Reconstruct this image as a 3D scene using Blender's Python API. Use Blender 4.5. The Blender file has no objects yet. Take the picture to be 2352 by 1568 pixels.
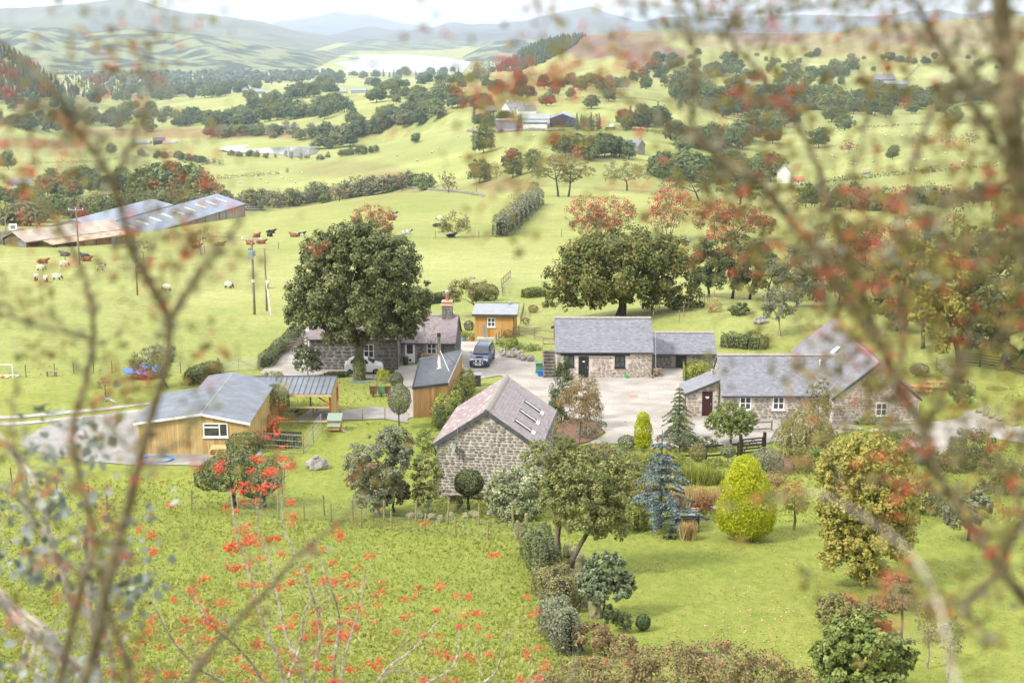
import bpy, bmesh, math, random
import numpy as np
from mathutils import Vector, Matrix
# ------------------------------------------------------------------ camera, sky, sun, exposure
R = math.radians
scene = bpy.context.scene
COL = scene.collection
W, H, F = 2352.0,1568.0,3267.0            # picture units used for measuring
PITCH = math.atan(744.0 / F)
CZ = 34.0                                   # camera height above the farm datum
cam_d = bpy.data.cameras.new('camera')
cam = bpy.data.objects.new('camera', cam_d)
COL.objects.link(cam)
cam.location = (0,0, CZ)
cam.rotation_euler = (math.pi / 2 - PITCH, 0,0)
cam_d.sensor_width = 36.0
cam_d.lens = 36.0 * F / W
cam_d.clip_start = 0.1
cam_d.clip_end = 60000
cam_d.dof.use_dof = True
cam_d.dof.focus_distance = 105
cam_d.dof.aperture_fstop = 1.5
scene.camera = cam
SUN_EL, SUN_AZ = R(44), R(-122)             # azimuth from +Y, clockwise; the sun stands behind us to the left, veiled by thin cloud
world = bpy.data.worlds.new('World')
scene.world = world
world.use_nodes = True
wn, wl = world.node_tree.nodes, world.node_tree.links
wn.clear()
w_out = wn.new('ShaderNodeOutputWorld')
w_bg = wn.new('ShaderNodeBackground')
w_sky = wn.new('ShaderNodeTexSky')
w_sky.sky_type = 'NISHITA'
w_sky.sun_disc = False
w_sky.sun_elevation = SUN_EL
w_sky.sun_rotation = SUN_AZ
w_sky.air_density = 1.0
w_sky.dust_density = 2.0
w_bg.inputs['Strength'].default_value = 0.1
w_tc = wn.new('ShaderNodeTexCoord')
w_sep = wn.new('ShaderNodeSeparateXYZ')
wl.new(w_tc.outputs['Generated'], w_sep.inputs[0])
w_abs = wn.new('ShaderNodeMath'); w_abs.operation = 'MAXIMUM'; w_abs.inputs[1].default_value = 0.0
wl.new(w_sep.outputs['Z'], w_abs.inputs[0])
w_cie = wn.new('ShaderNodeMath'); w_cie.operation = 'MULTIPLY_ADD'
wl.new(w_abs.outputs[0], w_cie.inputs[0])
w_cie.inputs[1].default_value = 3.8
w_cie.inputs[2].default_value = 3.7
w_map = wn.new('ShaderNodeMapping'); w_map.inputs['Scale'].default_value = (1.0,1.0,9.0)
wl.new(w_tc.outputs['Generated'], w_map.inputs[0])
w_noise = wn.new('ShaderNodeTexNoise'); w_noise.inputs['Scale'].default_value = 3.0
w_noise.inputs['Detail'].default_value = 6.0; w_noise.inputs['Roughness'].default_value = 0.55
wl.new(w_map.outputs[0], w_noise.inputs['Vector'])
w_ramp = wn.new('ShaderNodeValToRGB')
w_ramp.color_ramp.elements[0].position = 0.30; w_ramp.color_ramp.elements[0].color = (0.88,0.90,0.93,1)
w_ramp.color_ramp.elements[1].position = 0.62; w_ramp.color_ramp.elements[1].color = (1.05,1.04,1.03,1)
wl.new(w_noise.outputs['Fac'], w_ramp.inputs[0])
w_mul = wn.new('ShaderNodeVectorMath'); w_mul.operation = 'SCALE'
wl.new(w_ramp.outputs[0], w_mul.inputs[0]); wl.new(w_cie.outputs[0], w_mul.inputs['Scale'])
w_mix = wn.new('ShaderNodeMix'); w_mix.data_type = 'RGBA'
w_mix.inputs['Factor'].default_value = 0.92
wl.new(w_sky.outputs[0], w_mix.inputs['A']); wl.new(w_mul.outputs[0], w_mix.inputs['B'])
wl.new(w_mix.outputs['Result'], w_bg.inputs['Color'])
wl.new(w_bg.outputs[0], w_out.inputs['Surface'])
sun_d = bpy.data.lights.new('sun', 'SUN')
sun_d.energy = 1.5
sun_d.angle = R(10)
sun_d.color = (1.0,0.95,0.86)
sun = bpy.data.objects.new('sun', sun_d)
COL.objects.link(sun)
sdir = Vector((math.sin(SUN_AZ) * math.cos(SUN_EL), math.cos(SUN_AZ) * math.cos(SUN_EL), math.sin(SUN_EL)))
sun.rotation_euler = sdir.to_track_quat('Z', 'Y').to_euler()
sun.location = (0,0,200)
scene.view_settings.view_transform = 'Standard'
scene.view_settings.look = 'None'
scene.view_settings.gamma = 1.0
scene.view_settings.exposure = 1.9
scene.render.engine = 'CYCLES'
cy = scene.cycles
cy.use_denoising = True
cy.use_adaptive_sampling = True
cy.adaptive_threshold = 0.02
cy.max_bounces = 4
cy.diffuse_bounces = 2
cy.glossy_bounces = 2
cy.transmission_bounces = 3
cy.transparent_max_bounces = 4
cy.volume_bounces = 0
cy.caustics_reflective = False
cy.caustics_refractive = False
# ------------------------------------------------------------------ terrain height
CP, SP = math.cos(PITCH), math.sin(PITCH)
def ray(px, py):
 cx, cyy = (px - W / 2) / F, (H / 2 - py) / F
 d = (cx, CP + cyy * SP, -SP + cyy * CP)
 return d[0] / d[1], d[2] / d[1]          # x and z per metre of y
def rowdrop(py):
 return -ray(W / 2, py)[1]
NEAR = [(0.5,2.0),(6,4.6),(12,8),(20,12),(30,17),(40,21),(50,24.2),(62,26),(86,29),(129,32.4),(160,34.3),(192,36.2)]
def _s(px, *rows):
 out = list(NEAR)
 for y, v, *k in rows:
  out.append((y, v) if not k else (y, rowdrop(v) * y))
 return px, out
STN = [
 _s(-1200,(260,41),(330,48),(420,60),(600,76),(1000,100),(1500,110),(1900,60),(2600,20),(4000,100),(7000,170),(14000,170)),
 _s(-200,(260,41),(330,48),(420,60),(600,77),(990,109),(1300,116),(1700,80),(2100,25),(2500,40),(3000,120),(3600,160),(5000,170),(14000,172)),
 _s(50,(260,41.3),(330,48.6),(420,60.6),(600,77.6),(990,109),(1300,121),(1700,98),(2100,52),(2500,75),(3000,140),(3600,162),(5000,170),(14000,171)),
 _s(250,(260,41.5),(330,49),(420,61),(600,78),(990,109),(1500,135),(2000,143),(2600,150),(3500,158),(5000,168),(14000,170)),
 _s(600,(260,41),(330,46.5),(400,54),(500,70),(700,92),(990,110),(1150,115),(1320,115.3),(1600,116),(2100,112),(2500,125),(3000,150),(4000,165),(5000,169),(14000,170)),
 _s(950,(250,40),(320,44),(400,47.8),(440,54),(520,70),(700,85),(900,90),(1200,93),(1500,90),(1800,85),(2100,96),(2500,125),(3000,152),(4000,168.6),(6300,168.6),(8000,165),(14000,165)),
 _s(1100,(250,40),(310,43),(380,46.6),(420,53),(520,67),(700,78),(900,80),(1200,82),(1500,80),(1900,80),(2300,92),(2700,118),(3200,150),(4000,168.6),(6300,168.6),(8000,160),(14000,160)),
 _s(1250,(250,40),(300,42),(360,45.3),(410,52),(450,60),(520,64),(620,67),(760,69),(930,71),(1050,71),(1250,70),(1600,73),(1900,76),(2300,60),(2700,46),(3100,85),(3600,145),(4000,168.6),(6300,168.6),(8000,160),(14000,160)),
 _s(1450,(250,39),(300,41.5),(360,45.6),(420,56),(520,66),(620,70),(760,72),(930,72),(1150,70),(1500,66),(1900,56),(2400,30),(2700,26),(3200,60),(4000,130),(6300,150),(14000,150)),
 _s(1800,(250,38.5),(310,43),(380,50),(480,62),(620,76),(760,85),(900,86),(1050,86),(1300,84),(1600,76),(2000,60),(2500,34),(3000,50),(4500,120),(14000,150)),
 _s(2050,(250,38),(310,43),(380,50),(480,58),(620,68),(760,74),(900,77),(1050,79),(1300,82),(1600,74),(2000,52),(2450,18),(3000,40),(4500,120),(14000,150)),
 _s(2400,(250,37),(310,42),(380,48),(480,54),(620,60),(760,65),(900,69),(1050,73),(1300,77),(1600,68),(2000,44),(2450,4),(3000,30),(4500,120),(14000,150)),
 _s(3600,(250,36),(310,40),(380,45),(480,50),(620,55),(760,60),(900,60),(1050,60),(1300,60),(1600,50),(2000,30),(2450,0),(3000,30),(4500,120),(14000,150)),
]
_LY = np.linspace(math.log(1.0), math.log(14000),600)
def _pchip(x, y, xi):
 x, y = np.asarray(x, float), np.asarray(y, float)
 h = np.diff(x); d = np.diff(y) / h
 m = np.zeros_like(y)
 m[0], m[-1] = d[0], d[-1]
 for i in range(1, len(x) - 1):
  if d[i - 1] * d[i] > 0:
   w1, w2 = 2 * h[i] + h[i - 1], h[i] + 2 * h[i - 1]
   m[i] = (w1 + w2) / (w1 / d[i - 1] + w2 / d[i])
 k = np.clip(np.searchsorted(x, xi) - 1,0, len(x) - 2)
 t = (xi - x[k]) / h[k]
 return ((2 * t**3 - 3 * t**2 + 1) * y[k] + (t**3 - 2 * t**2 + t) * h[k] * m[k]
   + (-2 * t**3 + 3 * t**2) * y[k + 1] + (t**3 - t**2) * h[k] * m[k + 1])
_SA = np.array([(p - W / 2) / F for p, _ in STN])
_ST = np.array([_pchip([math.log(max(a, 1.0)) for a, _ in r],[b for _, b in r], np.minimum(_LY, math.log(14000) - 1e-6)) for _, r in STN])
_AF = np.linspace(_SA[0], _SA[-1],400)
_TB = np.array([_pchip(_SA, _ST[:, j], _AF) for j in range(len(_LY))]).T      # [azimuth, distance]
SWELL = [(34,150,20,16,2.6),(60,140,22,20,1.6),(-21,112,6.5,5,0.9),(20,160,14,10,1.0),(66,150,10,12,-1.2)]
POND = (-163,1235,62,75)
def gz(X, Y):
 X = np.asarray(X, float); Y = np.asarray(Y, float)
 yc = np.maximum(Y, 1.0)
 a = np.clip(X / np.maximum(yc, 25.0), _AF[0], _AF[-1] - 1e-6)
 fa = (a - _AF[0]) / (_AF[1] - _AF[0]); ia = np.clip(fa.astype(int),0, len(_AF) - 2); fa = fa - ia
 ly = np.clip(np.log(yc),0, _LY[-1] - 1e-6)
 fy = (ly - _LY[0]) / (_LY[1] - _LY[0]); iy = np.clip(fy.astype(int),0, len(_LY) - 2); fy = fy - iy
 drop = ((_TB[ia, iy] * (1 - fa) + _TB[ia + 1, iy] * fa) * (1 - fy) + (_TB[ia, iy + 1] * (1 - fa) + _TB[ia + 1, iy + 1] * fa) * fy)
 z = CZ - drop
 for sx, sy, rx, ry, hh in SWELL:
  z = z + hh * np.exp(-((X - sx) / rx) ** 2 - ((Y - sy) / ry) ** 2)
 am = np.clip((yc - 200) / 500,0,1) * np.clip((3800 - yc) / 800,0,1)
 n = (1.6 * np.sin(X / 47 + 1.3 * np.sin(Y / 83)) * np.sin(Y / 61 + 0.8 * np.sin(X / 71 + 2))
  + 0.9 * np.sin(X / 23 + Y / 31) * np.sin(Y / 27 - X / 45) + 3.2 * np.sin(X / 140 + 2) * np.sin(Y / 190 + 1))
 big = np.clip((yc - 1500) / 700,0,1) * np.clip(a * 6 + 0.2,0,1)
 n = n + big * (6 * np.sin(X / 95 + 1.7 * np.sin(Y / 120)) * np.sin(Y / 160) + 4 * np.abs(np.sin(X / 60 + Y / 210)) + 2.5 * np.sin(X / 29 + 2 * np.sin(Y / 70)))
 n = n * am
 px_, py_, rx, ry = POND
 q = np.sqrt(((X - px_) / (rx * 1.9)) ** 2 + ((Y - py_) / (ry * 1.9)) ** 2)
 t = np.clip((q - 0.55) / 0.45,0,1); t = t * t * (3 - 2 * t)
 return (z + n) * t + (CZ - 115.4) * (1 - t)
def ground(x, y):
 return float(gz(x, y))
_YS = np.exp(np.linspace(math.log(3), math.log(13500),5000))
def hit(px, py, ymin=40.0):
 """where the sight line of a picture point first meets the ground"""
 ax, az = ray(px, py)
 ys = _YS[_YS >= ymin]
 f = CZ + az * ys - gz(ax * ys, ys)
 k = np.argmax(f < 0)
 if f[k] >= 0:
  return None
 if k == 0:
  y = ys[0]
 else:
  y = ys[k - 1] + (ys[k] - ys[k - 1]) * f[k - 1] / (f[k - 1] - f[k])
 x = ax * y
 return Vector((x, y, ground(x, y)))
def at(px, py, y):
 """world point at distance y on the sight line of a picture point"""
 ax, az = ray(px, py)
 return Vector((ax * y, y, CZ + az * y))
def scale_at(p):
 """picture units per metre at a world point"""
 return F / (p.y * CP + (CZ - p.z) * SP)
# ------------------------------------------------------------------ helpers
random.seed(7)
def tag(o, label=None, cat=None, group=None, kind=None):
 if label: o['label'] = label
 if cat: o['category'] = cat
 if group: o['group'] = group
 if kind: o['kind'] = kind
 return o
def thing(name, loc, rz=0.0, label=None, cat=None, group=None):
 o = bpy.data.objects.new(name, None)
 o.empty_display_size = 0.5
 COL.objects.link(o)
 o.location = loc
 o.rotation_euler = (0,0, rz)
 return tag(o, label, cat, group)
def link(name, me, parent=None, loc=None, rot=None, sc=None):
 o = bpy.data.objects.new(name, me)
 COL.objects.link(o)
 if parent: o.parent = parent
 if loc is not None: o.location = loc
 if rot is not None: o.rotation_euler = rot
 if sc is not None: o.scale = sc
 return o
_kids = {}
def copy_tree(o, parent=None):
 c = o.copy(); COL.objects.link(c)
 if parent: c.parent = parent
 for ch in list(o.children):
  copy_tree(ch, c)
 return c
# ------------------------------------------------------------------ materials
def _nt(name):
 m = bpy.data.materials.new(name); m.use_nodes = True
 return m, m.node_tree.nodes, m.node_tree.links, m.node_tree.nodes['Principled BSDF']
def mat(name, col, rough=0.8, col2=None, scale=3.0, detail=4.0, lo=0.35, hi=0.65, bump=0.0, bscale=None, metal=0.0, spec=0.3,
  vcol=None, stretch=None, emit=None):
 """plain procedural surface: two colours mixed by noise, optional mix by the mesh attribute v, optional bump"""
 m, n, l, b = _nt(name)
 b.inputs['Roughness'].default_value = rough
 b.inputs['Metallic'].default_value = metal
 b.inputs['Specular IOR Level'].default_value = spec
 tc = n.new('ShaderNodeTexCoord')
 src = tc.outputs['Object']
 if stretch:
  mp = n.new('ShaderNodeMapping'); mp.inputs['Scale'].default_value = stretch
  l.new(src, mp.inputs[0]); src = mp.outputs[0]
 nz = n.new('ShaderNodeTexNoise'); nz.inputs['Scale'].default_value = scale; nz.inputs['Detail'].default_value = detail
 l.new(src, nz.inputs['Vector'])
 rp = n.new('ShaderNodeValToRGB')
 rp.color_ramp.elements[0].position = lo; rp.color_ramp.elements[1].position = hi
 c2 = col2 or tuple(c * 0.72 for c in col)
 rp.color_ramp.elements[0].color = (*c2,1); rp.color_ramp.elements[1].color = (*col, 1)
 l.new(nz.outputs['Fac'], rp.inputs[0])
 out = rp.outputs[0]
 if vcol:
  at_ = n.new('ShaderNodeAttribute'); at_.attribute_name = 'v'
  r2 = n.new('ShaderNodeValToRGB')
  cr = r2.color_ramp
  while len(cr.elements) < len(vcol): cr.elements.new(0.5)
  for i, c in enumerate(vcol):
   cr.elements[i].position = i / (len(vcol) - 1); cr.elements[i].color = (*c, 1)
  l.new(at_.outputs['Fac'], r2.inputs[0])
  mx = n.new('ShaderNodeMix'); mx.data_type = 'RGBA'; mx.inputs['Factor'].default_value = 0.3
  l.new(r2.outputs[0], mx.inputs['A']); l.new(out, mx.inputs['B'])
  out = mx.outputs['Result']
 l.new(out, b.inputs['Base Color'])
 if bump:
  n2 = n.new('ShaderNodeTexNoise'); n2.inputs['Scale'].default_value = bscale or scale * 3; n2.inputs['Detail'].default_value = 5
  l.new(src, n2.inputs['Vector'])
  bp = n.new('ShaderNodeBump'); bp.inputs['Strength'].default_value = bump; bp.inputs['Distance'].default_value = 0.05
  l.new(n2.outputs['Fac'], bp.inputs['Height']); l.new(bp.outputs[0], b.inputs['Normal'])
 return m
def leafmat(name, cols, trans=0.25, rough=0.55, orand=0.0):
 """foliage: colours spread over the attribute v (each leaf has its own), some light passes through"""
 m, n, l, b = _nt(name)
 at_ = n.new('ShaderNodeAttribute'); at_.attribute_name = 'v'
 src = at_.outputs['Fac']
 if orand:
  oi = n.new('ShaderNodeObjectInfo')
  ma = n.new('ShaderNodeMath'); ma.operation = 'MULTIPLY_ADD'
  l.new(oi.outputs['Random'], ma.inputs[0]); ma.inputs[1].default_value = orand;
  sb = n.new('ShaderNodeMath'); sb.operation = 'MULTIPLY'; sb.inputs[1].default_value = 1 - orand
  l.new(src, sb.inputs[0]); l.new(sb.outputs[0], ma.inputs[2]); src = ma.outputs[0]
 rp = n.new('ShaderNodeValToRGB'); cr = rp.color_ramp
 while len(cr.elements) < len(cols): cr.elements.new(0.5)
 for i, c in enumerate(cols):
  cr.elements[i].position = i / (len(cols) - 1); cr.elements[i].color = (*c, 1)
 l.new(src, rp.inputs[0])
 l.new(rp.outputs[0], b.inputs['Base Color'])
 b.inputs['Roughness'].default_value = rough
 b.inputs['Specular IOR Level'].default_value = 0.25
 if trans:
  t = n.new('ShaderNodeBsdfTranslucent'); l.new(rp.outputs[0], t.inputs['Color'])
  mx = n.new('ShaderNodeMixShader'); mx.inputs[0].default_value = trans
  l.new(b.outputs[0], mx.inputs[1]); l.new(t.outputs[0], mx.inputs[2])
  l.new(mx.outputs[0], n['Material Output'].inputs['Surface'])
 return m
# ------------------------------------------------------------------ mesh builder
class MB:
 def __init__(s): s.v, s.f, s.a = [],[],[]
 def add(s, verts, faces, val=0.5):
  o = len(s.v); s.v.extend([tuple(p) for p in verts])
  for f in faces: s.f.append(tuple(i + o for i in f)); s.a.append(val)
  return s
 def bx(s, x0, x1, y0, y1, z0, z1, val=0.5):
  return s.add([(x0, y0, z0),(x1, y0, z0),(x1, y1, z0),(x0, y1, z0),(x0, y0, z1),(x1, y0, z1),(x1, y1, z1),(x0, y1, z1)],
     [(0,3,2,1),(4,5,6,7),(0,1,5,4),(1,2,6,5),(2,3,7,6),(3,0,4,7)], val)
 def box(s, c, u, v, w, val=0.5):
  """box centred on c with half-axis vectors u, v, w"""
  c, u, v, w = Vector(c), Vector(u), Vector(v), Vector(w)
  P = [c + a * u + b * v + d * w for d in (-1,1) for a, b in ((-1,-1),(1,-1),(1,1),(-1,1))]
  return s.add(P, [(0,3,2,1),(4,5,6,7),(0,1,5,4),(1,2,6,5),(2,3,7,6),(3,0,4,7)], val)
 def bar(s, a, b, w, h=None, val=0.5):
  a, b = Vector(a), Vector(b); d = b - a
  up = Vector((0,0,1)) if abs(d.normalized().z) < 0.95 else Vector((0,1,0))
  sd = d.cross(up).normalized(); u2 = sd.cross(d).normalized()
  return s.box((a + b) / 2, d / 2, sd * w / 2, u2 * (h or w) / 2, val)
 def tube(s, pts, rad, n=6, val=0.5, cap=True):
  pts = [Vector(p) for p in pts]
  if not isinstance(rad, (list, tuple)): rad = [rad] * len(pts)
  o = len(s.v)
  ref = Vector((0.31,0.2,1)).normalized()
  for i, p in enumerate(pts):
   d = (pts[min(i + 1, len(pts) - 1)] - pts[max(i - 1,0)]).normalized()
   if abs(d.dot(ref)) > 0.97: ref = Vector((1,0.2,0.1)).normalized()
   a = d.cross(ref).normalized(); b = d.cross(a)
   for k in range(n):
    t = 2 * math.pi * k / n
    s.v.append(tuple(p + (a * math.cos(t) + b * math.sin(t)) * rad[i]))
  for i in range(len(pts) - 1):
   for k in range(n):
    s.f.append((o + i * n + k, o + i * n + (k + 1) % n, o + (i + 1) * n + (k + 1) % n, o + (i + 1) * n + k)); s.a.append(val)
  if cap:
   s.f.append(tuple(o + k for k in range(n))[::-1]); s.a.append(val)
   e = o + (len(pts) - 1) * n
   s.f.append(tuple(e + k for k in range(n))); s.a.append(val)
  return s
 def lathe(s, prof, n=12, c=(0,0,0), val=0.5):
  o = len(s.v)
  for r, z in prof:
   for k in range(n):
    t = 2 * math.pi * k / n
    s.v.append((c[0] + r * math.cos(t), c[1] + r * math.sin(t), c[2] + z))
  for i in range(len(prof) - 1):
   for k in range(n):
    s.f.append((o + i * n + k, o + i * n + (k + 1) % n, o + (i + 1) * n + (k + 1) % n, o + (i + 1) * n + k)); s.a.append(val)
  s.f.append(tuple(o + k for k in range(n))[::-1]); s.a.append(val)
  e = o + (len(prof) - 1) * n
  s.f.append(tuple(e + k for k in range(n))); s.a.append(val)
  return s
 def prism(s, poly, axis, t0, t1, val=0.5):
  """poly of 2-D points extruded along axis 'x','y' or 'z'"""
  def P(p, t): return {'x': (t, p[0], p[1]), 'y': (p[0], t, p[1]), 'z': (p[0], p[1], t)}[axis]
  n = len(poly)
  V = [P(p, t0) for p in poly] + [P(p, t1) for p in poly]
  Fc = [tuple(range(n))[::-1], tuple(range(n, 2 * n))] + [(i, (i + 1) % n, n + (i + 1) % n, n + i) for i in range(n)]
  return s.add(V, Fc, val)
 def blob(s, c, r, seed=0, n=8, m=6, rough=0.2, val=0.5, flat=-9):
  """irregular rounded lump (stones, animals' trunks)"""
  rg = random.Random(seed); o = len(s.v)
  if not isinstance(r, (tuple, list)): r = (r, r, r)
  s.v.append((c[0], c[1], max(c[2] - r[2], c[2] + flat)))
  for i in range(1, m):
   ph = math.pi * i / m
   for k in range(n):
    t = 2 * math.pi * k / n; q = 1 + rg.uniform(-rough, rough)
    s.v.append((c[0] + r[0] * q * math.sin(ph) * math.cos(t), c[1] + r[1] * q * math.sin(ph) * math.sin(t), c[2] + max(-r[2] * q * math.cos(ph), flat)))
  s.v.append((c[0], c[1], c[2] + r[2]))
  for k in range(n):
   s.f.append((o, o + 1 + (k + 1) % n, o + 1 + k)); s.a.append(val)
  for i in range(m - 2):
   for k in range(n):
    a = o + 1 + i * n
    s.f.append((a + k, a + (k + 1) % n, a + n + (k + 1) % n, a + n + k)); s.a.append(val)
  e = o + 1 + (m - 2) * n
  for k in range(n):
   s.f.append((e + k, e + (k + 1) % n, e + n)); s.a.append(val)
  return s
 def mesh(s, name, m, smooth=False, bevel=0):
  me = bpy.data.meshes.new(name)
  me.from_pydata(s.v, [], s.f)
  ms = m if isinstance(m, (list, tuple)) else [m]
  for x in ms: me.materials.append(x)
  at_ = me.attributes.new('v', 'FLOAT', 'FACE'); at_.data.foreach_set('value', s.a)
  if bevel:
   b = bmesh.new(); b.from_mesh(me)
   bmesh.ops.bevel(b, geom=b.edges[:], offset=bevel, segments=1, affect='EDGES', profile=0.5)
   b.to_mesh(me); b.free()
  if smooth: me.polygons.foreach_set('use_smooth', [True] * len(me.polygons))
  me.update()
  return me
 def build(s, name, m, parent=None, smooth=False, bevel=0, **k):
  return link(name, s.mesh(name, m, smooth, bevel), parent, **k)
def npmesh(name, V, Q, m, val=None, smooth=False):
 """mesh from numpy vertices and quads (or triangles)"""
 me = bpy.data.meshes.new(name)
 n, k = Q.shape
 me.vertices.add(len(V)); me.vertices.foreach_set('co', np.ascontiguousarray(V, dtype=np.float32).ravel())
 me.loops.add(n * k); me.loops.foreach_set('vertex_index', np.ascontiguousarray(Q, dtype=np.int32).ravel())
 me.polygons.add(n); me.polygons.foreach_set('loop_start', np.arange(0, n * k, k, dtype=np.int32))
 me.materials.append(m)
 if smooth: me.polygons.foreach_set('use_smooth', np.ones(n, dtype=bool))
 if val is not None:
  at_ = me.attributes.new('v', 'FLOAT', 'FACE'); at_.data.foreach_set('value', np.asarray(val, dtype=np.float32))
 me.update(calc_edges=True)
 return me
def leafmesh(name, P, N, S, v, m, rng, aspect=0.6):
 """one rhombus per leaf spray: P points, N normals, S sizes, v colour value"""
 n = len(P)
 N = N / np.maximum(np.linalg.norm(N, axis=1, keepdims=True),1e-6)
 r = rng.normal(size=(n, 3))
 T = np.cross(N, r); T /= np.maximum(np.linalg.norm(T, axis=1, keepdims=True),1e-6)
 B = np.cross(N, T)
 S = S[:, None]
 V = np.empty((n, 4,3))
 V[:, 0] = P - T * S * 0.5
 V[:, 1] = P - B * S * aspect * 0.5 + N * S * 0.08
 V[:, 2] = P + T * S * 0.5
 V[:, 3] = P + B * S * aspect * 0.5 + N * S * 0.08
 return npmesh(name, V.reshape(-1,3), np.arange(4 * n).reshape(n, 4), m, np.clip(v, 0,1))
def clumps_on(blobs, dens, ratio, rng, lower=-0.75):
 """small leaf clumps spread over the surface of the crown's main lobes"""
 out = []
 for (x, y, z, a, b, c) in blobs:
  k = max(14, int(4.2 * dens * ((a * b + a * c + b * c) / 3) / max((ratio * (a * b * c) ** (1 / 3)) ** 2,1e-6)))
  d = rng.normal(size=(k, 3)); d /= np.linalg.norm(d, axis=1, keepdims=True)
  d = d[d[:, 2] > lower]
  rr = (1 - 0.5 * rng.uniform(0,1, len(d)) ** 2.2)[:, None]
  p = np.array([x, y, z]) + d * np.array([a, b, c]) * rr
  cr = ratio * (a * b * c) ** (1 / 3) * rng.uniform(0.5,1.3, len(d))
  for q, r_, dd in zip(p, cr, d): out.append((*q, r_, dd[0], dd[1], dd[2]))
 return np.array(out)
def crown(name, blobs, n, size, m, seed, dens=0.9, ratio=0.3, lower=-0.75, up=0.35, core=0.0, flat=0.85, vb=0.5, droop=0.0, aspect=0.6):
 rng = np.random.default_rng(seed)
 cl = clumps_on(blobs, dens, ratio, rng, lower)
 w = cl[:, 3] ** 2; w /= w.sum()
 k = rng.choice(len(cl), n, p=w)
 d = rng.normal(size=(n, 3)); d /= np.linalg.norm(d, axis=1, keepdims=True)
 rr = rng.uniform(0,1, n)[:, None] ** 0.4
 P = cl[k, :3] + d * rr * cl[k, 3:4] * np.array([1,1, flat])
 if droop: P[:, 2] -= droop * rng.uniform(0,1, n) ** 2 * cl[k, 3]
 N = d * 0.8 + cl[k, 4:7] * 0.5 + rng.normal(size=(n, 3)) * 0.45 + np.array([0,0, up])
 cv = rng.uniform(0,1, len(cl))
 v = cv[k] * vb + rng.uniform(0,1, n) * (1 - vb)
 return leafmesh(name, P, N, size * rng.uniform(0.6,1.35, n), v, m, rng, aspect)
def shell(name, blobs, n, size, m, seed, rmin=0.9, bump=0.05, aspect=0.6, lower=-1.0):
 """close-clipped foliage: leaves on the surface of the lobes"""
 rng = np.random.default_rng(seed)
 bl = np.array(blobs, float)
 w = bl[:, 3] * bl[:, 4] + bl[:, 3] * bl[:, 5]; w /= w.sum()
 k = rng.choice(len(bl), n, p=w)
 d = rng.normal(size=(n, 3)); d /= np.linalg.norm(d, axis=1, keepdims=True)
 d[:, 2] = np.where(d[:, 2] < lower, -d[:, 2], d[:, 2])
 th = np.arctan2(d[:, 1], d[:, 0])
 rr = rng.uniform(rmin, 1.0, n) + bump * np.sin(th * 5 + seed) * np.sin(d[:, 2] * 6 + seed * 2)
 P = bl[k, :3] + d * bl[k, 3:6] * rr[:, None]
 N = d / bl[k, 3:6] * bl[k, 3:6].mean(axis=1, keepdims=True) + rng.normal(size=(n, 3)) * 0.55
 v = rng.uniform(0,1, n)
 return leafmesh(name, P, N, size * rng.uniform(0.6,1.3, n), v, m, rng, aspect)
def grow(mb, p, d, length, r, depth, rg, tips, up=0.15, spread=0.6, n=5, kids=(2,3), shrink=0.72, wob=0.12, segs=3):
 """recursive branch; tips collects the ends of the last twigs"""
 pts, rad = [p.copy()],[r]
 d = d.normalized()
 for i in range(segs):
  d = (d + Vector((rg.gauss(0, wob), rg.gauss(0, wob), rg.gauss(0, wob) + up * 0.25))).normalized()
  p = p + d * length / segs
  pts.append(p.copy()); rad.append(r * (1 - 0.45 * (i + 1) / segs))
 mb.tube(pts, rad, n, rg.random(), cap=False)
 if depth <= 0:
  tips.append((p.copy(), d.copy())); return
 for k in range(rg.randint(*kids)):
  a = d.orthogonal().normalized()
  a.rotate(Matrix.Rotation(rg.uniform(0,6.283),3, d))
  nd = (d + a * rg.uniform(0.4,1.0) * spread + Vector((0,0, up * 0.5))).normalized()
  q = pts[-1] if k == 0 else pts[rg.randint(max(1, segs - 1), segs)]
  grow(mb, q.copy(), nd, length * shrink * rg.uniform(0.8,1.15), rad[-1] * 0.85, depth - 1, rg, tips, up, spread, max(3, n - 1), kids, shrink, wob, segs)
def trunk_mesh(name, m, h, r, tops, seed, lean=(0,0), n=7, flare=1.5):
 """tapered trunk with a limb towards each crown lobe"""
 rg = random.Random(seed); mb = MB()
 top = Vector((lean[0], lean[1], h))
 pts = [Vector((0,0,-0.25)), Vector((0,0, h * 0.06)), top * 0.5 + Vector((rg.gauss(0, r * .4), rg.gauss(0, r * .4),0)), top]
 mb.tube(pts, [r * flare, r * 1.1, r * 0.85, r * 0.7], n, cap=False)
 for t in tops:
  t = Vector(t); mid = top.lerp(t, 0.5) + Vector((rg.gauss(0,.1), rg.gauss(0,.1),0)) * (t - top).length
  mb.tube([top * 0.9, mid, t],[r * 0.6, r * 0.35, r * 0.1],5, cap=False)
 return mb.mesh(name, m, smooth=True)
def px_blobs(base, s, blobs, bp):
 """crown lobes given in picture units (cx, cy, rx, ry[, depth offset m, depth radius factor]) -> metres from the trunk's foot"""
 out = []
 for b in blobs:
  cx, cy_, rx, ry = b[:4]
  dy = b[4] if len(b) > 4 else 0.0
  df = b[5] if len(b) > 5 else 0.9
  k = (base.y + dy) / base.y
  z = (CZ + ray(cx, cy_)[1] * (base.y + dy)) - base.z
  x = ray(cx, cy_)[0] * (base.y + dy) - base.x
  out.append((x, dy, z, rx / s * k, rx / s * df * k, ry / s * k))
 return out
_tseed = [100]
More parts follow.
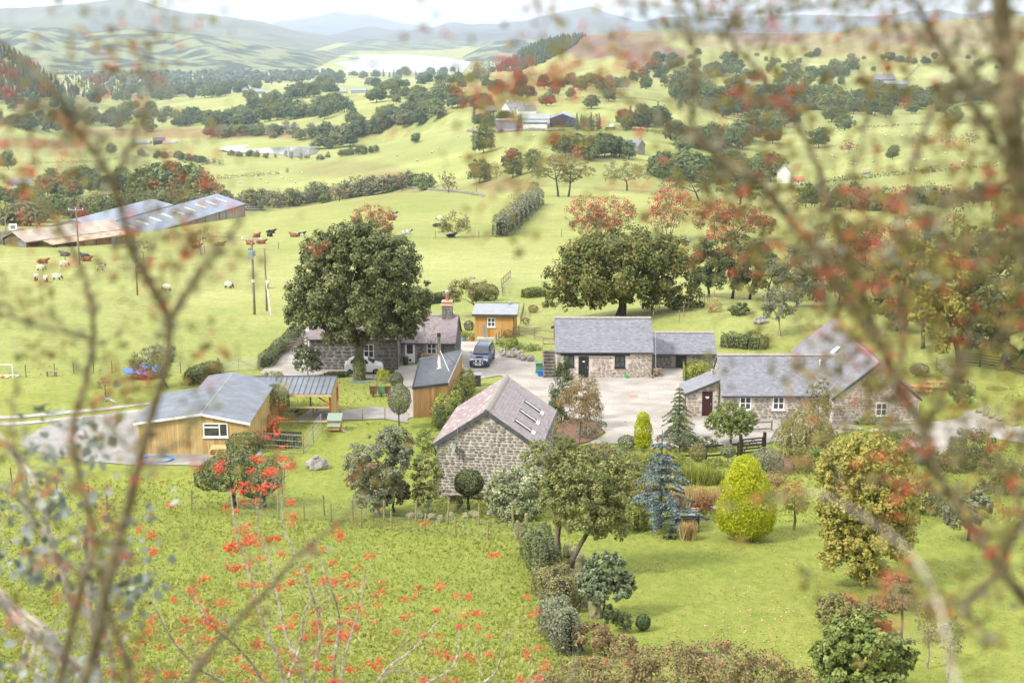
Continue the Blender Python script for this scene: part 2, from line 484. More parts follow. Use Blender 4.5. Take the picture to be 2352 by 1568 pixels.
def tree_px(name, label, cat, bp, blobs, n, size, leaf, bark, th=None, tr=0.15, group=None, style='crown', trunks=None, parent=None, berries=None, **kw):
 """a tree or shrub standing where the picture puts its foot; lobes in picture units"""
 _tseed[0] += 1; sd = _tseed[0]
 base = hit(*bp) if len(bp) == 2 else bp[2]
 s = scale_at(base)
 bl = px_blobs(base, s, blobs, bp)
 o = thing(name, base, 0, label, cat, group)
 gen = crown if style == 'crown' else shell
 link('crown', gen('crown', bl, n, size, leaf, sd, **kw), o)
 if bark:
  zl = min(b[2] - b[5] * 0.6 for b in bl)
  tr_list = trunks or [((0,0),(0,0))]
  h = th if th is not None else max(0.3, zl)
  cxm = sum(b[0] for b in bl) / len(bl); cym = sum(b[1] for b in bl) / len(bl)
  mb_tops = [(b[0], b[1], b[2]) for b in bl[:5]]
  link('trunk', trunk_mesh('trunk', bark, h, tr, mb_tops, sd, lean=(cxm * 0.4, cym * 0.4)), o)
 if berries:
  bm_, nb, bs = berries
  rng = np.random.default_rng(sd + 5)
  link('berries', crown('berries', bl, nb, bs, bm_, sd + 9, dens=0.5, ratio=0.12, aspect=0.9), tag(o))['kind'] = 'stuff'
 return o
# ------------------------------------------------------------------ ground sheet
def land_material():
 m, n, l, b = _nt('grassland')
 b.inputs['Roughness'].default_value = 0.9; b.inputs['Specular IOR Level'].default_value = 0.15
 at_ = n.new('ShaderNodeAttribute'); at_.attribute_name = 'Col'
 tc = n.new('ShaderNodeTexCoord')
 def noise(sc, det=4, rough=0.6, st=(1,1,1)):
  mp = n.new('ShaderNodeMapping'); mp.inputs['Scale'].default_value = st
  l.new(tc.outputs['Object'], mp.inputs[0])
  z = n.new('ShaderNodeTexNoise'); z.inputs['Scale'].default_value = sc; z.inputs['Detail'].default_value = det; z.inputs['Roughness'].default_value = rough
  l.new(mp.outputs[0], z.inputs['Vector']); return z.outputs['Fac']
 def ramp(src, a, ca, c, cc):
  r = n.new('ShaderNodeValToRGB'); r.color_ramp.elements[0].position = a; r.color_ramp.elements[0].color = (*ca, 1)
  r.color_ramp.elements[1].position = c; r.color_ramp.elements[1].color = (*cc, 1); l.new(src, r.inputs[0]); return r.outputs[0]
 def mul(a, c):
  x = n.new('ShaderNodeMix'); x.data_type = 'RGBA'; x.blend_type = 'MULTIPLY'; x.inputs['Factor'].default_value = 1
  l.new(a, x.inputs['A']); l.new(c, x.inputs['B']); return x.outputs['Result']
 c = at_.outputs['Color']
 c = mul(c, ramp(noise(0.03,5),0.35,(0.86,0.90,0.80),0.65,(1.12,1.08,1.12)))
 c = mul(c, ramp(noise(0.35,5),0.3,(0.86,0.92,0.82),0.62,(1.08,1.05,1.06)))
 c = mul(c, ramp(noise(2.2,6,0.7,(1,0.6,1)),0.3,(0.72,0.80,0.62),0.6,(1.1,1.08,1.08)))
 l.new(c, b.inputs['Base Color'])
 bp = n.new('ShaderNodeBump'); bp.inputs['Strength'].default_value = 0.6; bp.inputs['Distance'].default_value = 0.25
 l.new(noise(1.6,7,0.7), bp.inputs['Height']); l.new(bp.outputs[0], b.inputs['Normal'])
 return m
LAND = land_material()
GRASS = np.array([0.230,0.245,0.086])       # hill pasture
LUSH = np.array([0.190,0.214,0.048])        # mown lawn and lower field
PALE = np.array([0.285,0.290,0.125])
BRACKEN = np.array([0.20,0.125,0.060])
MOOR = np.array([0.215,0.180,0.098])
HEATH = np.array([0.150,0.095,0.075])
WOODF = np.array([0.050,0.070,0.030])
RUSH = np.array([0.200,0.185,0.075])
def to_px(X, Y, Z):
 dx, dy, dz = X, Y, Z - CZ
 f = dy * CP - dz * SP; u = dy * SP + dz * CP
 f = np.maximum(f, 1.0)
 return W / 2 + F * dx / f, H / 2 - F * u / f
PATCH = [
 (560,305,420,13,1200,2400, BRACKEN, 0.85),(60,330,200,10,1000,2200, BRACKEN, 0.8),(800,392,150,22,420,1100, RUSH, 0.9),
 (620,440,420,40,330,800, RUSH, 0.8),(900,408,60,12,420,1300, BRACKEN, 0.8),(100,520,240,22,290,420, RUSH, 0.8),
 (250,215,160,14,1800,3000, BRACKEN, 0.8),(1160,425,90,16,420,760, BRACKEN, 0.7),(1000,222,40,12,900,2500, MOOR, 0.7),
 (1400,100,160,40,2000,3400, HEATH, 1.0),(1500,130,90,30,1700,2600, HEATH, 0.9),(1330,70,120,14,2200,3400, MOOR, 0.8),
 (1800,75,330,42,1900,3400, MOOR, 1.0),(2150,75,330,50,1900,3400, MOOR, 1.0),(1760,85,90,14,1900,3400, HEATH, 0.9),
 (2060,88,130,12,1900,3400, HEATH, 0.8),(2000,120,240,12,1600,2800, BRACKEN, 0.5),(1930,165,400,20,1300,2400, PALE, 0.5),
 (560,175,600,28,2600,5200, PALE, 0.9),(300,150,300,40,2800,6000, PALE, 0.6),
 (200,640,700,75,160,240, PALE, 0.32),(900,600,700,60,150,240, PALE, 0.5),(1176,500,900,60,240,420, GRASS, 0.5),
]
def build_ground():
 na, ny = 360,450
 t = np.linspace(0,1, ny)
 Ys = -90 + np.exp(np.linspace(math.log(60), math.log(14060), ny))
 Ys = np.where(Ys < 13900, Ys, 13900)
 A = np.linspace(-1,1, na)
 A = 0.78 * (0.55 * A + 0.45 * A ** 3)
 X = A[None, :] * (np.maximum(Ys, 0)[:, None] + 110)
 Y = np.repeat(Ys[:, None], na, 1)
 Z = gz(X, Y)
 V = np.stack([X, Y, Z],-1).reshape(-1,3)
 i = np.arange(ny - 1)[:, None] * na + np.arange(na - 1)[None, :]
 Q = np.stack([i, i + 1, i + na + 1, i + na],-1).reshape(-1,4)
 me = npmesh('ground', V, Q, LAND, None, True)
 px, py = to_px(V[:, 0], V[:, 1], V[:, 2]); yy = V[:, 1]
 C = np.repeat(GRASS[None], len(V),0)
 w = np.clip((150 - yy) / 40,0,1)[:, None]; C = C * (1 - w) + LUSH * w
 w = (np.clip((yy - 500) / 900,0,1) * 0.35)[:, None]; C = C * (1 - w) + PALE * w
 wob = np.sin(V[:, 0] / 31 + np.sin(V[:, 1] / 53) * 2) * 0.35 + np.sin(V[:, 0] / 13 + V[:, 1] / 41) * 0.25
 for (cx, cy_, rx, ry, y0, y1, col, st) in PATCH:
  q = np.sqrt(((px - cx) / rx) ** 2 + ((py - cy_) / ry) ** 2) + wob * 0.35
  w = st * np.clip((1.05 - q) / 0.25,0,1) * ((yy > y0) & (yy < y1))
  C = C * (1 - w[:, None]) + np.asarray(col) * w[:, None]
 w = np.clip((48 - yy) / 10,0,1)[:, None]; C = C * (1 - w) + np.array([0.13,0.15,0.05]) * w
 fld = np.sin(np.floor(V[:, 0] / 90 + np.sin(V[:, 1] / 160) * 0.5) * 12.9 + np.floor(V[:, 1] / 150 + np.sin(V[:, 0] / 130) * 0.4) * 78.2)
 C *= (1 + 0.09 * fld * np.clip((yy - 430) / 100,0,1))[:, None]
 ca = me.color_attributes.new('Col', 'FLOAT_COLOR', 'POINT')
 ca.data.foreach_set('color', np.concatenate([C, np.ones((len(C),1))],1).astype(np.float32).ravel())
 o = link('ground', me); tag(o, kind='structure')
 return o
build_ground()
# ------------------------------------------------------------------ hills and mountains: each a ridge with its own flanks
def hillmat(name, c1, c2, c3, sc):
 m = mat(name, c1,0.95, c2, scale=sc, detail=7, lo=0.35, hi=0.62, bump=0.8, bscale=sc * 2.2)
 b = m.node_tree.nodes['Bump']; b.inputs['Distance'].default_value = 25
 return m
def ridge(name, pts, Y, front, back, toe, m, seed, nx=120, nf=26, relief=1.0, ext=500):
 """pts: crest line in picture units at distance Y; flanks fall to the valley floor toe (metres below the camera)"""
 rng = np.random.default_rng(seed)
 pts = [(pts[0][0] - ext, pts[0][1] + 10)] + list(pts) + [(pts[-1][0] + ext, pts[-1][1] + 10)]
 xs = np.linspace(pts[0][0], pts[-1][0], nx)
 crest = _pchip([p[0] for p in pts],[p[1] for p in pts], xs)
 V = []
 ax = np.array([ray(x, 100)[0] for x in xs]); cz = np.array([ray(x, y)[1] for x, y in zip(xs, crest)]) * Y + CZ
 for j in range(nf + 1):
  u = -1 + 2 * j / nf
  yy = Y + (u * front if u < 0 else u * back)
  p = 1 - abs(u)
  p = p ** 0.8 * (0.75 + 0.25 * p) if u < 0 else p
  k = 0.45 + 0.55 * (yy / Y)
  X = ax * Y * (0.5 + 0.5 * yy / Y)
  z = (CZ - toe) + (cz - (CZ - toe)) * p
  amp = relief * (cz - (CZ - toe)) * 0.16 * math.sin(math.pi * min(1, abs(u))) if abs(u) < 1 else 0
  nse = np.sin(X / (Y * .021) + 2.1 * np.sin(yy / (Y * .05)) + seed) + 0.6 * np.sin(X / (Y * .009) + yy / (Y * .02) + seed * 2) + 0.35 * np.sin(X / (Y * .0045) - yy / (Y * .013))
  z = z + amp * nse + relief * (Y * 0.0003) * np.sin(X / (Y * .003) + seed) * (abs(u) < 0.05)
  V.append(np.stack([X, np.full(nx, yy), z],-1))
 V = np.concatenate(V)
 i = np.arange(nf)[:, None] * nx + np.arange(nx - 1)[None, :]
 Q = np.stack([i, i + 1, i + nx + 1, i + nx],-1).reshape(-1,4)
 o = link(name, npmesh(name, V, Q, m, None, True)); tag(o, kind='structure')
 return o
HM1 = hillmat('upland_grass', (0.12,0.125,0.07),(0.055,0.065,0.04), None, 0.004)
HM2 = hillmat('upland_wood', (0.16,0.18,0.08),(0.020,0.040,0.022), None, 0.0085)
for e, q in zip([x for x in HM2.node_tree.nodes if x.type == 'VALTORGB'][0].color_ramp.elements, (.46,.54)): e.position = q
HM3 = hillmat('upland_moor', (0.08,0.08,0.065),(0.045,0.05,0.045), None, 0.002)
ridge('mountain', [(-400,25),(-150,22),(60,18),(200,8),(300,-4),(350,10),(420,28),(500,36),(580,48),(660,68),(730,88),(800,110),(860,128)],9500,3200,4000,175, HM1,3)
ridge('mountain', [(600,60),(655,48),(700,44),(740,36),(785,28),(815,36),(845,34),(890,46),(950,58),(1000,66),(1060,70)],21000,4000,3000,175, HM3,5)
ridge('mountain', [(740,118),(780,84),(815,66),(850,62),(900,70),(960,74),(1000,62),(1030,52),(1090,56),(1150,54),(1210,46),(1270,32),(1320,22),(1352,16),(1385,26),(1430,40),(1480,50),(1540,50),(1600,46)],14000,4500,3000,172, HM3,8, nx=170)
ridge('mountain', [(1440,60),(1500,44),(1560,38),(1640,44),(1700,43),(1760,38),(1860,34),(1960,38),(2040,36),(2100,26),(2160,24),(2220,34),(2280,24),(2352,28),(2600,20)],11500,3500,3000,170, HM3,11)
ridge('hill', [(760,122),(800,100),(850,90),(920,96),(1000,90),(1060,96),(1120,94),(1180,98),(1260,92),(1350,80)],9000,1700,1500,168, HM2,13)
ridge('hill', [(-300,60),(0,66),(120,62),(200,74),(300,66),(380,74),(470,80),(540,92),(620,112),(700,126),(770,146)],5600,1300,1800,168, HM2,17)
ridge('hill', [(1040,142),(1090,116),(1125,98),(1170,92),(1230,90),(1300,100)],6300,700,700,168.8, HM2,19, ext=60)
# ------------------------------------------------------------------ lake and pond
def watermat(name, col, rough):
 m = mat(name, col, rough, tuple(c * 0.9 for c in col), scale=0.01, spec=0.6, bump=0.05, bscale=0.5)
 return m
def sheet(name, outline, z, m):
 bm = bmesh.new()
 vs = [bm.verts.new((x, y, z)) for x, y in outline]
 bm.faces.new(vs); bmesh.ops.triangulate(bm, faces=bm.faces[:])
 me = bpy.data.meshes.new(name); bm.to_mesh(me); bm.free(); me.materials.append(m)
 o = link(name, me); tag(o, kind='structure')
 if me.polygons and sum(p.normal.z for p in me.polygons) < 0: me.flip_normals()
 return o
def level_outline(pts, z):
 out = []
 for px, py in pts:
  ax, az = ray(px, py); y = (z - CZ) / az; out.append((ax * y, y))
 return out
ZL = CZ - 168.0
sheet('lake', level_outline([(760,166),(790,163),(800,158),(780,150),(765,146),(790,142),(832,135),(800,131),(770,128),(840,126),(900,125),(945,127),(1000,131),(1040,134),(1045,138),(1085,139),(1076,150),(1060,168)], ZL), ZL, watermat('lake_water', (0.34,0.37,0.38),0.12))
ZP = CZ - 115.0
sheet('pond', level_outline([(500,341),(530,335),(570,333),(600,329),(640,327),(690,327),(722,331),(735,342),(726,352),(700,359),(668,361),(640,354),(600,352),(560,350),(520,347)], ZP), ZP, watermat('pond_water', (0.30,0.31,0.29),0.1))
# ------------------------------------------------------------------ the hazy air
def haze():
 mb = MB().bx(-14500,14500,-300,27000, CZ - 330, CZ + 160)
 m = bpy.data.materials.new('hazy_air'); m.use_nodes = True
 n, l = m.node_tree.nodes, m.node_tree.links
 n.remove(n['Principled BSDF'])
 v = n.new('ShaderNodeVolumePrincipled')
 v.inputs['Color'].default_value = (0.73,0.86,1.0,1)
 v.inputs['Density'].default_value = 0.72e-4
 v.inputs['Anisotropy'].default_value = 0.2
 l.new(v.outputs[0], n['Material Output'].inputs['Volume'])
 o = mb.build('haze', m); tag(o, 'thin pale autumn haze filling the whole valley', 'haze', kind='stuff')
haze()
# ------------------------------------------------------------------ trees of the far fields: a few kinds, each tree its own object
BARK = mat('bark', (0.16,0.13,0.10),0.9,(0.07,0.06,0.045), scale=4, bump=0.5, stretch=(1,1,0.3))
BARK_DK = mat('dark_bark', (0.075,0.06,0.05),0.9,(0.035,0.03,0.025), scale=4, bump=0.5)
BARK_PALE = mat('pale_bark', (0.36,0.32,0.26),0.9,(0.18,0.15,0.12), scale=6, bump=0.4)
FAR = {
 'dark': leafmat('far_leaf_dark', [(0.035,0.065,0.024),(0.078,0.122,0.041),(0.129,0.164,0.055)],0.15, orand=0.45),
 'mid': leafmat('far_leaf_mid', [(0.059,0.095,0.031),(0.122,0.159,0.049),(0.216,0.225,0.078)],0.15, orand=0.45),
 'pine': leafmat('far_leaf_conifer', [(0.028,0.055,0.028),(0.063,0.104,0.052),(0.104,0.142,0.065)],0.1, orand=0.45),
 'tan': leafmat('far_leaf_thin', [(0.075,0.062,0.034),(0.120,0.098,0.050),(0.165,0.115,0.055)],0.15, orand=0.4),
 'scrub': leafmat('far_leaf_scrub', [(0.095,0.108,0.049),(0.164,0.169,0.078),(0.242,0.225,0.108)],0.15, orand=0.45),
 'red': leafmat('far_leaf_berry', [(0.10,0.075,0.030),(0.24,0.055,0.028),(0.34,0.060,0.032)],0.15, orand=0.2),
 'silver': leafmat('far_leaf_silver', [(0.11,0.125,0.085),(0.17,0.185,0.13),(0.24,0.25,0.19)],0.15, orand=0.3),
}
def proto(kind, blobs, n, size, th=0.2, tr=0.022, seed=1, dens=1.3, ratio=0.36, **k):
 c = crown('crown', blobs, n, size, FAR[kind], seed, dens=dens, ratio=ratio, **k)
 t = trunk_mesh('trunk', BARK_DK, th, tr, [b[:3] for b in blobs[:4]], seed, n=5)
 return c, t
ROUND = [(0,0,.56,.44,.44,.42),(-.22,.05,.42,.28,.28,.28),(.24,-.05,.40,.28,.28,.26),(.04,-.1,.76,.28,.28,.22),(0,.1,.3,.34,.34,.2)]
OVAL = [(0,0,.52,.32,.32,.46),(.1,.05,.36,.27,.27,.28),(-.08,0,.72,.22,.22,.25)]
WIDE = [(-.25,0,.45,.36,.34,.32),(.25,.05,.5,.36,.34,.35),(0,-.1,.64,.34,.32,.32),(.45,0,.33,.26,.24,.24),(-.1,.1,.28,.4,.36,.18)]
BUSH = [(0,0,.42,.50,.45,.46),(.3,.1,.35,.3,.3,.3),(-.32,0,.33,.3,.3,.3)]
PROTO = {
 'round': [proto('dark', ROUND, 2000,.10, seed=s) for s in (1,2)] + [proto('mid', ROUND, 2000,.10, seed=4)],
 'mid': [proto('mid', ROUND, 2000,.10, seed=3), proto('mid', WIDE, 2000,.10, seed=8)],
 'oval': [proto('dark', OVAL, 1700,.095, seed=5), proto('mid', OVAL, 1700,.095, seed=6)],
 'wide': [proto('dark', WIDE, 2100,.10,.2,.03, seed=7), proto('mid', WIDE, 2100,.10,.2,.03, seed=9)],
 'bush': [proto('scrub', BUSH, 1300,.11,.12,.02, seed=10), proto('scrub', BUSH, 1300,.11,.12,.02, seed=11), proto('mid', BUSH, 1300,.11,.12,.02, seed=12)],
 'tan': [proto('tan', ROUND, 700,.06,.3,.02, seed=13, ratio=0.2, dens=0.6), proto('tan', WIDE, 700,.06,.25,.02, seed=14, ratio=0.2, dens=0.6)],
 'red': [proto('red', WIDE, 1200,.055,.25,.02, seed=15, ratio=0.2, dens=0.7)],
 'silver': [proto('silver', OVAL, 1000,.07, seed=16)],
}
def cone_crown(name, n, size, m, seed, r=0.2, z0=0.08, tiers=9, droop=0.25):
 rng = np.random.default_rng(seed)
 t = rng.uniform(0,1, n) ** 0.7
 tier = np.floor(t * tiers) / tiers + 0.5 / tiers
 t = t * 0.45 + tier * 0.55
 th = rng.uniform(0,2 * np.pi, n); q = rng.uniform(0.15,1, n) ** 0.6
 rad = r * t * q * (0.85 + 0.3 * np.sin(th * 4 + tier * 40))
 z = 1 - (1 - z0) * t - droop * rad * q
 P = np.stack([rad * np.cos(th), rad * np.sin(th), z],-1)
 N = np.stack([np.cos(th), np.sin(th), np.full(n, 0.9)],-1) + rng.normal(size=(n, 3)) * 0.4
 return leafmesh(name, P, N, size * rng.uniform(.6,1.3, n), rng.uniform(0,1, n), m, rng, 0.5)
PROTO['pine'] = []
for sd in (21,22):
 tm = MB().tube([(0,0,-.03),(0,0,.5),(0,0,.97)],[.022,.014,.003],5).mesh('trunk', BARK_DK)
 PROTO['pine'].append((cone_crown('crown', 900,.075, FAR['pine'], sd, 0.24), tm))
FARN = {}
def far_tree(px, py, hpx, kind='round', wf=1.0, label=None, group=None, rg=random, ymin=230, name=None):
 p = hit(px, py, ymin)
 if p is None: return None
 s = scale_at(p); h = hpx / s
 c, t = rg.choice(PROTO[kind])
 nm = name or {'pine': 'conifer', 'bush': 'bush', 'red': 'berry_tree', 'tan': 'thin_tree', 'oval': 'narrow_tree', 'wide': 'spreading_tree', 'silver': 'willow_tree', 'mid': 'leafy_tree'}.get(kind, 'rounded_tree')
 o = thing(nm, p, rg.uniform(0,6.28), label, {'pine': 'conifer', 'bush': 'bush'}.get(kind, 'tree'), group)
 o.scale = (h * wf, h * wf, h)
 link('crown', c, o); link('trunk', t, o)
 FARN[kind] = FARN.get(kind, 0) + 1
 return o
_u = 'first second third fourth fifth sixth seventh eighth ninth'.split()
ORD = _u + 'tenth eleventh twelfth thirteenth fourteenth fifteenth sixteenth seventeenth eighteenth nineteenth twentieth'.split() + ['twenty-' + w for w in _u] + ['thirtieth'] + ['thirty-' + w for w in _u] + ['fortieth'] + ['forty-' + w for w in _u] + ['fiftieth'] + ['fifty-' + w for w in _u] + ['sixtieth']
def belt(pts, n, h, kinds, label, group, seed, jit=(8,4), wf=(0.9,1.3), ymin=230):
 rg = random.Random(seed); got = []
 L = [0]
 for a, b in zip(pts, pts[1:]): L.append(L[-1] + math.hypot(b[0] - a[0], b[1] - a[1]))
 for i in range(n):
  t = L[-1] * (i + rg.random()) / n
  k = max(j for j in range(len(L) - 1) if L[j] <= t)
  f = (t - L[k]) / max(L[k + 1] - L[k],1e-6)
  x = pts[k][0] + (pts[k + 1][0] - pts[k][0]) * f + rg.gauss(0, jit[0]); y = pts[k][1] + (pts[k + 1][1] - pts[k][1]) * f + rg.gauss(0, jit[1])
  kd = rg.choice(kinds)
  word = {'pine': 'dark green conifer', 'bush': 'olive green bush', 'red': 'reddish rowan tree', 'tan': 'thin brownish tree', 'silver': 'silvery willow tree',
    'oval': 'tall narrow green tree', 'wide': 'wide spreading green tree', 'mid': 'light green rounded tree', 'round': 'dark green rounded tree'}[kd]
  o = far_tree(x, y, rg.uniform(*h), kd, rg.uniform(*wf), None, group, rg, ymin)
  if o: got.append((x, word, o))
 for w in {g[1] for g in got}:
  same = sorted((g for g in got if g[1] == w), key=lambda g: g[0])
  for i, g in enumerate(same):
   t = f'{w} {label}' if len(same) == 1 else f'{w}, {ORD[i]} from left {label}'
   while len(t.split()) > 16 and 'the ' in t: t = t.replace('the ', '', 1)
   g[2]['label'] = t
B4 = ['round', 'round', 'wide', 'mid', 'oval']
belt([(0,520),(150,505),(280,492),(420,488),(520,478)],34,(41,61),['bush', 'bush', 'mid'], 'in the scrub behind the blue-roofed shed', 'scrub behind the blue-roofed shed', 1, ymin=330)
belt([(560,478),(640,474),(700,466),(770,458),(830,450),(900,438),(960,428)],44,(26,48),['bush', 'bush', 'bush', 'tan'], 'along the scrubby top edge of the cow field', 'scrub along the top of the cow field', 2,(6,3), ymin=330)
belt([(10,470),(120,452),(240,440),(320,432)],24,(31,48),['bush', 'mid', 'round'], 'in the hollow below the white house', 'trees below the white house', 3,(12,8), ymin=380)
belt([(320,466),(370,470),(425,472),(480,466)],8,(80,102),['round', 'mid', 'round'], 'towering behind the blue-roofed shed', 'tall trees behind the blue-roofed shed', 4,(5,3),(1.0,1.15), ymin=330)
belt([(318,362),(400,366),(460,374),(505,382)],20,(13,21),['round', 'tan', 'round'], 'in the hedge line left of the pond', 'hedge trees left of the pond', 5,(4,1.5), ymin=600)
belt([(470,316),(560,312),(640,312),(700,312),(760,318),(800,326)],37,(19,31),['round', 'silver', 'silver', 'mid', 'bush'], 'on the far bank of the pond', 'trees on the far bank of the pond', 6,(8,4), ymin=900)
belt([(520,356),(600,360),(660,366),(720,366),(760,360)],18,(9,18),['bush', 'silver', 'bush'], 'on the near bank of the pond', 'bushes on the near bank of the pond', 7,(8,2), ymin=900)
belt([(745,344),(800,318),(860,296),(920,280),(960,262),(1000,246)],44,(26,41), B4 + ['bush'], 'on the slope right of the pond', 'trees right of the pond', 8,(18,9), ymin=700)
belt([(780,360),(830,354),(868,350)],8,(14,20),['round'], 'in the hedge across the pale pasture', 'hedge trees across the pasture', 9,(3,1), ymin=600)
belt([(440,286),(520,284),(600,274),(700,268),(760,262),(800,252)],44,(24,39), B4, 'in the wood beyond the pond', 'wood beyond the pond', 10,(14,8), ymin=1200)
belt([(0,292),(80,288),(160,282),(240,276),(330,282),(420,290)],51,(21,36), B4 + ['bush'], 'in the left-hand valley wood', 'wood in the left valley', 11,(14,12), ymin=1200)
belt([(0,246),(90,238),(180,232),(270,228),(330,222)],31,(19,31), B4 + ['tan'], 'below the dark hillside on the left', 'trees below the left hillside', 12,(14,8), ymin=1200)
belt([(330,224),(420,226),(500,220),(560,212),(610,204)],34,(19,31), B4, 'behind the grey far-off farm', 'trees behind the grey far-off farm', 13,(10,6), ymin=1400)
belt([(590,256),(625,246),(655,238),(680,224),(720,214),(770,206)],27,(24,36),['round', 'wide', 'oval'], 'in the clumps right of the grey far-off farm', 'clumps right of the grey farm', 14,(10,6), ymin=1200)
belt([(560,196),(640,188),(700,182),(760,178),(830,178),(900,178),(980,174),(1060,168)],58,(12,21),['pine', 'round', 'pine', 'mid'], 'along the skyline below the lake', 'trees on the skyline below the lake', 15,(8,2), ymin=1500)
belt([(850,196),(900,200),(965,196),(1040,186),(1055,200),(1110,182)],18,(19,26),['round', 'wide'], 'in the rolling fields below the lake', 'trees in the fields below the lake', 16,(8,4), ymin=1000)
belt([(870,226),(960,230),(1010,228),(1060,244),(1110,256)],24,(19,41), B4, 'on the slope left of the blue barns', 'trees left of the blue barns', 17,(12,8), ymin=900)
belt([(1090,288),(1130,292),(1165,296),(1200,300)],12,(29,43),['pine', 'pine', 'round'], 'in front of the farmhouse by the blue barns', 'trees round the blue barns', 18,(5,3),(0.9,1.1), ymin=700)
belt([(1310,298),(1335,300),(1360,300),(1380,298)],9,(31,43),['pine', 'pine', 'tan'], 'at the right end of the blue barns', 'conifers at the right of the blue barns', 19,(3,1),(0.9,1.0), ymin=700)
belt([(1430,296),(1470,292),(1500,290),(1530,286)],16,(36,51),['round', 'pine', 'oval'], 'in the shelter belt right of the blue barns', 'shelter belt right of the blue barns', 20,(6,3), ymin=700)
belt([(1110,200),(1200,205),(1290,210),(1380,208),(1460,200),(1540,190)],37,(19,34), B4 + ['tan'], 'in the fields above the blue barns', 'trees above the blue barns', 21,(14,10), ymin=1000)
belt([(1545,225),(1620,236),(1700,246),(1780,250),(1850,252),(1930,256),(2010,250)],82,(34,53), B4 + ['pine'], 'in the dark wood across the right-hand valley', 'dark wood across the right valley', 22,(18,14), ymin=800)
belt([(2020,236),(2100,238),(2180,232),(2260,226),(2352,222)],46,(29,43), B4, 'in the wood below the grey stone mansion', 'wood below the grey mansion', 23,(14,8), ymin=800)
belt([(1480,170),(1580,176),(1680,168),(1780,180),(1880,186),(1960,176)],51,(19,34), B4 + ['tan', 'bush'], 'on the slope under the brown hilltops', 'trees under the brown hilltops', 24,(20,12), ymin=1200)
belt([(1560,135),(1680,140),(1800,140),(1900,135),(2050,150),(2200,145),(2330,150)],34,(10,18),['round', 'bush', 'wide'], 'dotted high on the brown hillside', 'trees high on the brown hillside', 25,(20,8), ymin=1300)
belt([(1560,330),(1620,345),(1700,330),(1760,300),(1810,285)],39,(36,56), B4 + ['red'], 'in the hedgerow belt right of the blue barns', 'hedgerow belt right of the blue barns', 26,(14,9), ymin=500)
belt([(1280,358),(1310,362),(1345,366),(1380,362),(1415,360),(1445,366)],13,(39,58),['round', 'mid', 'oval'], 'around the cottages below the blue barns', 'trees around the cottages', 27,(5,3), ymin=500)
belt([(1500,400),(1560,410),(1640,412),(1720,412),(1765,412)],30,(41,68), B4 + ['tan'], 'in the wooded dip left of the white gabled house', 'wooded dip by the white gabled house', 28,(10,6), ymin=400)
belt([(1840,470),(1900,476),(1980,480),(2080,478),(2180,470),(2300,460)],43,(31,56),['bush', 'red', 'tan', 'round', 'bush'], 'in the hedge above the berry trees on the right', 'hedge above the berry trees', 29,(12,5), ymin=300)
for i, (x, y, h, k, w, lb) in enumerate([
 (1111,352,64, 'round', 0.95, 'big dark round tree alone in the pasture under the blue barns'),
 (1102,420,54, 'round', 1.1, 'dark round tree with a clear trunk at the foot of the pasture'),
 (1140,412,44, 'tan', 0.75, 'thin half-bare brownish tree between two dark green trees'),
 (1178,408,68, 'oval', 1.1, 'tall dark pyramid-shaped tree at the foot of the pasture'),
 (1222,396,54, 'round', 1.0, 'dark tree on the right end of the row below the pasture'),
 (1005,274,48, 'round', 1.05, 'big dark tree on the shoulder left of the blue barns'),
 (955,328,24, 'wide', 1.1, 'low wide tree by the drive left of the blue barns'),
 (1256,244,32, 'wide', 1.0, 'lone spreading tree on the grass behind the farmhouse'),
 (1358,250,32, 'round', 1.2, 'lone round tree on the grass behind the blue barn'),
 (1382,212,34, 'round', 1.1, 'dark tree on the field edge above the blue barn'),
 (1030,442,54, 'tan', 1.0, 'bare-looking olive tree on the crest of the cow field'),
 (975,436,40, 'mid', 1.2, 'bright olive round bush on the crest of the cow field'),
 (1225,444,30, 'bush', 1.1, 'dark bush at the top of the grey hedge'),
 (1775,330,52, 'oval', 1.0, 'dark oval tree standing alone in the right-hand pasture'),
 (1668,272,30, 'round', 1.0, 'rounded tree at the left edge of the right-hand pasture'),
 (2010,268,52, 'round', 1.15, 'large round dark tree above the right-hand pasture'),
 (2034,270,36, 'mid', 1.1, 'lighter round tree beside the large round dark tree'),
 (2094,262,30, 'round', 1.1, 'small round tree left of the bare ridge'),
 (2162,264,36, 'round', 1.0, 'dark round tree on the bare ridge at right'),
 (2192,282,36, 'wide', 1.2, 'leaning wide tree just below the bare ridge'),
 (2226,336,38, 'tan', 0.9, 'brown half-bare tree on the right-hand slope'),
 (2180,336,34, 'tan', 0.9, 'pale half-bare tree left of the brown half-bare tree'),
 (2112,340,38, 'tan', 1.1, 'greyish spreading tree on the right-hand slope'),
 (2050,366,34, 'wide', 1.0, 'low leaning tree at the middle of the right-hand slope'),
 (1950,352,34, 'red', 1.0, 'red berried tree on the right-hand slope'),
 (1880,340,46, 'round', 1.1, 'dark double tree left of the right-hand slope'),
 (1940,300,40, 'round', 1.3, 'broad tree clump above the right-hand slope'),
 (2040,140,22, 'wide', 1.5, 'broad dark tree clump high on the right hillside'),
 (2086,148,18, 'round', 1.2, 'dark round tree in the high field on the right'),
 (2124,150,20, 'round', 1.1, 'dark round tree at the top of the grassy track'),
 (2230,222,26, 'round', 1.2, 'round tree standing clear of the wood at far right'),
 (20,390,44, 'round', 0.9, 'dark round tree at the left edge above the hollow'),
 (120,420,34, 'round', 1.0, 'dark green tree left of the white house'),
 (255,355,26, 'mid', 1.1, 'light green tree by the small far sheds'),
 (660,398,14, 'tan', 1.0, 'small bare bush on the meadow below the pond'),
]):
 far_tree(x, y, h, k, w, lb, None, random.Random(900 + i),300)
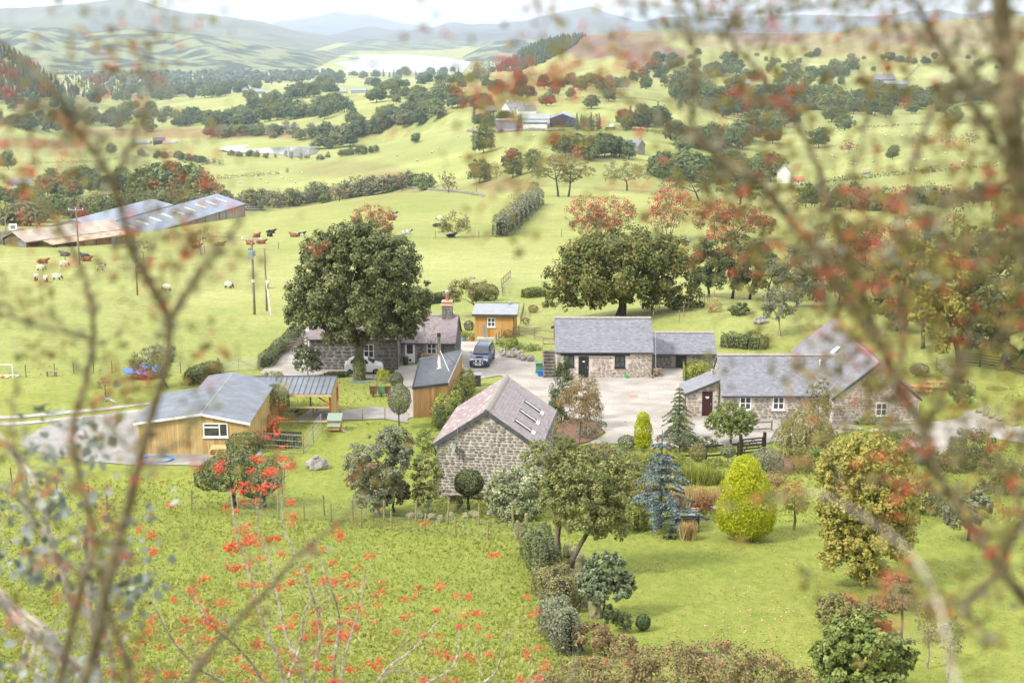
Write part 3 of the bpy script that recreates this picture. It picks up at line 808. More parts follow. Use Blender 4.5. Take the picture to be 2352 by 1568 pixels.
def mass(name, pts, label, m, kind, seed):
 """pts: (world point, height); each a small faceted crown"""
 rng = np.random.default_rng(seed)
 cn = kind == 'cone'
 base = MB()
 if cn: base.lathe([(0.02,0.1),(0.26,0.15),(0.16,0.5),(0.02,1.0)],5)
 else: base.blob((0,0,0.5),(0.55,0.55,0.5),3,6,4,0.15)
 bv = np.array(base.v); tri = [f for f in base.f]
 q4 = np.array([f if len(f) == 4 else (*f, f[-1]) for f in tri if len(f) in (3,4)])
 V, Q, A = [],[],[]
 for i, (p, h) in enumerate(pts):
  t = rng.uniform(0,6.28); c, s_ = math.cos(t), math.sin(t)
  k = h * rng.uniform(0.8,1.25,3) * rng.uniform(0.9,1.1,(len(bv),1))
  b = bv * k
  V.append(np.stack([b[:, 0] * c - b[:, 1] * s_, b[:, 0] * s_ + b[:, 1] * c, b[:, 2]],-1) + np.array(p))
  Q.append(q4 + i * len(bv)); A.append(np.full(len(q4), rng.uniform()))
 Q = np.concatenate(Q)
 V = np.concatenate(V); A = np.concatenate(A)
 T = np.concatenate([Q[:, [0,1,2]], Q[:, [0,2,3]][Q[:, 2] != Q[:, 3]]]); A = np.concatenate([A, A[Q[:, 2] != Q[:, 3]]])
 o = link(name, npmesh(name, V, T, m, A)); tag(o, label, 'wood', kind='stuff')
def scatter(poly, n, h, seed, ymin, world=False):
 rg = random.Random(seed); out = []
 x0, x1 = min(p[0] for p in poly), max(p[0] for p in poly); y0, y1 = min(p[1] for p in poly), max(p[1] for p in poly)
 tries = 0
 while len(out) < n and tries < n * 12:
  tries += 1
  x, y = rg.uniform(x0, x1), rg.uniform(y0, y1)
  ins = False; j = len(poly) - 1
  for i in range(len(poly)):
   a, b = poly[i], poly[j]
   if (a[1] > y) != (b[1] > y) and x < (b[0] - a[0]) * (y - a[1]) / (b[1] - a[1]) + a[0]: ins = not ins
   j = i
  if ins:
   p = hit(x, y, ymin)
   if p is not None: out.append((tuple(p), rg.uniform(*h)))
 return out
WOODM = leafmat('distant_wood', [(0.022,0.04,0.018),(0.04,0.062,0.028),(0.065,0.085,0.035)],0)
mass('conifer_plantation', scatter([(1078,160),(1130,128),(1180,104),(1240,88),(1290,76),(1318,72),(1345,84),(1322,104),(1285,126),(1240,150),(1190,166),(1120,168)],1700,(5,9.5),41,1500), 'dark conifer plantation covering the hill right of the lake', WOODM, 'cone', 41)
mass('conifer_wood', scatter([(-60,80),(60,108),(130,135),(200,165),(300,205),(350,222),(200,226),(-60,226)],1000,(7,13),42,1500), 'dark conifer wood on the hillside at far left', WOODM, 'cone', 42)
mass('valley_trees', scatter([(100,130),(300,150),(500,160),(780,168),(800,178),(560,200),(330,214),(200,190)],900,(7,15),43,2500), 'pale blue scatter of far trees on the valley floor left of the lake', WOODM, 'round', 43)
# ------------------------------------------------------------------ building kit
SLATE = mat('grey_slate', (0.185,0.19,0.215),0.5,(0.12,0.124,0.145), scale=2.5, vcol=[(0.115,0.12,0.145),(0.175,0.18,0.205),(0.16,0.156,0.18),(0.22,0.225,0.245)], spec=0.45)
SLATE_P = mat('purple_slate', (0.225,0.185,0.19),0.5,(0.155,0.128,0.132), scale=2.5, vcol=[(0.16,0.125,0.132),(0.225,0.18,0.188),(0.205,0.178,0.184),(0.27,0.225,0.228)], spec=0.45)
SLATE_R = mat('mixed_slate', (0.27,0.17,0.165),0.5,(0.2,0.15,0.15), scale=2.0, vcol=[(0.20,0.125,0.125),(0.21,0.185,0.195),(0.24,0.15,0.145),(0.24,0.215,0.225),(0.21,0.18,0.185),(0.50,0.48,0.47)], spec=0.4)
STONE = mat('rubble_stone', (0.27,0.25,0.22),0.9,(0.14,0.13,0.115), scale=5, bump=0.5, bscale=14, vcol=[(0.12,0.118,0.115),(0.29,0.26,0.22),(0.21,0.205,0.195),(0.36,0.31,0.25),(0.27,0.265,0.255),(0.42,0.37,0.31)])
STONE_DK = mat('dark_stone', (0.16,0.16,0.155),0.9,(0.085,0.087,0.085), scale=5, bump=0.5, bscale=14, vcol=[(0.075,0.078,0.078),(0.13,0.13,0.127),(0.105,0.105,0.10),(0.17,0.165,0.155)])
STONE_WM = mat('warm_stone', (0.34,0.28,0.235),0.9,(0.18,0.155,0.13), scale=5, bump=0.5, bscale=14, vcol=[(0.17,0.16,0.15),(0.38,0.31,0.25),(0.27,0.25,0.225),(0.48,0.39,0.32),(0.33,0.275,0.24),(0.52,0.45,0.38)])
MORTAR = mat('lime_mortar', (0.56,0.50,0.44),0.95,(0.45,0.40,0.345), scale=3, bump=0.4)
MORTAR_DK = mat('grey_mortar', (0.30,0.27,0.245),0.95,(0.22,0.2,0.18), scale=3, bump=0.4)
WHITE = mat('white_paint', (0.80,0.80,0.79),0.4,(0.74,0.74,0.73), scale=4)
BLACK = mat('black_paint', (0.018,0.018,0.02),0.5,(0.028,0.028,0.03), scale=5)
IRON = mat('dark_iron', (0.03,0.032,0.036),0.45,(0.05,0.05,0.055), scale=5)
MAROON = mat('maroon_paint', (0.055,0.018,0.02),0.5,(0.035,0.012,0.014), scale=5)
GLASS = mat('window_glass', (0.030,0.036,0.040),0.06,(0.06,0.065,0.07), scale=1.5, spec=0.6)
TIMBER = mat('new_larch_boards', (0.50,0.355,0.15),0.65,(0.33,0.215,0.08), scale=6, stretch=(1,1,0.15), vcol=[(0.38,0.25,0.09),(0.52,0.37,0.16),(0.58,0.43,0.21),(0.45,0.31,0.12)])
CEDAR = mat('cedar_boards', (0.44,0.255,0.10),0.7,(0.28,0.15,0.06), scale=6, stretch=(1,1,0.15), vcol=[(0.30,0.17,0.075),(0.45,0.27,0.115),(0.36,0.205,0.085),(0.50,0.33,0.17)])
OLDWOOD = mat('weathered_wood', (0.26,0.22,0.17),0.9,(0.14,0.12,0.09), scale=8, stretch=(1,1,0.2), bump=0.3)
GREYWOOD = mat('silvered_boards', (0.33,0.30,0.28),0.9,(0.19,0.16,0.145), scale=6, stretch=(1,1,0.2), vcol=[(0.20,0.17,0.155),(0.30,0.27,0.25),(0.36,0.33,0.31),(0.27,0.22,0.20)])
POSTWOOD = mat('treated_post', (0.30,0.27,0.12),0.9,(0.18,0.155,0.075), scale=8, bump=0.3)
DARKWOOD = mat('dark_stained_wood', (0.05,0.036,0.025),0.8,(0.028,0.021,0.016), scale=8, bump=0.3)
REDOX = mat('red_oxide_steel', (0.34,0.06,0.028),0.6,(0.26,0.045,0.022), scale=5)
GALV = mat('galvanised_steel', (0.48,0.50,0.52),0.38,(0.38,0.40,0.42), scale=6, metal=0.55)
TIN = mat('silver_sheet_roof', (0.20,0.22,0.25),0.33,(0.155,0.172,0.20), scale=1.2, metal=0.6)
TIN_BLUE = mat('blue_grey_sheet_roof', (0.19,0.225,0.29),0.45,(0.155,0.185,0.245), scale=0.4, vcol=[(0.17,0.2,0.265),(0.2,0.235,0.30),(0.185,0.215,0.28)])
TIN_DARK = mat('anthracite_sheet_roof', (0.055,0.062,0.072),0.4,(0.04,0.045,0.052), scale=2, spec=0.5)
TIN_NAVY = mat('navy_sheet', (0.030,0.042,0.088),0.5,(0.024,0.033,0.07), scale=0.5)
FELT = mat('pale_grey_membrane', (0.24,0.26,0.275),0.55,(0.205,0.22,0.235), scale=1.5)
ASBESTOS = mat('weathered_fibre_cement', (0.34,0.31,0.265),0.9,(0.24,0.215,0.18), scale=1.2, vcol=[(0.27,0.245,0.205),(0.35,0.32,0.28),(0.31,0.27,0.22)])
RUST = mat('rusty_tin', (0.20,0.095,0.06),0.85,(0.13,0.062,0.045), scale=1.6)
SKYLT = mat('rooflight_sheet', (0.62,0.57,0.42),0.5,(0.52,0.47,0.33), scale=0.6)
MOSS = mat('moss', (0.16,0.15,0.025),0.95,(0.09,0.09,0.02), scale=8)
CONCRETE = mat('concrete', (0.42,0.40,0.37),0.9,(0.33,0.31,0.285), scale=3, bump=0.2)
CLAY = mat('terracotta', (0.42,0.16,0.085),0.8,(0.30,0.11,0.06), scale=5)
SANDST = mat('sandstone_cap', (0.52,0.36,0.27),0.9,(0.42,0.28,0.2), scale=5)
def _stone_variant(k):
 rg = random.Random(500 + k); n = 8
 prof = []
 for i in range(n):
  t = 2 * math.pi * (i + 0.5) / n
  x, z = math.cos(t), math.sin(t)
  m = max(abs(x), abs(z)); x, z = x / m, z / m                 # square outline ...
  q = 0.80 + 0.2 * rg.random()                                  # ... with knocked-off corners
  prof.append((x * 0.5 * q, z * 0.5 * q))
 V = [(x, 0.0, z) for x, z in prof] + [(x * 0.94,-0.7, z * 0.94) for x, z in prof] + [(x * 0.66,-1.0 + rg.uniform(-.12,.12), z * 0.66) for x, z in prof]
 Fc = []
 for a in (0, n):
  Fc += [(a + (i + 1) % n, a + i, a + n + i, a + n + (i + 1) % n) for i in range(n)]
 Fc.append(tuple(range(2 * n, 3 * n))[::-1])
 return V, Fc, rg.random()
STV = [_stone_variant(k) for k in range(12)]
_stone_me = {}
def stone_mesh(k, m):
 if (k, m.name) not in _stone_me:
  V, Fc, val = STV[k]
  mb = MB().add(V, [f[::-1] for f in Fc],(k + 0.5) / 12)
  _stone_me[(k, m.name)] = mb.mesh('stone', m, smooth=False)
 return _stone_me[(k, m.name)]
def rubble(wall, A, ang, L, top, m, hs=(0.13,0.27), ws=(0.2,0.55), holes=(), depth=0.05, nobj=300, seed=1, z0=0.0, sort=None):
 """stones on a wall face starting at A (local to the thing) running at angle ang for L metres; outward is to the right of travel"""
 rg = random.Random(seed); lst = []
 z = z0
 ztop = max(top(L * i / 40) for i in range(41))
 while z < ztop:
  h = rg.uniform(*hs); x = rg.uniform(-0.1,0.0)
  while x < L:
   w = rg.uniform(*ws) * (1.25 if h > (hs[0] + hs[1]) / 2 else 0.9)
   x1 = min(x + w, L)
   cx, cz = (max(x, 0) + x1) / 2, z + h / 2
   ww = x1 - max(x, 0)
   if ww > 0.09 and min(top(max(x, 0)), top(x1)) > z + h * 0.9 and not any(a - 0.02 < x1 and b + 0.02 > max(x, 0) and c < z + h and d > z for a, b, c, d in holes):
    lst.append((cx, cz + rg.uniform(-.015,.015), ww - rg.uniform(0.02,0.05), h - rg.uniform(0.02,0.045), depth * rg.uniform(0.5,1.4), rg.randrange(12)))
   x = x1
  z += h
 order = sorted(range(len(lst)), key=lambda i: -lst[i][2] * lst[i][3])
 solo = set(order[:nobj]); rest = MB()
 ca, sa = math.cos(ang), math.sin(ang)
 for i, (cx, cz, w, h, d, k) in enumerate(lst):
  px_, py_ = A[0] + ca * cx, A[1] + sa * cx
  if i in solo:
   link('stone', stone_mesh(k, m), wall, (px_, py_, A[2] + cz),(0,0, ang),(w, d, h))
  else:
   V, Fc, val = STV[k]
   rest.add([(px_ + ca * vx * w - sa * vy * d, py_ + sa * vx * w + ca * vy * d, A[2] + cz + vz * h) for vx, vy, vz in V],[f[::-1] for f in Fc],(k + 0.5) / 12)
 if rest.v: tag(rest.build('stonework', m, wall), kind='stuff')
_slate_me = {}
def slate_mesh(k, m):
 if (k, m.name) not in _slate_me:
  rg = random.Random(k * 7 + 1); j = rg.uniform(-0.03,0.03)
  _slate_me[(k, m.name)] = MB().add([(0.015, j, 0),(0.985, j * -1,0),(0.985,1.1,-.012),(0.015,1.1,-.012),(0.015, j, 0.02),(0.985,-j, 0.02),(0.985,1.1,0.004),(0.015,1.1,0.004)],
   [(4,5,6,7),(0,1,5,4),(1,2,6,5),(3,0,4,7)],(k + 0.5) / 10).mesh('slate', m)
 return _slate_me[(k, m.name)]
def slates(roof, O, u, v, L, S, m, w=0.30, g=0.21, nobj=300, seed=1, inside=None, lift=0.012, wild=0.15, name='slate'):
 """courses of slates on a slope: O eave corner, u along the eave, v up the slope (unit vectors)"""
 rg = random.Random(seed); u, v, O = Vector(u), Vector(v), Vector(O); n = u.cross(v).normalized()
 lst = []
 rows = int(S / g)
 g = S / rows
 for r_ in range(rows):
  x = -w / 2 if r_ % 2 else 0.0
  while x < L - 0.02:
   ww = w * rg.uniform(0.9,1.1); a, b = max(x, 0), min(x + ww, L)
   if b - a > 0.06 and (inside is None or inside((a + b) / 2,(r_ + .5) * g)):
    lst.append((a, r_ * g, b - a, g, rg.randrange(10)))
   x += ww
 solo = set(range(min(nobj, len(lst))))
 rest = MB()
 for i, (x, y, ww, gg, k) in enumerate(lst):
  p = O + u * x + v * y + n * (lift + rg.uniform(0,0.006))
  M_ = Matrix((( u.x * ww, v.x * gg, n.x, p.x),(u.y * ww, v.y * gg, n.y, p.y),(u.z * ww, v.z * gg, n.z, p.z),(0,0,0,1)))
  me = slate_mesh(k, m)
  if i in solo:
   o = link(name, me, roof); o.matrix_local = M_
  else:
   rest.add([M_ @ vv.co for vv in me.vertices],[tuple(pp.vertices) for pp in me.polygons],(k + 0.5) / 10)
 if rest.v: tag(rest.build('slating', m, roof), kind='stuff')
def ridge_tiles(parent, a, b, m, step=0.4, w=0.22, name='ridge_tile'):
 a, b = Vector(a), Vector(b); d = (b - a); n = max(1, int(d.length / step)); d.normalize(); sd = d.cross(Vector((0,0,1))).normalized()
 L = (b - a).length / n
 me = MB().add([(0,-w, -w * .55),(0,0,0.05),(0, w, -w * .55),(L * .97,-w, -w * .55),(L * .97,0,0.05),(L * .97, w, -w * .55),(0,0,-0.02),(L * .97,0,-0.02)],
    [(0,1,4,3),(1,2,5,4),(0,6,1),(6,2,1),(3,4,7),(7,4,5)],0.4).mesh(name, m)
 ang = math.atan2(d.y, d.x)
 for i in range(n):
  p = a + d * L * i
  link(name, me, parent, (p.x, p.y, p.z + 0.045 + random.uniform(-.012,.012)),(0,-math.asin(d.z), ang))
def window(parent, x, y, z, w, h, ang=0, cols=2, rows=2, fr=0.06, m=None, sill=True, name='window', out=0.03):
 """frame proud of the wall with panes behind it; x is the left edge, outward is -y before turning by ang"""
 m = m or WHITE
 f = MB()
 f.bx(0, fr, -out, .04,0, h).bx(w - fr, w, -out, .04,0, h).bx(fr, w - fr, -out, .04,0, fr).bx(fr, w - fr, -out, .04, h - fr, h)
 for i in range(1, cols): f.bx(w * i / cols - fr * .45, w * i / cols + fr * .45,-out * .8,.03, fr, h - fr)
 for j in range(1, rows):
  for i in range(cols):
   f.bx(max(fr, w * i / cols + fr * .45), min(w - fr, w * (i + 1) / cols - fr * .45),-out * .6,.03, h * j / rows - fr * .35, h * j / rows + fr * .35)
 o = f.build(name, m, parent, loc=(x, y, z), rot=(0,0, ang))
 for i in range(cols):
  for j in range(rows):
   MB().bx(w * i / cols + fr * .4, w * (i + 1) / cols - fr * .4,0.0,0.012, h * j / rows + fr * .3, h * (j + 1) / rows - fr * .3).build('pane', GLASS, o)
 if sill: MB().bx(-.06, w + .06,-out - .07,.02,-.07,-.003).build('sill', m, o)
 return o
def door(parent, x, y, z, w, h, ang=0, m=None, out=0.03, planks=5, name='door'):
 o = MB().bx(0, w, 0,.05,0, h).build(name, m, parent, loc=(x, y, z), rot=(0,0, ang))
 for i in range(planks): MB().bx(w * i / planks + .008, w * (i + 1) / planks - .008,-out, .0,.02, h - .02).build('plank', m, o)
 MB().bx(w - .14, w - .1,-out - .05,-out, h * .45, h * .52).build('handle', GALV, o)
 return o
def boards(parent, A, ang, L, bot, top, m, w=0.14, gap=0.012, th=0.03, holes=(), seed=1, name='board', z=0):
 """upright boards on a wall face; bot and top are functions of the run"""
 rg = random.Random(seed); n = int(L / w); w = L / n; ca, sa = math.cos(ang), math.sin(ang)
 for i in range(n):
  x0, x1 = i * w + gap / 2,(i + 1) * w - gap / 2; d = th * rg.uniform(0.6,1.3); val = rg.random()
  spans = [(bot((x0 + x1) / 2), None)]
  cuts = [hh for hh in holes if hh[0] < x1 and hh[1] > x0]
  segs = []
  z0a = bot((x0 + x1) / 2)
  if cuts:
   c = cuts[0]
   if c[2] > z0a + 0.05: segs.append((z0a, z0a, c[2], c[2]))
   segs.append((c[3], c[3], top(x0), top(x1)))
  else: segs.append((bot(x0), bot(x1), top(x0), top(x1)))
  for (b0, b1, t0, t1) in segs:
   if min(t0 - b0, t1 - b1) < 0.03: continue
   V = []
   for dd in (0.0, d):
    for xx, zz in ((x0, b0),(x1, b1),(x1, t1),(x0, t0)):
     V.append((A[0] + ca * xx + sa * dd, A[1] + sa * xx - ca * dd, A[2] + zz))
   MB().add(V, [(4,5,6,7),(0,3,7,4),(1,5,6,2),(3,2,6,7),(0,4,5,1)], val).build(name, m, parent)
def corrugated(O, u, v, L, S, m, pitch=0.15, amp=0.025, th=0.0, along='v', parent=None, name='roof_sheet', sheets=6, seed=1, box=False, cut=None, zig=False):
 """profiled roofing laid as separate sheets; ribs run up the slope, or along u if along == 'u'"""
 O, u, v = Vector(O), Vector(u), Vector(v); n = u.cross(v).normalized(); rg = random.Random(seed)
 if along == 'u': run, acr, LR, LA = u, v, L, S
 else: run, acr, LR, LA = v, u, S, L
 wsh = LA / sheets
 for k in range(sheets):
  mb = MB(); a = k * wsh; m_ = max(2, int(abs(wsh) / pitch)); steps = m_ * 4
  lift = 0.006 * (k % 2) + rg.uniform(0,.004)
  prev = None
  for i in range(steps + 1):
   t = a + wsh * i / steps
   ph = (i % 4)
   hgt = (amp if ph in (1,2) else 0.0) if not box else (amp if ph == 1 else 0.0)
   if not box: hgt = amp * ((0,.5,1,.5) if zig else (0,1,1,0))[i % 4]
   lo, hi = (0, LR) if cut is None else cut(t)
   p0 = O + acr * t + run * lo + n * (hgt + lift); p1 = O + acr * t + run * hi + n * (hgt + lift)
   o = len(mb.v); mb.v += [tuple(p0), tuple(p1)]
   if prev is not None:
    f = (prev, o, o + 1, prev + 1)
    mb.f.append(f if along != 'u' else f[::-1]); mb.a.append(0)
   prev = o
  val = rg.random(); mb.a = [val] * len(mb.f)
  mb.build(name, m, parent)
def gabled_prism(W_, D, he, hr, m, parent, name='wall'):
 """solid walls under a roof whose ridge runs along x (width W_), depth D"""
 return MB().prism([(0,-0.4),(D, -0.4),(D, he),(D / 2, hr),(0, he)], 'x', 0, W_).build(name, m, parent)
# ------------------------------------------------------------------ stone barn in the middle (gable towards us)
def barn_gable():
 p = hit(1005,1143)
 o = thing('stone_barn', p, R(-8.1), 'grey stone barn with its gable towards us, purple slate roof and three rooflights', 'barn')
 Wd, L, he, hr = 6.15,8.2,3.55,5.62
 wall = MB().prism([(0,-0.5),(Wd, -0.5),(Wd, he),(Wd / 2, hr - 0.06),(0, he)], 'y', 0, L).build('wall', MORTAR, o)
 topf = lambda x: he + (hr - 0.12 - he) * (1 - abs(x - Wd / 2) / (Wd / 2)) - 0.02
 rubble(wall, (0,0,-0.2),0, Wd, lambda x: topf(x) + 0.2, STONE, (0.12,0.25),(0.2,0.52),(),0.05,300,11)
 rubble(wall, (Wd, 0,-0.2), R(90), L, lambda x: he + 0.15, STONE, (0.14,0.26),(0.22,0.55),(),0.05,60,12)
 ov, gb = 0.22,0.16
 S = math.hypot(Wd / 2 + ov, (hr - he) * (Wd / 2 + ov) / (Wd / 2)); k = (hr - he) / (Wd / 2); c = 1 / math.hypot(1, k); sn = k * c
 zE = he - ov * k + 0.05
 roof = MB()
 for sgn, x0 in ((1,-ov),(-1, Wd + ov)):
  roof.box((x0 + sgn * S * c / 2, L / 2, zE + S * sn / 2 - 0.03),(sgn * S * c / 2,0, S * sn / 2),(0, L / 2 + gb, 0),(0.03 * -sgn * sn, 0,0.03 * c))
 roof = roof.build('roof', SLATE_P, o)
 slates(roof, (Wd + ov, -gb, zE),(0,1,0),(-c, 0, sn), L + 2 * gb, S, SLATE_P, 0.34,0.215,300,21, lift=0.035)
 slates(roof, (-ov, L + gb, zE),(0,-1,0),(c, 0, sn), L + 2 * gb, S, SLATE_R, 0.34,0.215,300,22, lift=0.035)
 ridge_tiles(roof, (Wd / 2,-gb, hr + 0.11),(Wd / 2, L + gb, hr + 0.11), SANDST_GREY, 0.42,0.2)
 for sgn, x0 in ((1,-ov),(-1, Wd + ov)):
  for i in range(9):
   a, b = i / 9,(i + 1) / 9
   P = [Vector((x0 + sgn * S * c * t, -gb - 0.02 - 0.012 * (i % 2), zE + S * sn * t)) for t in (a, b)]
   MB().box((P[0] + P[1]) / 2 - Vector((0,0,0.1)),(P[1] - P[0]) / 2,(0,0.012,0),(0,0,0.13)).build('verge_slate', SLATE_DK, roof)
 for t in (0.2,0.47,0.74):                                     # rooflights on the right slope
  q = Vector((Wd + ov, -gb, zE)) + Vector((-c, 0, sn)) * S * 0.40 + Vector((0,1,0)) * (L * t)
  rl = MB()
  u, v, n = Vector((0,1,0)), Vector((-c, 0, sn)), Vector((sn, 0, c))
  rl.box(q + n * .08, u * .26, v * .62, n * .05)
  f = rl.build('rooflight', IRON, roof)
  MB().box(q + n * .135 + v * .04, u * .19, v * .50, n * .008).build('pane', GLASS, f)
  MB().box(q + n * .06 - v * .74, u * .27, v * .12, n * .03).build('flashing', WHITE, f)
  MB().box(q + n * .138 - u * .2, u * .035, v * .6, n * .012).build('flashing', WHITE, f)
 g = MB().tube([(-ov - .06,-.1, zE - .05),(-ov - .06, L, zE - .05)],0.06,8).build('gutter', IRON, o)
 MB().tube([(-ov - .06,-.08, zE - .1),(-.08,-.1, zE - .35),(-.08,-.1,0)],0.045,8).build('drainpipe', IRON, o)
 MB().tube([(Wd + ov + .06,-.1, zE - .05),(Wd + ov + .06, L, zE - .05)],0.06,8).build('gutter', IRON, o)
 MB().tube([(1.62,-.07,3.2),(1.62,-.07,.1)],0.012,5).build('cable', IRON, o)
 MB().bx(.7,4.3,-.13,-.06,0.14,0.22).build('drain_ledge', IRON, o)
 d = MB().tube([(1.32,-.18,3.35),(1.32,-.18,4.75)],0.022,6).build('aerial_mast', GALV, o)
 for i in range(4): MB().bar((1.32,-.35,4.2 + i * .12),(1.32,.02,4.2 + i * .12),0.015).build('aerial_rod', GALV, d)
 dish = MB().lathe([(0.0,0),(.12,.012),(.22,.045),(.27,.09),(.255,.09),(.2,.055),(.0,.02)],14)
 ds = dish.build('satellite_dish', FELT, o, loc=(1.18,-.32,3.32), rot=(R(70),0, R(-60)), smooth=True)
 MB().tube([(0,0,0),(0,.1,.28)],.012,5).build('dish_arm', GALV, ds)
 return o
SANDST_GREY = mat('ridge_tile_clay', (0.30,0.27,0.245),0.85,(0.2,0.18,0.16), scale=5)
SLATE_DK = mat('dark_verge_slate', (0.085,0.09,0.10),0.5,(0.06,0.064,0.072), scale=4)
barn_gable()
# ------------------------------------------------------------------ long barn with grey slates and its annexe
def slated_range(name, label, base, rz, Wd, D, he, hr, wallm, mort, slm, holes, seed, sl_w=0.3, sl_g=0.2, cat='barn', nst=300, nsl=300, hs=(0.14,0.28), ws=(0.22,0.6), gable=('r',), back=False):
 """range with its ridge along x: front wall, gables, two slated slopes"""
 o = thing(name, base, rz, label, cat)
 wall = gabled_prism(Wd, D, he, hr - 0.05, mort, o)
 rubble(wall, (0,0,-0.25),0, Wd, lambda x: he + 0.22, wallm, hs, ws, [(a, b, c + .25, d + .25) for a, b, c, d in holes],0.055, nst, seed)
 tg = lambda x: he + (hr - he) * (1 - abs(x - D / 2) / (D / 2)) + 0.18
 if 'r' in gable: rubble(wall, (Wd, 0,-0.25), R(90), D, tg, wallm, hs, ws, (),0.055,70, seed + 1)
 if 'l' in gable: rubble(wall, (0, D, -0.25), R(-90), D, tg, wallm, hs, ws, (),0.055,70, seed + 2)
 ov, gb = 0.2,0.12
 k = (hr - he) / (D / 2); c = 1 / math.hypot(1, k); sn = k * c
 S = (D / 2 + ov) / c; zE = he - ov * k + 0.05
 roof = MB()
 for sgn, y0 in ((1,-ov),(-1, D + ov)):
  roof.box((Wd / 2, y0 + sgn * S * c / 2, zE + S * sn / 2 - 0.03),(Wd / 2 + gb, 0,0),(0, sgn * S * c / 2, S * sn / 2),(0,-sgn * 0.03 * sn, 0.03 * c))
 roof = roof.build('roof', slm, o)
 slates(roof, (-gb, -ov, zE),(1,0,0),(0, c, sn), Wd + 2 * gb, S, slm, sl_w, sl_g, nsl, seed + 5, lift=0.035)
 if back: slates(roof, (Wd + gb, D + ov, zE),(-1,0,0),(0,-c, sn), Wd + 2 * gb, S, slm, sl_w, sl_g, 0, seed + 6, lift=0.035)
 ridge_tiles(roof, (-gb, D / 2, hr + 0.1),(Wd + gb, D / 2, hr + 0.1), SANDST_GREY, 0.45,0.18)
 MB().tube([(-gb, -ov - .07, zE - .04),(Wd + gb, -ov - .07, zE - .04)],0.05,8).build('gutter', IRON, o)
 rg = random.Random(seed); ms = MB()
 for i in range(70):
  t = rg.random() * S; q = rg.uniform(.015,.05); ms.blob((rg.uniform(0, Wd),-ov + t * c, zE + t * sn + .06),(q * 1.3, q, .02), i, 5,3)
 tag(ms.build('moss', MOSS, roof), kind='stuff')
 return o, roof, wall
def long_barn():
 b = hit(1277,868)
 Wd = 8.75
 holes = [(0.75,1.65,1.05,2.1),(2.05,2.98,0,2.05),(5.35,6.3,1.0,2.1),(0.4,6.75,2.12,2.4)]
 o, roof, wall = slated_range('stone_barn', 'long low stone barn with grey slate roof, black door and two black windows', b, R(-0.5), Wd, 6.0,2.55,4.95, STONE_WM, MORTAR, SLATE, holes, 31)
 window(o, 0.75,-0.02,1.05,0.9,1.05,0,2,1,0.07, BLACK)
 window(o, 5.35,-0.02,1.0,0.95,1.1,0,2,2,0.07, BLACK)
 d = door(o, 2.05,-0.01,0.02,0.93,2.03,0, BLACK)
 MB().bx(.36,.58,-.045,-.031,1.5,1.6).build('notice', WHITE, d)
 MB().bx(0.4,6.75,-0.09,0.05,2.13,2.38).build('lintel', BLACK, o)
 MB().tube([(Wd + .02,-.2,2.3),(Wd + .02,-.1,0)],.045,8).build('drainpipe', IRON, o)
 fl = MB().tube([(-.25,2.2,4.35),(-.1,2.2,4.2)],.03,6).build('floodlight', IRON, o)
 MB().box((-.3,2.1,4.3),(.14,0,.06),(0,.06,0),(-.05,0,.1)).build('lamp_head', IRON, fl)
 b2 = hit(1498,847)
 o2, roof2, w2 = slated_range('stone_outbuilding', 'small low stone outbuilding with grey slates joined to the right of the long barn', b2, R(-0.5),5.9,4.2,1.55,3.0, STONE_DK, MORTAR_DK, SLATE, [(2.1,3.3,0,1.5)],41, nst=180)
 MB().bx(2.2,3.2,-.012,.03,0,1.42).build('doorway', BLACK, o2)
 fr = MB().bx(2.08,2.2,-.06,.03,0,1.5).bx(3.2,3.32,-.06,.03,0,1.5).bx(2.08,3.32,-.062,.03,1.42,1.54).build('door_frame', OLDWOOD, o2)
 MB().bx(2.75,3.2,-.08,-.055,.05,1.38).build('door', DARKWOOD, fr)
 p = hit(1248,869)
 st = thing('stone_steps', p, R(-0.5), 'stone steps with a wooden rail climbing the left end of the long barn', 'steps')
 for i in range(9):
  MB().box((0.55,0.15 + i * 0.33,0.0 + i * 0.235),(.56,0, random.uniform(-.01,.01)),(0,.2,0),(0,0,.07)).build('step', STONE_DKS, st)
  MB().bx(0.02,1.08, i * 0.33 + .02, i * 0.33 + .34,-0.3, i * 0.235 - .07).build('riser', STONE_DKS, st)
 for i, y in enumerate((0.1,1.5,2.9)): MB().bx(-.05,.04, y - .05, y + .05,-.1, y * .71 + 1.1).build('rail_post', OLDWOOD, st)
 for dz in (.55,1.0): MB().bar((-.01,.1, dz),(-.01,2.9,2.06 + dz),.06,.1).build('handrail', OLDWOOD, st)
 for dz in (.5,1.0): MB().bar((-.01,2.95,2.06 + dz),(1.1,2.95,2.06 + dz),.06,.1).build('handrail', OLDWOOD, st)
STONE_DKS = mat('worn_step_stone', (0.2,0.18,0.16),0.9,(0.12,0.115,0.1), scale=4, bump=0.5)
long_barn()
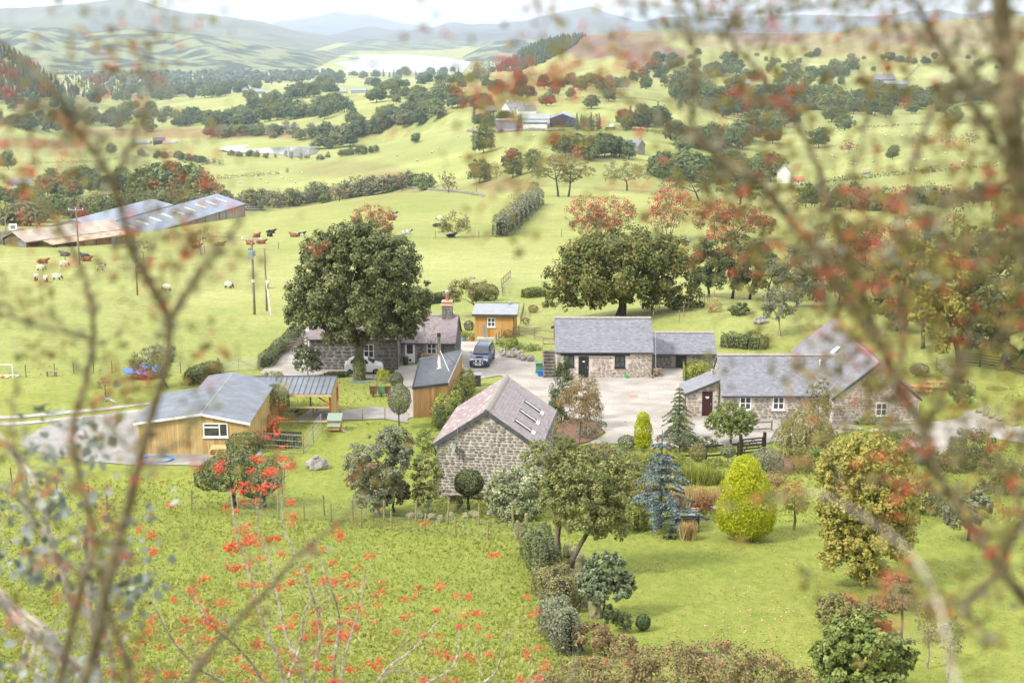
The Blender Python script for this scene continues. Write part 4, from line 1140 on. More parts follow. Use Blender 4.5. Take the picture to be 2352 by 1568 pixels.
# ------------------------------------------------------------------ long house on the right with cross wing and porch
def right_house():
 z0 = ground(20.5,108.5)
 b = Vector((16.55,108.0, z0))
 Wd, D, he, hr = 9.4,6.0,2.1,4.5
 holes = [(1.35,2.25,.85,1.9),(3.95,4.9,.85,1.9)]
 o, roof, wall = slated_range('stone_house', 'long stone house with grey slate roof, white windows and a cross wing at its right', b, 0, Wd, D, he, hr, STONE, MORTAR, SLATE, holes, 51, cat='house', gable=('l',))
 for x in (1.35,3.95): window(o, x, -.02,.85,.92,1.05,0,2,2,.085)
 MB().lathe([(.07,0),(.07,.38),(.1,.38),(.1,.46),(.03,.5)],10,(8.0,2.2, hr - .62)).build('roof_vent', WHITE, roof)
 x0, x1, y0, y1 = 8.35,15.0,-1.6,14.6
 xm = (x0 + x1) / 2; hw = 4.95; hew = 2.25
 wing = MB().prism([(x0,-.5),(x1,-.5),(x1, hew),(xm, hw - .05),(x0, hew)], 'y', y0, y1).build('wing_wall', MORTAR, o)
 tf = lambda x: hew + (hw - hew) * (1 - abs(x - (x1 - x0) / 2) / ((x1 - x0) / 2)) + .12
 rubble(wing, (x0, y0,-.25),0, x1 - x0, tf, STONE_WM, (.15,.3),(.22,.6),[(3.3,4.2,1.0,2.1)],.055,260,55)
 window(o, x0 + 3.3, y0 - .02,.8,.9,1.05,0,2,2,.08)
 k = (hw - hew) / (xm - x0); c = 1 / math.hypot(1, k); sn = k * c; ov = .2; S = (xm - x0 + ov) / c; zE = hew - ov * k + .05; gb = .12
 wr = MB()
 for sgn, xe in ((1, x0 - ov),(-1, x1 + ov)):
  wr.box((xe + sgn * S * c / 2,(y0 + y1) / 2, zE + S * sn / 2 - .03),(sgn * S * c / 2,0, S * sn / 2),(0,(y1 - y0) / 2 + gb, 0),(-sgn * .03 * sn, 0,.03 * c))
 wr = wr.build('wing_roof', SLATE, o)
 slates(wr, (x0 - ov, y1 + gb, zE),(0,-1,0),(c, 0, sn), y1 - y0 + 2 * gb, S, SLATE, .3,.2,300,57, lift=.035)
 slates(wr, (x1 + ov, y0 - gb, zE),(0,1,0),(-c, 0, sn), y1 - y0 + 2 * gb, S, SLATE, .3,.2,0,58, lift=.035)
 ridge_tiles(wr, (xm, y0 - gb, hw + .1),(xm, y1 + gb, hw + .1), SANDST_GREY, .45,.18)
 MB().bar((x0 - ov + .02, y0 - gb - .02, zE - .08),(xm, y0 - gb - .02, hw - .05),.03,.16).build('bargeboard', TIN_DARK, wr)
 MB().bar((x1 + ov - .02, y0 - gb - .02, zE - .08),(xm, y0 - gb - .02, hw - .05),.03,.16).build('bargeboard', TIN_DARK, wr)
 a = Vector((x0 - ov - .05,-.25, zE + .06)); bq = Vector((xm - .25, D / 2 - .1, hr + .07))
 MB().bar(a, bq, .22,.04).build('lead_valley', FELT, wr)
 MB().bar((xm - 1.9,6.0,4.0),(xm - 1.2,6.6,4.4),.3,.06).build('rooflight', WHITE, wr)
 P = thing('stone_porch', Vector((13.95,109.2, z0)),0, 'stone lean-to porch with slate roof and maroon door at the left of the long house', 'porch')
 w_, d_, hl, hh = 2.58,3.0,1.85,2.95
 pw = MB().prism([(0,-.4),(w_, -.4),(w_, hh - .05),(0, hl)], 'y', 0, d_).build('wall', MORTAR, P)
 rubble(pw, (0,0,-.2),0, w_, lambda x: hl + (hh - hl) * x / w_ + .12, STONE_WM, (.14,.28),(.2,.5),[(1.15,1.98,0,2.05)],.05,120,61)
 rubble(pw, (0, d_, -.2), R(-90), d_, lambda x: hl + .1, STONE_WM, (.14,.28),(.2,.5),(),.05,40,62)
 S = math.hypot(w_ + .3,(hh - hl) * (w_ + .3) / w_); c = (w_ + .3) / S; sn = math.sqrt(1 - c * c); zE = hl - .3 * (hh - hl) / w_ + .06
 pr = MB().box((-.3 + S * c / 2, d_ / 2, zE + S * sn / 2 - .03),(S * c / 2,0, S * sn / 2),(0, d_ / 2 + .2,0),(-.03 * sn, 0,.03 * c)).build('roof', SLATE, P)
 slates(pr, (-.3, d_ + .2, zE),(0,-1,0),(c, 0, sn), d_ + .4, S, SLATE, .34,.26,300,63, lift=.035)
 MB().bar((-.3,-.23, zE - .06),(w_, -.23, zE + S * sn - .06),.03,.2).build('bargeboard', TIN_DARK, P)
 dd = door(P, 1.15,-.01,.02,.83,2.0,0, MAROON)
 MB().bx(.26,.56,-.045,-.031,1.52,1.58).bx(.31,.51,-.045,-.031,1.43,1.48).build('notice', WHITE, dd)
 MB().tube([(w_ - .1,-.1,2.6),(w_ - .1,-.1,0)],.04,7).build('drainpipe', IRON, P)
 MB().tube([(-.2,-.1,1.7),(-.06,-.06,0)],.035,7).build('drainpipe', IRON, P)
 MB().lathe([(.11,0),(.11,.45),(.13,.45),(.13,.5),(.05,.5)],10,(2.2,2.1,2.8)).build('flue', CONCRETE, P)
right_house()
# ------------------------------------------------------------------ cottage behind the sycamore
def cottage():
 b = hit(917,833)
 Wd, D, he, hr = 5.45,5.2,2.12,4.2
 holes = [(.55,1.6,0,2.05),(2.7,3.7,.9,2.05)]
 o, roof, wall = slated_range('stone_cottage', 'dark stone cottage with purple slate roof and tall chimney behind the big sycamore', b, R(-4), Wd, D, he, hr, STONE_DK, MORTAR_DK, SLATE_P, holes, 71, cat='cottage', nst=160, gable=('r',))
 dd = MB().bx(.6,1.55,-.06,.03,.05,2.02).build('door', WHITE, o)
 MB().bx(.78,1.37,-.075,-.061,.95,1.85).build('pane', GLASS, dd)
 MB().bx(.95,1.2,-.075,-.061,.2,.42).build('cat_flap', DARKWOOD, dd)
 window(o, 2.72,-.02,.95,.95,1.05,0,2,2,.07)
 MB().tube([(Wd - 1.1,-.12,2.0),(Wd - 1.1,-.12,0)],.04,7).build('drainpipe', IRON, o)
 MB().bar((Wd + .14,-.2, he - .1),(Wd + .14, D / 2, hr),.04,.16).build('bargeboard', BLACK, o)
 MB().bar((Wd + .14, D + .2, he - .1),(Wd + .14, D / 2, hr),.04,.16).build('bargeboard', BLACK, o)
 ch = MB().bx(3.95,4.95, D / 2 - .45, D / 2 + .45, hr - .75, hr + 1.05).build('chimney', MORTAR_DK, o)
 rubble(ch, (3.95, D / 2 - .45, hr - .7),0,1.0, lambda x: 1.72, STONE_DK, (.16,.24),(.25,.45),(),.03,40,75)
 rubble(ch, (4.95, D / 2 - .45, hr - .7), R(90),.9, lambda x: 1.72, STONE_DK, (.16,.24),(.25,.45),(),.03,40,76)
 MB().bx(3.86,5.04, D / 2 - .54, D / 2 + .54, hr + 1.05, hr + 1.17).build('cap', SANDST, ch)
 MB().bx(4.0,4.9, D / 2 - .4, D / 2 + .4, hr + 1.17, hr + 1.42).build('cap', SANDST, ch)
 MB().bx(3.92,4.98, D / 2 - .47, D / 2 + .47, hr + 1.42, hr + 1.50).build('cap', SANDST, ch)
 pot = MB().lathe([(.17,0),(.15,.5),(.17,.52),(.17,.58),(.1,.58)],12,(4.45, D / 2, hr + 1.5)).build('chimney_pot', CLAY, ch)
 MB().lathe([(.05,.6),(.05,.75),(.2,.75),(.2,.95),(.02,1.1)],10,(4.45, D / 2, hr + 1.5)).build('cowl', GALV, ch)
 MB().bx(3.9,5.0, D / 2 - .56, D / 2 - .45, hr - .78, hr - .5).build('flashing', FELT, ch)
 rg = random.Random(4)
 ms = MB()
 k = (hr - he) / (D / 2); c = 1 / math.hypot(1, k); sn = k * c
 for i in range(130):
  x, t = rg.uniform(0.0,3.6), rg.random() ** 1.6 * 2.4
  ms.blob((x, -.2 + t * c, he - .2 * k + .13 + t * sn),(rg.uniform(.03,.1),.05,.025), i, 5,3)
 tag(ms.build('moss', MOSS, roof), kind='stuff')
 bl = hit(712,849)
 Wl, Dl, hel, hrl = 8.25,6.0,3.05,5.0
 o2, r2, w2 = slated_range('stone_cottage', 'taller dark stone end of the cottage half hidden behind the big sycamore and white car', bl, R(-1), Wl, Dl, hel, hrl, STONE_DK, MORTAR_DK, SLATE_P, [(5.1,6.15,1.15,2.55)],81, cat='cottage', nst=260, hs=(.2,.4), ws=(.35,.9), gable=('r',), nsl=120)
 window(o2,5.12,-.02,1.2,.98,1.3,0,2,2,.08)
 MB().tube([(Wl + .05,-.1,2.9),(Wl + .05,-.1,0)],.045,7).build('drainpipe', IRON, o2)
cottage()
# ------------------------------------------------------------------ cedar cabin
def cabin():
 b = hit(1090,775)
 o = thing('timber_cabin', b, R(-3), 'orange timber cabin with pale grey flat roof and white window behind the pickup', 'cabin')
 Wd, D, hf, hb = 4.35,4.0,2.55,2.85
 body = MB().prism([(0,-.2),(D, -.2),(D, hb),(0, hf)], 'x', 0, Wd).build('wall', CEDAR, o)
 boards(body, (0,0,0),0, Wd, lambda x: .02, lambda x: hf, CEDAR_BRIGHT, .16,.014,.03,[(1.35,2.25,1.2,2.2)],3)
 boards(body, (Wd, 0,0), R(90), D, lambda x: .02, lambda x: hf + (hb - hf) * x / D, CEDAR_BRIGHT, .16,.014,.03,(),4)
 window(o, 1.38,-.03,1.2,.85,1.0,0,2,2,.08)
 k = (hb - hf) / D
 rf = MB().prism([(-.35, hf - .35 * k + .02),(D + .2, hb + .2 * k + .02),(D + .2, hb + .2 * k + .09),(-.35, hf - .35 * k + .09)], 'x', -.25, Wd + .25).build('roof', FELT, o)
 MB().bx(-.27, Wd + .27,-.39,-.352, hf - .35 * k - .09, hf - .35 * k + .12).build('fascia', TIN_DARK, rf)
 MB().bar((Wd + .27,-.38, hf - .35 * k + .03),(Wd + .27, D + .2, hb + .2 * k + .03),.03,.18).build('fascia', TIN_DARK, rf)
 MB().bar((-.25, D + .18, hb + .2 * k + .11),(Wd + .25, D + .18, hb + .2 * k + .11),.05,.05).build('drip_edge', TIN_DARK, rf)
 MB().blob((3.6, D - .1, hb + .2),(.22,.12,.1),4,8,5).build('lamp', FELT, rf)
 MB().tube([(Wd - .12,-.08, hf - .2),(Wd - .12,-.08,0)],.035,7).build('drainpipe', IRON, o)
 MB().bx(.3,2.2,-.9,-.05,-.1,.1).build('doorstep', CONCRETE, o)
CEDAR_BRIGHT = mat('larch_cladding', (0.50,0.28,0.085),0.65,(0.36,0.19,0.055), scale=6, stretch=(1,1,0.15), vcol=[(0.40,0.215,0.06),(0.50,0.285,0.09),(0.45,0.25,0.075),(0.56,0.34,0.13)])
cabin()
# ------------------------------------------------------------------ wedge-shaped timber garage with dark ribbed roof and steel flue
def garage():
 FL, FR, BR, BL = (-7.8,108.6),(-5.15,109.7),(-4.35,120.4),(-7.85,118.0)
 zb = ground(-6.5,110); o = thing('timber_garage', (FL[0], FL[1], zb),0, 'narrow timber garage with dark ribbed metal roof and tall steel flue', 'garage')
 L = lambda p: Vector((p[0] - FL[0], p[1] - FL[1],0))
 q = [L(FL), L(FR), L(BR), L(BL)]
 hts = [2.55,2.6,2.75,2.55]
 V = [(p.x, p.y, -1.2) for p in q] + [(p.x, p.y, h - .02) for p, h in zip(q, hts)]
 w = MB().add(V, [(3,2,1,0),(4,5,6,7),(0,1,5,4),(1,2,6,5),(2,3,7,6),(3,0,4,7)]).build('wall', CEDAR, o)
 for i, j, sd in ((0,1,1),(1,2,2),(3,0,3)):
  a, b = q[i], q[j]; d = b - a
  boards(w, (a.x, a.y, 0), math.atan2(d.y, d.x), d.length, lambda x: -.9, lambda x, i=i, j=j, l=d.length: hts[i] + (hts[j] - hts[i]) * x / l - .03, CEDAR, .19,.016,.035,(),10 + sd)
 rf = MB().add([(p.x, p.y, h + .02) for p, h in zip(q, hts)] + [(p.x, p.y, h + .06) for p, h in zip(q, hts)],[(3,2,1,0),(4,5,6,7),(0,1,5,4),(1,2,6,5),(2,3,7,6),(3,0,4,7)]).build('roof', TIN_DARK, o)
 n = 34
 for i in range(1, n):
  t = i / n
  a = q[0].lerp(q[3], t); b = q[1].lerp(q[2], t); ha = hts[0] + (hts[3] - hts[0]) * t; hb = hts[1] + (hts[2] - hts[1]) * t
  MB().bar((a.x, a.y, ha + .075),(b.x, b.y, hb + .075),.07,.03).build('rib', TIN_RIB, rf)
 for i, j, m_ in ((0,1, TIN_DARK),(1,2, FELT),(2,3, FELT),(3,0, TIN_DARK)):
  a = Vector((q[i].x, q[i].y, hts[i] + .03)); b = Vector((q[j].x, q[j].y, hts[j] + .03)); d = (b - a).normalized() * .06; out = Vector((d.y, -d.x, 0)).normalized() * .06
  MB().bar(a - d + out, b + d + out, .07,.2).build('fascia', m_, rf)
 c = at(1009,851,114.6); px_ = c.x - FL[0]; py_ = 114.6 - FL[1]
 fl = MB().lathe([(.3,0),(.3,.03),(.13,.06),(.125,2.55),(.15,2.56),(.15,2.9),(.13,2.92)],14,(px_, py_, 2.68)).build('flue', STEEL, o, smooth=True)
 MB().lathe([(.16,0),(.16,.3),(.1,.34)],12,(px_, py_, 5.35)).build('flue_cap', BLACK, fl)
 MB().bar((px_ + .05, py_, 4.3),(px_ + .85, py_ - 1.1,2.72),.03).build('flue_stay', WHITE, fl)
 MB().bar((px_ + .05, py_, 4.3),(px_ + 1.2, py_ + 1.3,2.8),.02).build('flue_stay', IRON, fl)
TIN_RIB = mat('anthracite_rib', (0.16,0.175,0.195),0.35,(0.12,0.13,0.15), scale=2, spec=0.5)
STEEL = mat('stainless_steel', (0.55,0.50,0.44),0.22,(0.45,0.42,0.38), scale=3, metal=0.9)
garage()
# ------------------------------------------------------------------ timber workshop with corrugated roof, and its open shelter
def workshop():
 zb = ground(-22,97); ox, oy = -26.2,95.6
 o = thing('timber_workshop', (ox, oy, zb),0, 'new yellow timber workshop with silver corrugated roof and one white window', 'workshop')
 xr, xe, xn, L1, L2 = 4.55,7.75,2.9,7.6,11.3      # ridge, right eave, inner left edge, lengths
 he, hr, hn = 2.42,3.08,2.78
 w = MB().prism([(0,-.3),(xe, -.3),(xe, he),(xr, hr),(0, he)], 'y', 0, L1)
 w.prism([(xn, -.3),(xe, -.3),(xe, he),(xr, hr),(xn, hr - (hr - he) * (xr - xn) / xr)], 'y', L1, L2)
 w = w.build('wall', TIMBER, o)
 tf = lambda x: (he + (hr - he) * x / xr if x < xr else hr - (hr - he) * (x - xr) / (xe - xr)) - .01
 wx, wz, ww, wh = 4.62,1.42,1.72,1.0
 boards(w, (0,0,0),0, xe, lambda x: .03, tf, TIMBER, .16,.022,.035,[(wx, wx + ww, wz, wz + wh)],5)
 boards(w, (xe, 0,0), R(90), L2, lambda x: .03, lambda x: he, TIMBER, .16,.022,.035,(),6)
 win = window(o, wx, -.04, wz, ww, wh, 0,1,1,.075)
 MB().bx(ww * .66 - .04, ww * .66 + .04,-.03,.03,.075, wh - .075).build('mullion', WHITE, win)
 MB().bx(.075, ww * .66 - .04,-.028,.03, wh * .66, wh * .66 + .1).build('transom', WHITE, win)
 rf = MB().prism([(-.12, he - .0),(xr, hr + .02),(xe + .12, he - .0),(xe + .12, he + .03),(xr, hr + .05),(-.12, he + .03)], 'y', -.12, L1).build('roof', TIN, o)
 a1 = math.atan2(hr - he, xr); a2 = math.atan2(hr - he, xe - xr)
 S1 = (xr + .2) / math.cos(a1); S2 = (xe - xr + .2) / math.cos(a2)
 dz1 = .2 * math.tan(a1); dz2 = .2 * math.tan(a2)
 corrugated((-.2,-.2, he - dz1 + .06),(0,-1,0),(math.cos(a1),0, math.sin(a1)),-(L1 + .2), S1, TIN, .54,.14, parent=rf, zig=True, sheets=9, seed=1)
 s3 = (xr - xn + .2) / math.cos(a1)
 corrugated((xn - .2, L1, hr - (xr - xn + .2) * math.tan(a1) + .06),(0,-1,0),(math.cos(a1),0, math.sin(a1)),-(L2 - L1 + .1), s3, TIN, .54,.14, parent=rf, zig=True, sheets=4, seed=2)
 corrugated((xe + .2,-.2, he - dz2 + .06),(0,1,0),(-math.cos(a2),0, math.sin(a2)), L2 + .3, S2, TIN, .54,.14, parent=rf, zig=True, sheets=12, seed=3)
 MB().tube([(xr, -.2, hr + .1),(xr, L2 + .1, hr + .1)],.05,6).build('ridge_cap', SKYLT, rf)
 for (xa, za, xb, zb_) in ((-.2, he - dz1, xr, hr),(xe + .2, he - dz2, xr, hr)):
  MB().bar((xa, -.22, za + .0),(xb, -.22, zb_ + .0),.03,.16).build('barge_flashing', WHITE, rf)
 zs = ground(-16,106.5); sx, sy = -18.35,106.0
 s = thing('open_shelter', (sx, sy, zs),0, 'open-fronted timber shelter with seamed metal roof on red posts beside the workshop', 'shelter')
 Ws, ye, yr, h0, h1, h2 = 4.35,4.6,3.4,2.38,2.86,2.5
 x_in = -2.4
 r = MB().prism([(-.2, h0 - .02),(yr, h1),(ye + .2, h2),(ye + .2, h2 + .05),(yr, h1 + .05),(-.2, h0 + .03)], 'x', x_in, Ws + .12).build('roof', TIN, s)
 ar = math.atan2(h1 - h0, yr + .2); Sr = (yr + .2) / math.cos(ar)
 nS = 16
 for i in range(nS + 1):
  x = x_in + (Ws + .1 - x_in) * i / nS
  MB().bar((x, -.22, h0 + .055),(x, yr, h1 + .065),.05,.05).build('roof_seam', TIN_DARK, r)
 MB().bar((x_in, yr, h1 + .08),(Ws + .12, yr, h1 + .08),.12,.04).build('ridge_cap', TIN, r)
 MB().bx(-.1, Ws + .1,-.24,-.18, h0 - .2, h0 - .01).build('fascia', TIMBER, s)
 for x in (.35, Ws - .05):
  MB().bx(x - .06, x + .06,-.06,.06,-.2, h0 - .03).build('post', REDOX, s)
 MB().bx(2.1,2.22,4.3,4.42,-.2, h2).build('post', OLDWOOD, s)
 MB().bx(.3,.42,4.3,4.42,-.2, h2).build('post', OLDWOOD, s)
 MB().bar((Ws - .1,0,1.55),(Ws - 1.2,0, h0 - .1),.08).build('brace', REDOX, s)
 for z in (.12,1.25): MB().bx(-.1, Ws, -.04,.04, z, z + .1).build('rail', TIMBER, s)
 for z in (1.0,1.75): MB().bx(-.1, Ws, 4.33,4.39, z, z + .12).build('rail', OLDWOOD, s)
 e = MB().prism([(0.06,0),(ye, 0),(ye, h2 - .05),(yr, h1 - .05),(0.06, h0 - .02)], 'x', Ws - .02, Ws + .03).build('end_wall', TIMBER, s)
 boards(e, (Ws + .03,.06,0), R(90), ye - .06, lambda x: -.1, lambda x: (h0 + (h1 - h0) * x / (yr - .06) if x < yr - .06 else h1 - (h1 - h2) * (x - yr + .06) / (ye - yr)) - .02, TIMBER, .15,.012,.03,[(3.3,4.2,.9,1.95)],9)
 MB().bx(-.3, Ws, 0.1,4.4,-.25,.04).build('floor_slab', CONCRETE, s)
 MB().bx(Ws + .03, Ws + .08,3.34,4.28,.88,1.98).build('window_frame', REDOX, s)
 return zs, sx, sy
SH = workshop()
# ------------------------------------------------------------------ gravel, drives, paths
def gravelmat(name, c1, c2, sc=14):
 m = mat(name, c1,0.95, c2, scale=sc, detail=6, lo=0.3, hi=0.7, bump=0.5, bscale=sc * 2)
 n, l = m.node_tree.nodes, m.node_tree.links
 b = n['Principled BSDF']; old = b.inputs['Base Color'].links[0].from_socket
 z = n.new('ShaderNodeTexNoise'); z.inputs['Scale'].default_value = 0.45; z.inputs['Detail'].default_value = 5
 l.new(n['Texture Coordinate'].outputs['Object'], z.inputs['Vector'])
 r = n.new('ShaderNodeValToRGB'); r.color_ramp.elements[0].position = .35; r.color_ramp.elements[0].color = (.80,.77,.72,1); r.color_ramp.elements[1].position = .65; r.color_ramp.elements[1].color = (1.08,1.06,1.04,1)
 l.new(z.outputs['Fac'], r.inputs[0])
 x = n.new('ShaderNodeMix'); x.data_type = 'RGBA'; x.blend_type = 'MULTIPLY'; x.inputs['Factor'].default_value = 1
 l.new(old, x.inputs['A']); l.new(r.outputs[0], x.inputs['B']); l.new(x.outputs['Result'], b.inputs['Base Color'])
 return m
GRAVEL = gravelmat('yard_gravel', (0.40,0.382,0.355),(0.225,0.21,0.195))
GRAVEL_GR = gravelmat('grey_chippings', (0.31,0.305,0.30),(0.19,0.185,0.185))
SOIL = mat('bark_soil', (0.17,0.10,0.065),0.95,(0.10,0.06,0.04), scale=5, bump=0.5)
def drape(name, poly, m, lift=0.03, step=1.6, world=False, smooth_edge=True):
 """sheet lying on the ground; outline in picture units"""
 pts = [(p[0], p[1]) if world else tuple(hit(*p))[:2] for p in poly]
 if smooth_edge:
  rg = random.Random(len(pts)); out = []
  for i, a in enumerate(pts):
   b = pts[(i + 1) % len(pts)]; k = max(1, int(math.hypot(b[0] - a[0], b[1] - a[1]) / 1.2))
   for j in range(k):
    t = j / k; out.append((a[0] + (b[0] - a[0]) * t + rg.gauss(0,.08), a[1] + (b[1] - a[1]) * t + rg.gauss(0,.08)))
  pts = out
 bm = bmesh.new(); vs = [bm.verts.new((x, y, 0)) for x, y in pts]
 bm.faces.new(vs); bmesh.ops.triangulate(bm, faces=bm.faces[:])
 for _ in range(5):
  long_ = [e for e in bm.edges if e.calc_length() > step * 1.6]
  if not long_: break
  bmesh.ops.subdivide_edges(bm, edges=long_, cuts=1); bmesh.ops.triangulate(bm, faces=bm.faces[:])
 co = np.array([v.co for v in bm.verts]); zz = gz(co[:, 0], co[:, 1]) + lift
 for v, z in zip(bm.verts, zz): v.co.z = z
 bmesh.ops.recalc_face_normals(bm, faces=bm.faces[:])
 if sum(f.normal.z for f in bm.faces) < 0: bmesh.ops.reverse_faces(bm, faces=bm.faces[:])
 me = bpy.data.meshes.new(name); bm.to_mesh(me); bm.free(); me.materials.append(m)
 return tag(link(name, me), kind='structure')
drape('yard', [(1060,784),(1128,784),(1152,815),(1250,834),(1400,838),(1560,842),(1590,872),(1600,930),(1680,950),(1940,968),(1985,985),(1900,1003),(1760,1018),(1600,1030),(1500,1026),(1400,1018),(1340,1022),(1395,996),(1370,970),(1270,965),(1250,930),(1150,862),(1095,872),(1060,905),(1022,950),(935,960),(925,880),(760,858),(700,868),(640,868),(596,858),(628,815),(680,768),(708,748),(722,760),(722,840),(925,840),(1048,830)], GRAVEL, 0.05)
drape('path', [(1985,988),(2110,975),(2200,962),(2215,945),(2255,940),(2300,962),(2352,985),(2420,1010),(2420,1030),(2300,1010),(2230,1000),(2180,1030),(2140,1060),(2100,1040),(2060,1010)], GRAVEL, 0.05)
drape('drive', [(40,1022),(90,985),(150,965),(250,950),(330,944),(420,944),(600,960),(600,1045),(520,1075),(430,1068),(300,1068),(200,1062),(110,1044)], GRAVEL_GR, 0.05)
drape('path', [(752,950),(850,935),(905,938),(940,950),(940,972),(880,962),(760,968)], GRAVEL_GR, 0.05)
TRACK = gravelmat('track_gravel', (0.40,0.39,0.37),(0.27,0.26,0.25))
for dy in (0,15):
 drape('track', [(-60,958 + dy),(60,953 + dy),(200,940 + dy),(330,926 + dy * .9),(440,910 + dy * .8),(440,915 + dy * .8),(330,932 + dy * .9),(200,947 + dy),(60,960 + dy),(-60,966 + dy)], TRACK, 0.05)
drape('flower_bed', [(1255,990),(1300,960),(1370,968),(1392,992),(1350,1016),(1300,1030),(1262,1020)], SOIL, 0.08)
drape('flower_bed', [(1745,1040),(1790,1035),(1830,1060),(1820,1090),(1770,1080)], SOIL, 0.06)
# ------------------------------------------------------------------ foliage colours
LV = {
 'syc': leafmat('sycamore_leaf', [(0.038,0.052,0.016),(0.078,0.100,0.032),(0.138,0.158,0.058),(0.28,0.28,0.12)],0.2),
 'ches': leafmat('chestnut_leaf', [(0.036,0.050,0.014),(0.085,0.105,0.026),(0.150,0.160,0.040),(0.25,0.155,0.036)],0.2),
 'dark': leafmat('dark_leaf', [(0.040,0.056,0.022),(0.085,0.109,0.040),(0.163,0.178,0.070)],0.2),
 'box': leafmat('clipped_leaf', [(0.054,0.075,0.028),(0.109,0.137,0.047),(0.194,0.217,0.085)],0.15),
 'grey': leafmat('grey_green_leaf', [(0.090,0.103,0.057),(0.172,0.186,0.110),(0.290,0.297,0.193)],0.2),
 'gold': leafmat('golden_conifer', [(0.22,0.26,0.006),(0.40,0.43,0.011),(0.60,0.61,0.024)],0.35),
 'spruce': leafmat('blue_spruce', [(0.036,0.056,0.050),(0.105,0.150,0.148),(0.27,0.345,0.355)],0.1),
 'cedar': leafmat('cedar_leaf', [(0.062,0.090,0.030),(0.117,0.159,0.055),(0.207,0.241,0.097)],0.1),
 'yew': leafmat('juniper_leaf', [(0.031,0.053,0.018),(0.066,0.097,0.034),(0.116,0.147,0.053)],0.1),
 'vari': leafmat('variegated_leaf', [(0.128,0.158,0.068),(0.255,0.285,0.150),(0.540,0.555,0.345)],0.2),
 'apple': leafmat('apple_leaf', [(0.085,0.108,0.038),(0.165,0.190,0.065),(0.25,0.255,0.095),(0.42,0.36,0.08)],0.25),
 'maple': leafmat('yellowing_leaf', [(0.16,0.155,0.038),(0.28,0.265,0.055),(0.40,0.36,0.085),(0.36,0.25,0.08)],0.3),
 'olive': leafmat('olive_leaf', [(0.110,0.110,0.041),(0.200,0.186,0.071),(0.297,0.269,0.110)],0.25),
 'willow': leafmat('willow_leaf', [(0.159,0.152,0.053),(0.276,0.255,0.103),(0.428,0.380,0.172)],0.25),
 'lime': leafmat('lime_leaf', [(0.117,0.145,0.030),(0.228,0.255,0.048),(0.373,0.386,0.083)],0.25),
 'rowan': leafmat('rowan_leaf', [(0.077,0.105,0.055),(0.146,0.182,0.095),(0.246,0.282,0.161)],0.2),
 'green': leafmat('fresh_leaf', [(0.078,0.109,0.025),(0.156,0.203,0.047),(0.296,0.328,0.109)],0.25),
 'tan': leafmat('brown_leaf', [(0.138,0.090,0.048),(0.235,0.159,0.076),(0.304,0.235,0.103)],0.2),
 'purple': leafmat('purple_leaf', [(0.034,0.020,0.025),(0.076,0.041,0.049),(0.124,0.076,0.076)],0.15),
 'rust': leafmat('rusty_leaf', [(0.138,0.069,0.034),(0.262,0.110,0.048),(0.207,0.179,0.069)],0.2),
 'redleaf': leafmat('red_tinged_leaf', [(0.22,0.085,0.045),(0.20,0.13,0.055),(0.16,0.14,0.055),(0.34,0.10,0.065)],0.2),
 'straw': leafmat('dry_grass', [(0.288,0.180,0.066),(0.408,0.288,0.120),(0.504,0.396,0.204)],0.2),
}
BERRY = mat('red_berry', (0.47,0.045,0.024),0.4,(0.36,0.03,0.018), scale=6, spec=0.5)
BERRY_OR = mat('orange_red_berry', (0.62,0.075,0.022),0.35,(0.48,0.045,0.016), scale=3, spec=0.5)
T_ = tree_px
T_('sycamore_tree', 'huge dense dark green sycamore with ivy on its trunk in front of the stone cottage', 'tree', (826,872),
 [(825,645,128,118),(742,680,82,80),(908,682,80,80),(760,596,82,66),(886,598,80,66),(822,566,84,58),(706,720,50,50),(942,712,46,54),(830,730,116,56),(790,768,44,28),(910,756,46,32)],
 76000,0.25, LV['syc'], BARK, th=3.2, tr=0.52, dens=1.0, ratio=0.16, vb=0.35)
T_('chestnut_tree', 'broad spreading chestnut tree with rusty leaf tips behind the long barn', 'tree', (1425,727),
 [(1430,610,130,72),(1400,668,70,30),(1470,662,66,32),(1318,640,70,54),(1540,630,72,56),(1288,682,42,30),(1575,685,42,36),(1435,562,108,36),(1360,585,74,46),(1510,578,78,44),(1345,690,40,22),(1520,685,50,26)],
 38000,0.34, LV['ches'], BARK_DK, th=2.2, tr=0.55, dens=0.95, ratio=0.22, droop=0.5, vb=0.35)
ivy = thing('ivy', hit(826,872) + Vector((0,-0.1,0)),0, 'green ivy climbing the trunk of the huge sycamore', 'ivy')
link('leaves', shell('leaves', [(0,0,1.1,.62,.62,1.5)],1500,0.14, LV['green'],3, rmin=0.93), ivy)
for i, (bx_, by_, bl) in enumerate([(1628,682,[(1632,600,44,48),(1612,640,30,30)]),(1682,686,[(1690,580,56,44),(1675,630,46,34)]),(1722,688,[(1735,605,46,46),(1715,645,40,24)]),(1764,692,[(1768,628,38,42)])]):
 T_('leafy_tree', ['dark leafy tree nearest the chestnut in the row behind the yard', 'second dark leafy tree from the chestnut, its trunk clear below', 'third dark leafy tree from the chestnut, in the shade', 'dark leafy tree at the right end of the shady row'][i], 'tree',
 (bx_, by_), bl, 5200,0.34, LV['dark'], BARK_DK, tr=0.2, group='shady row of trees behind the yard')
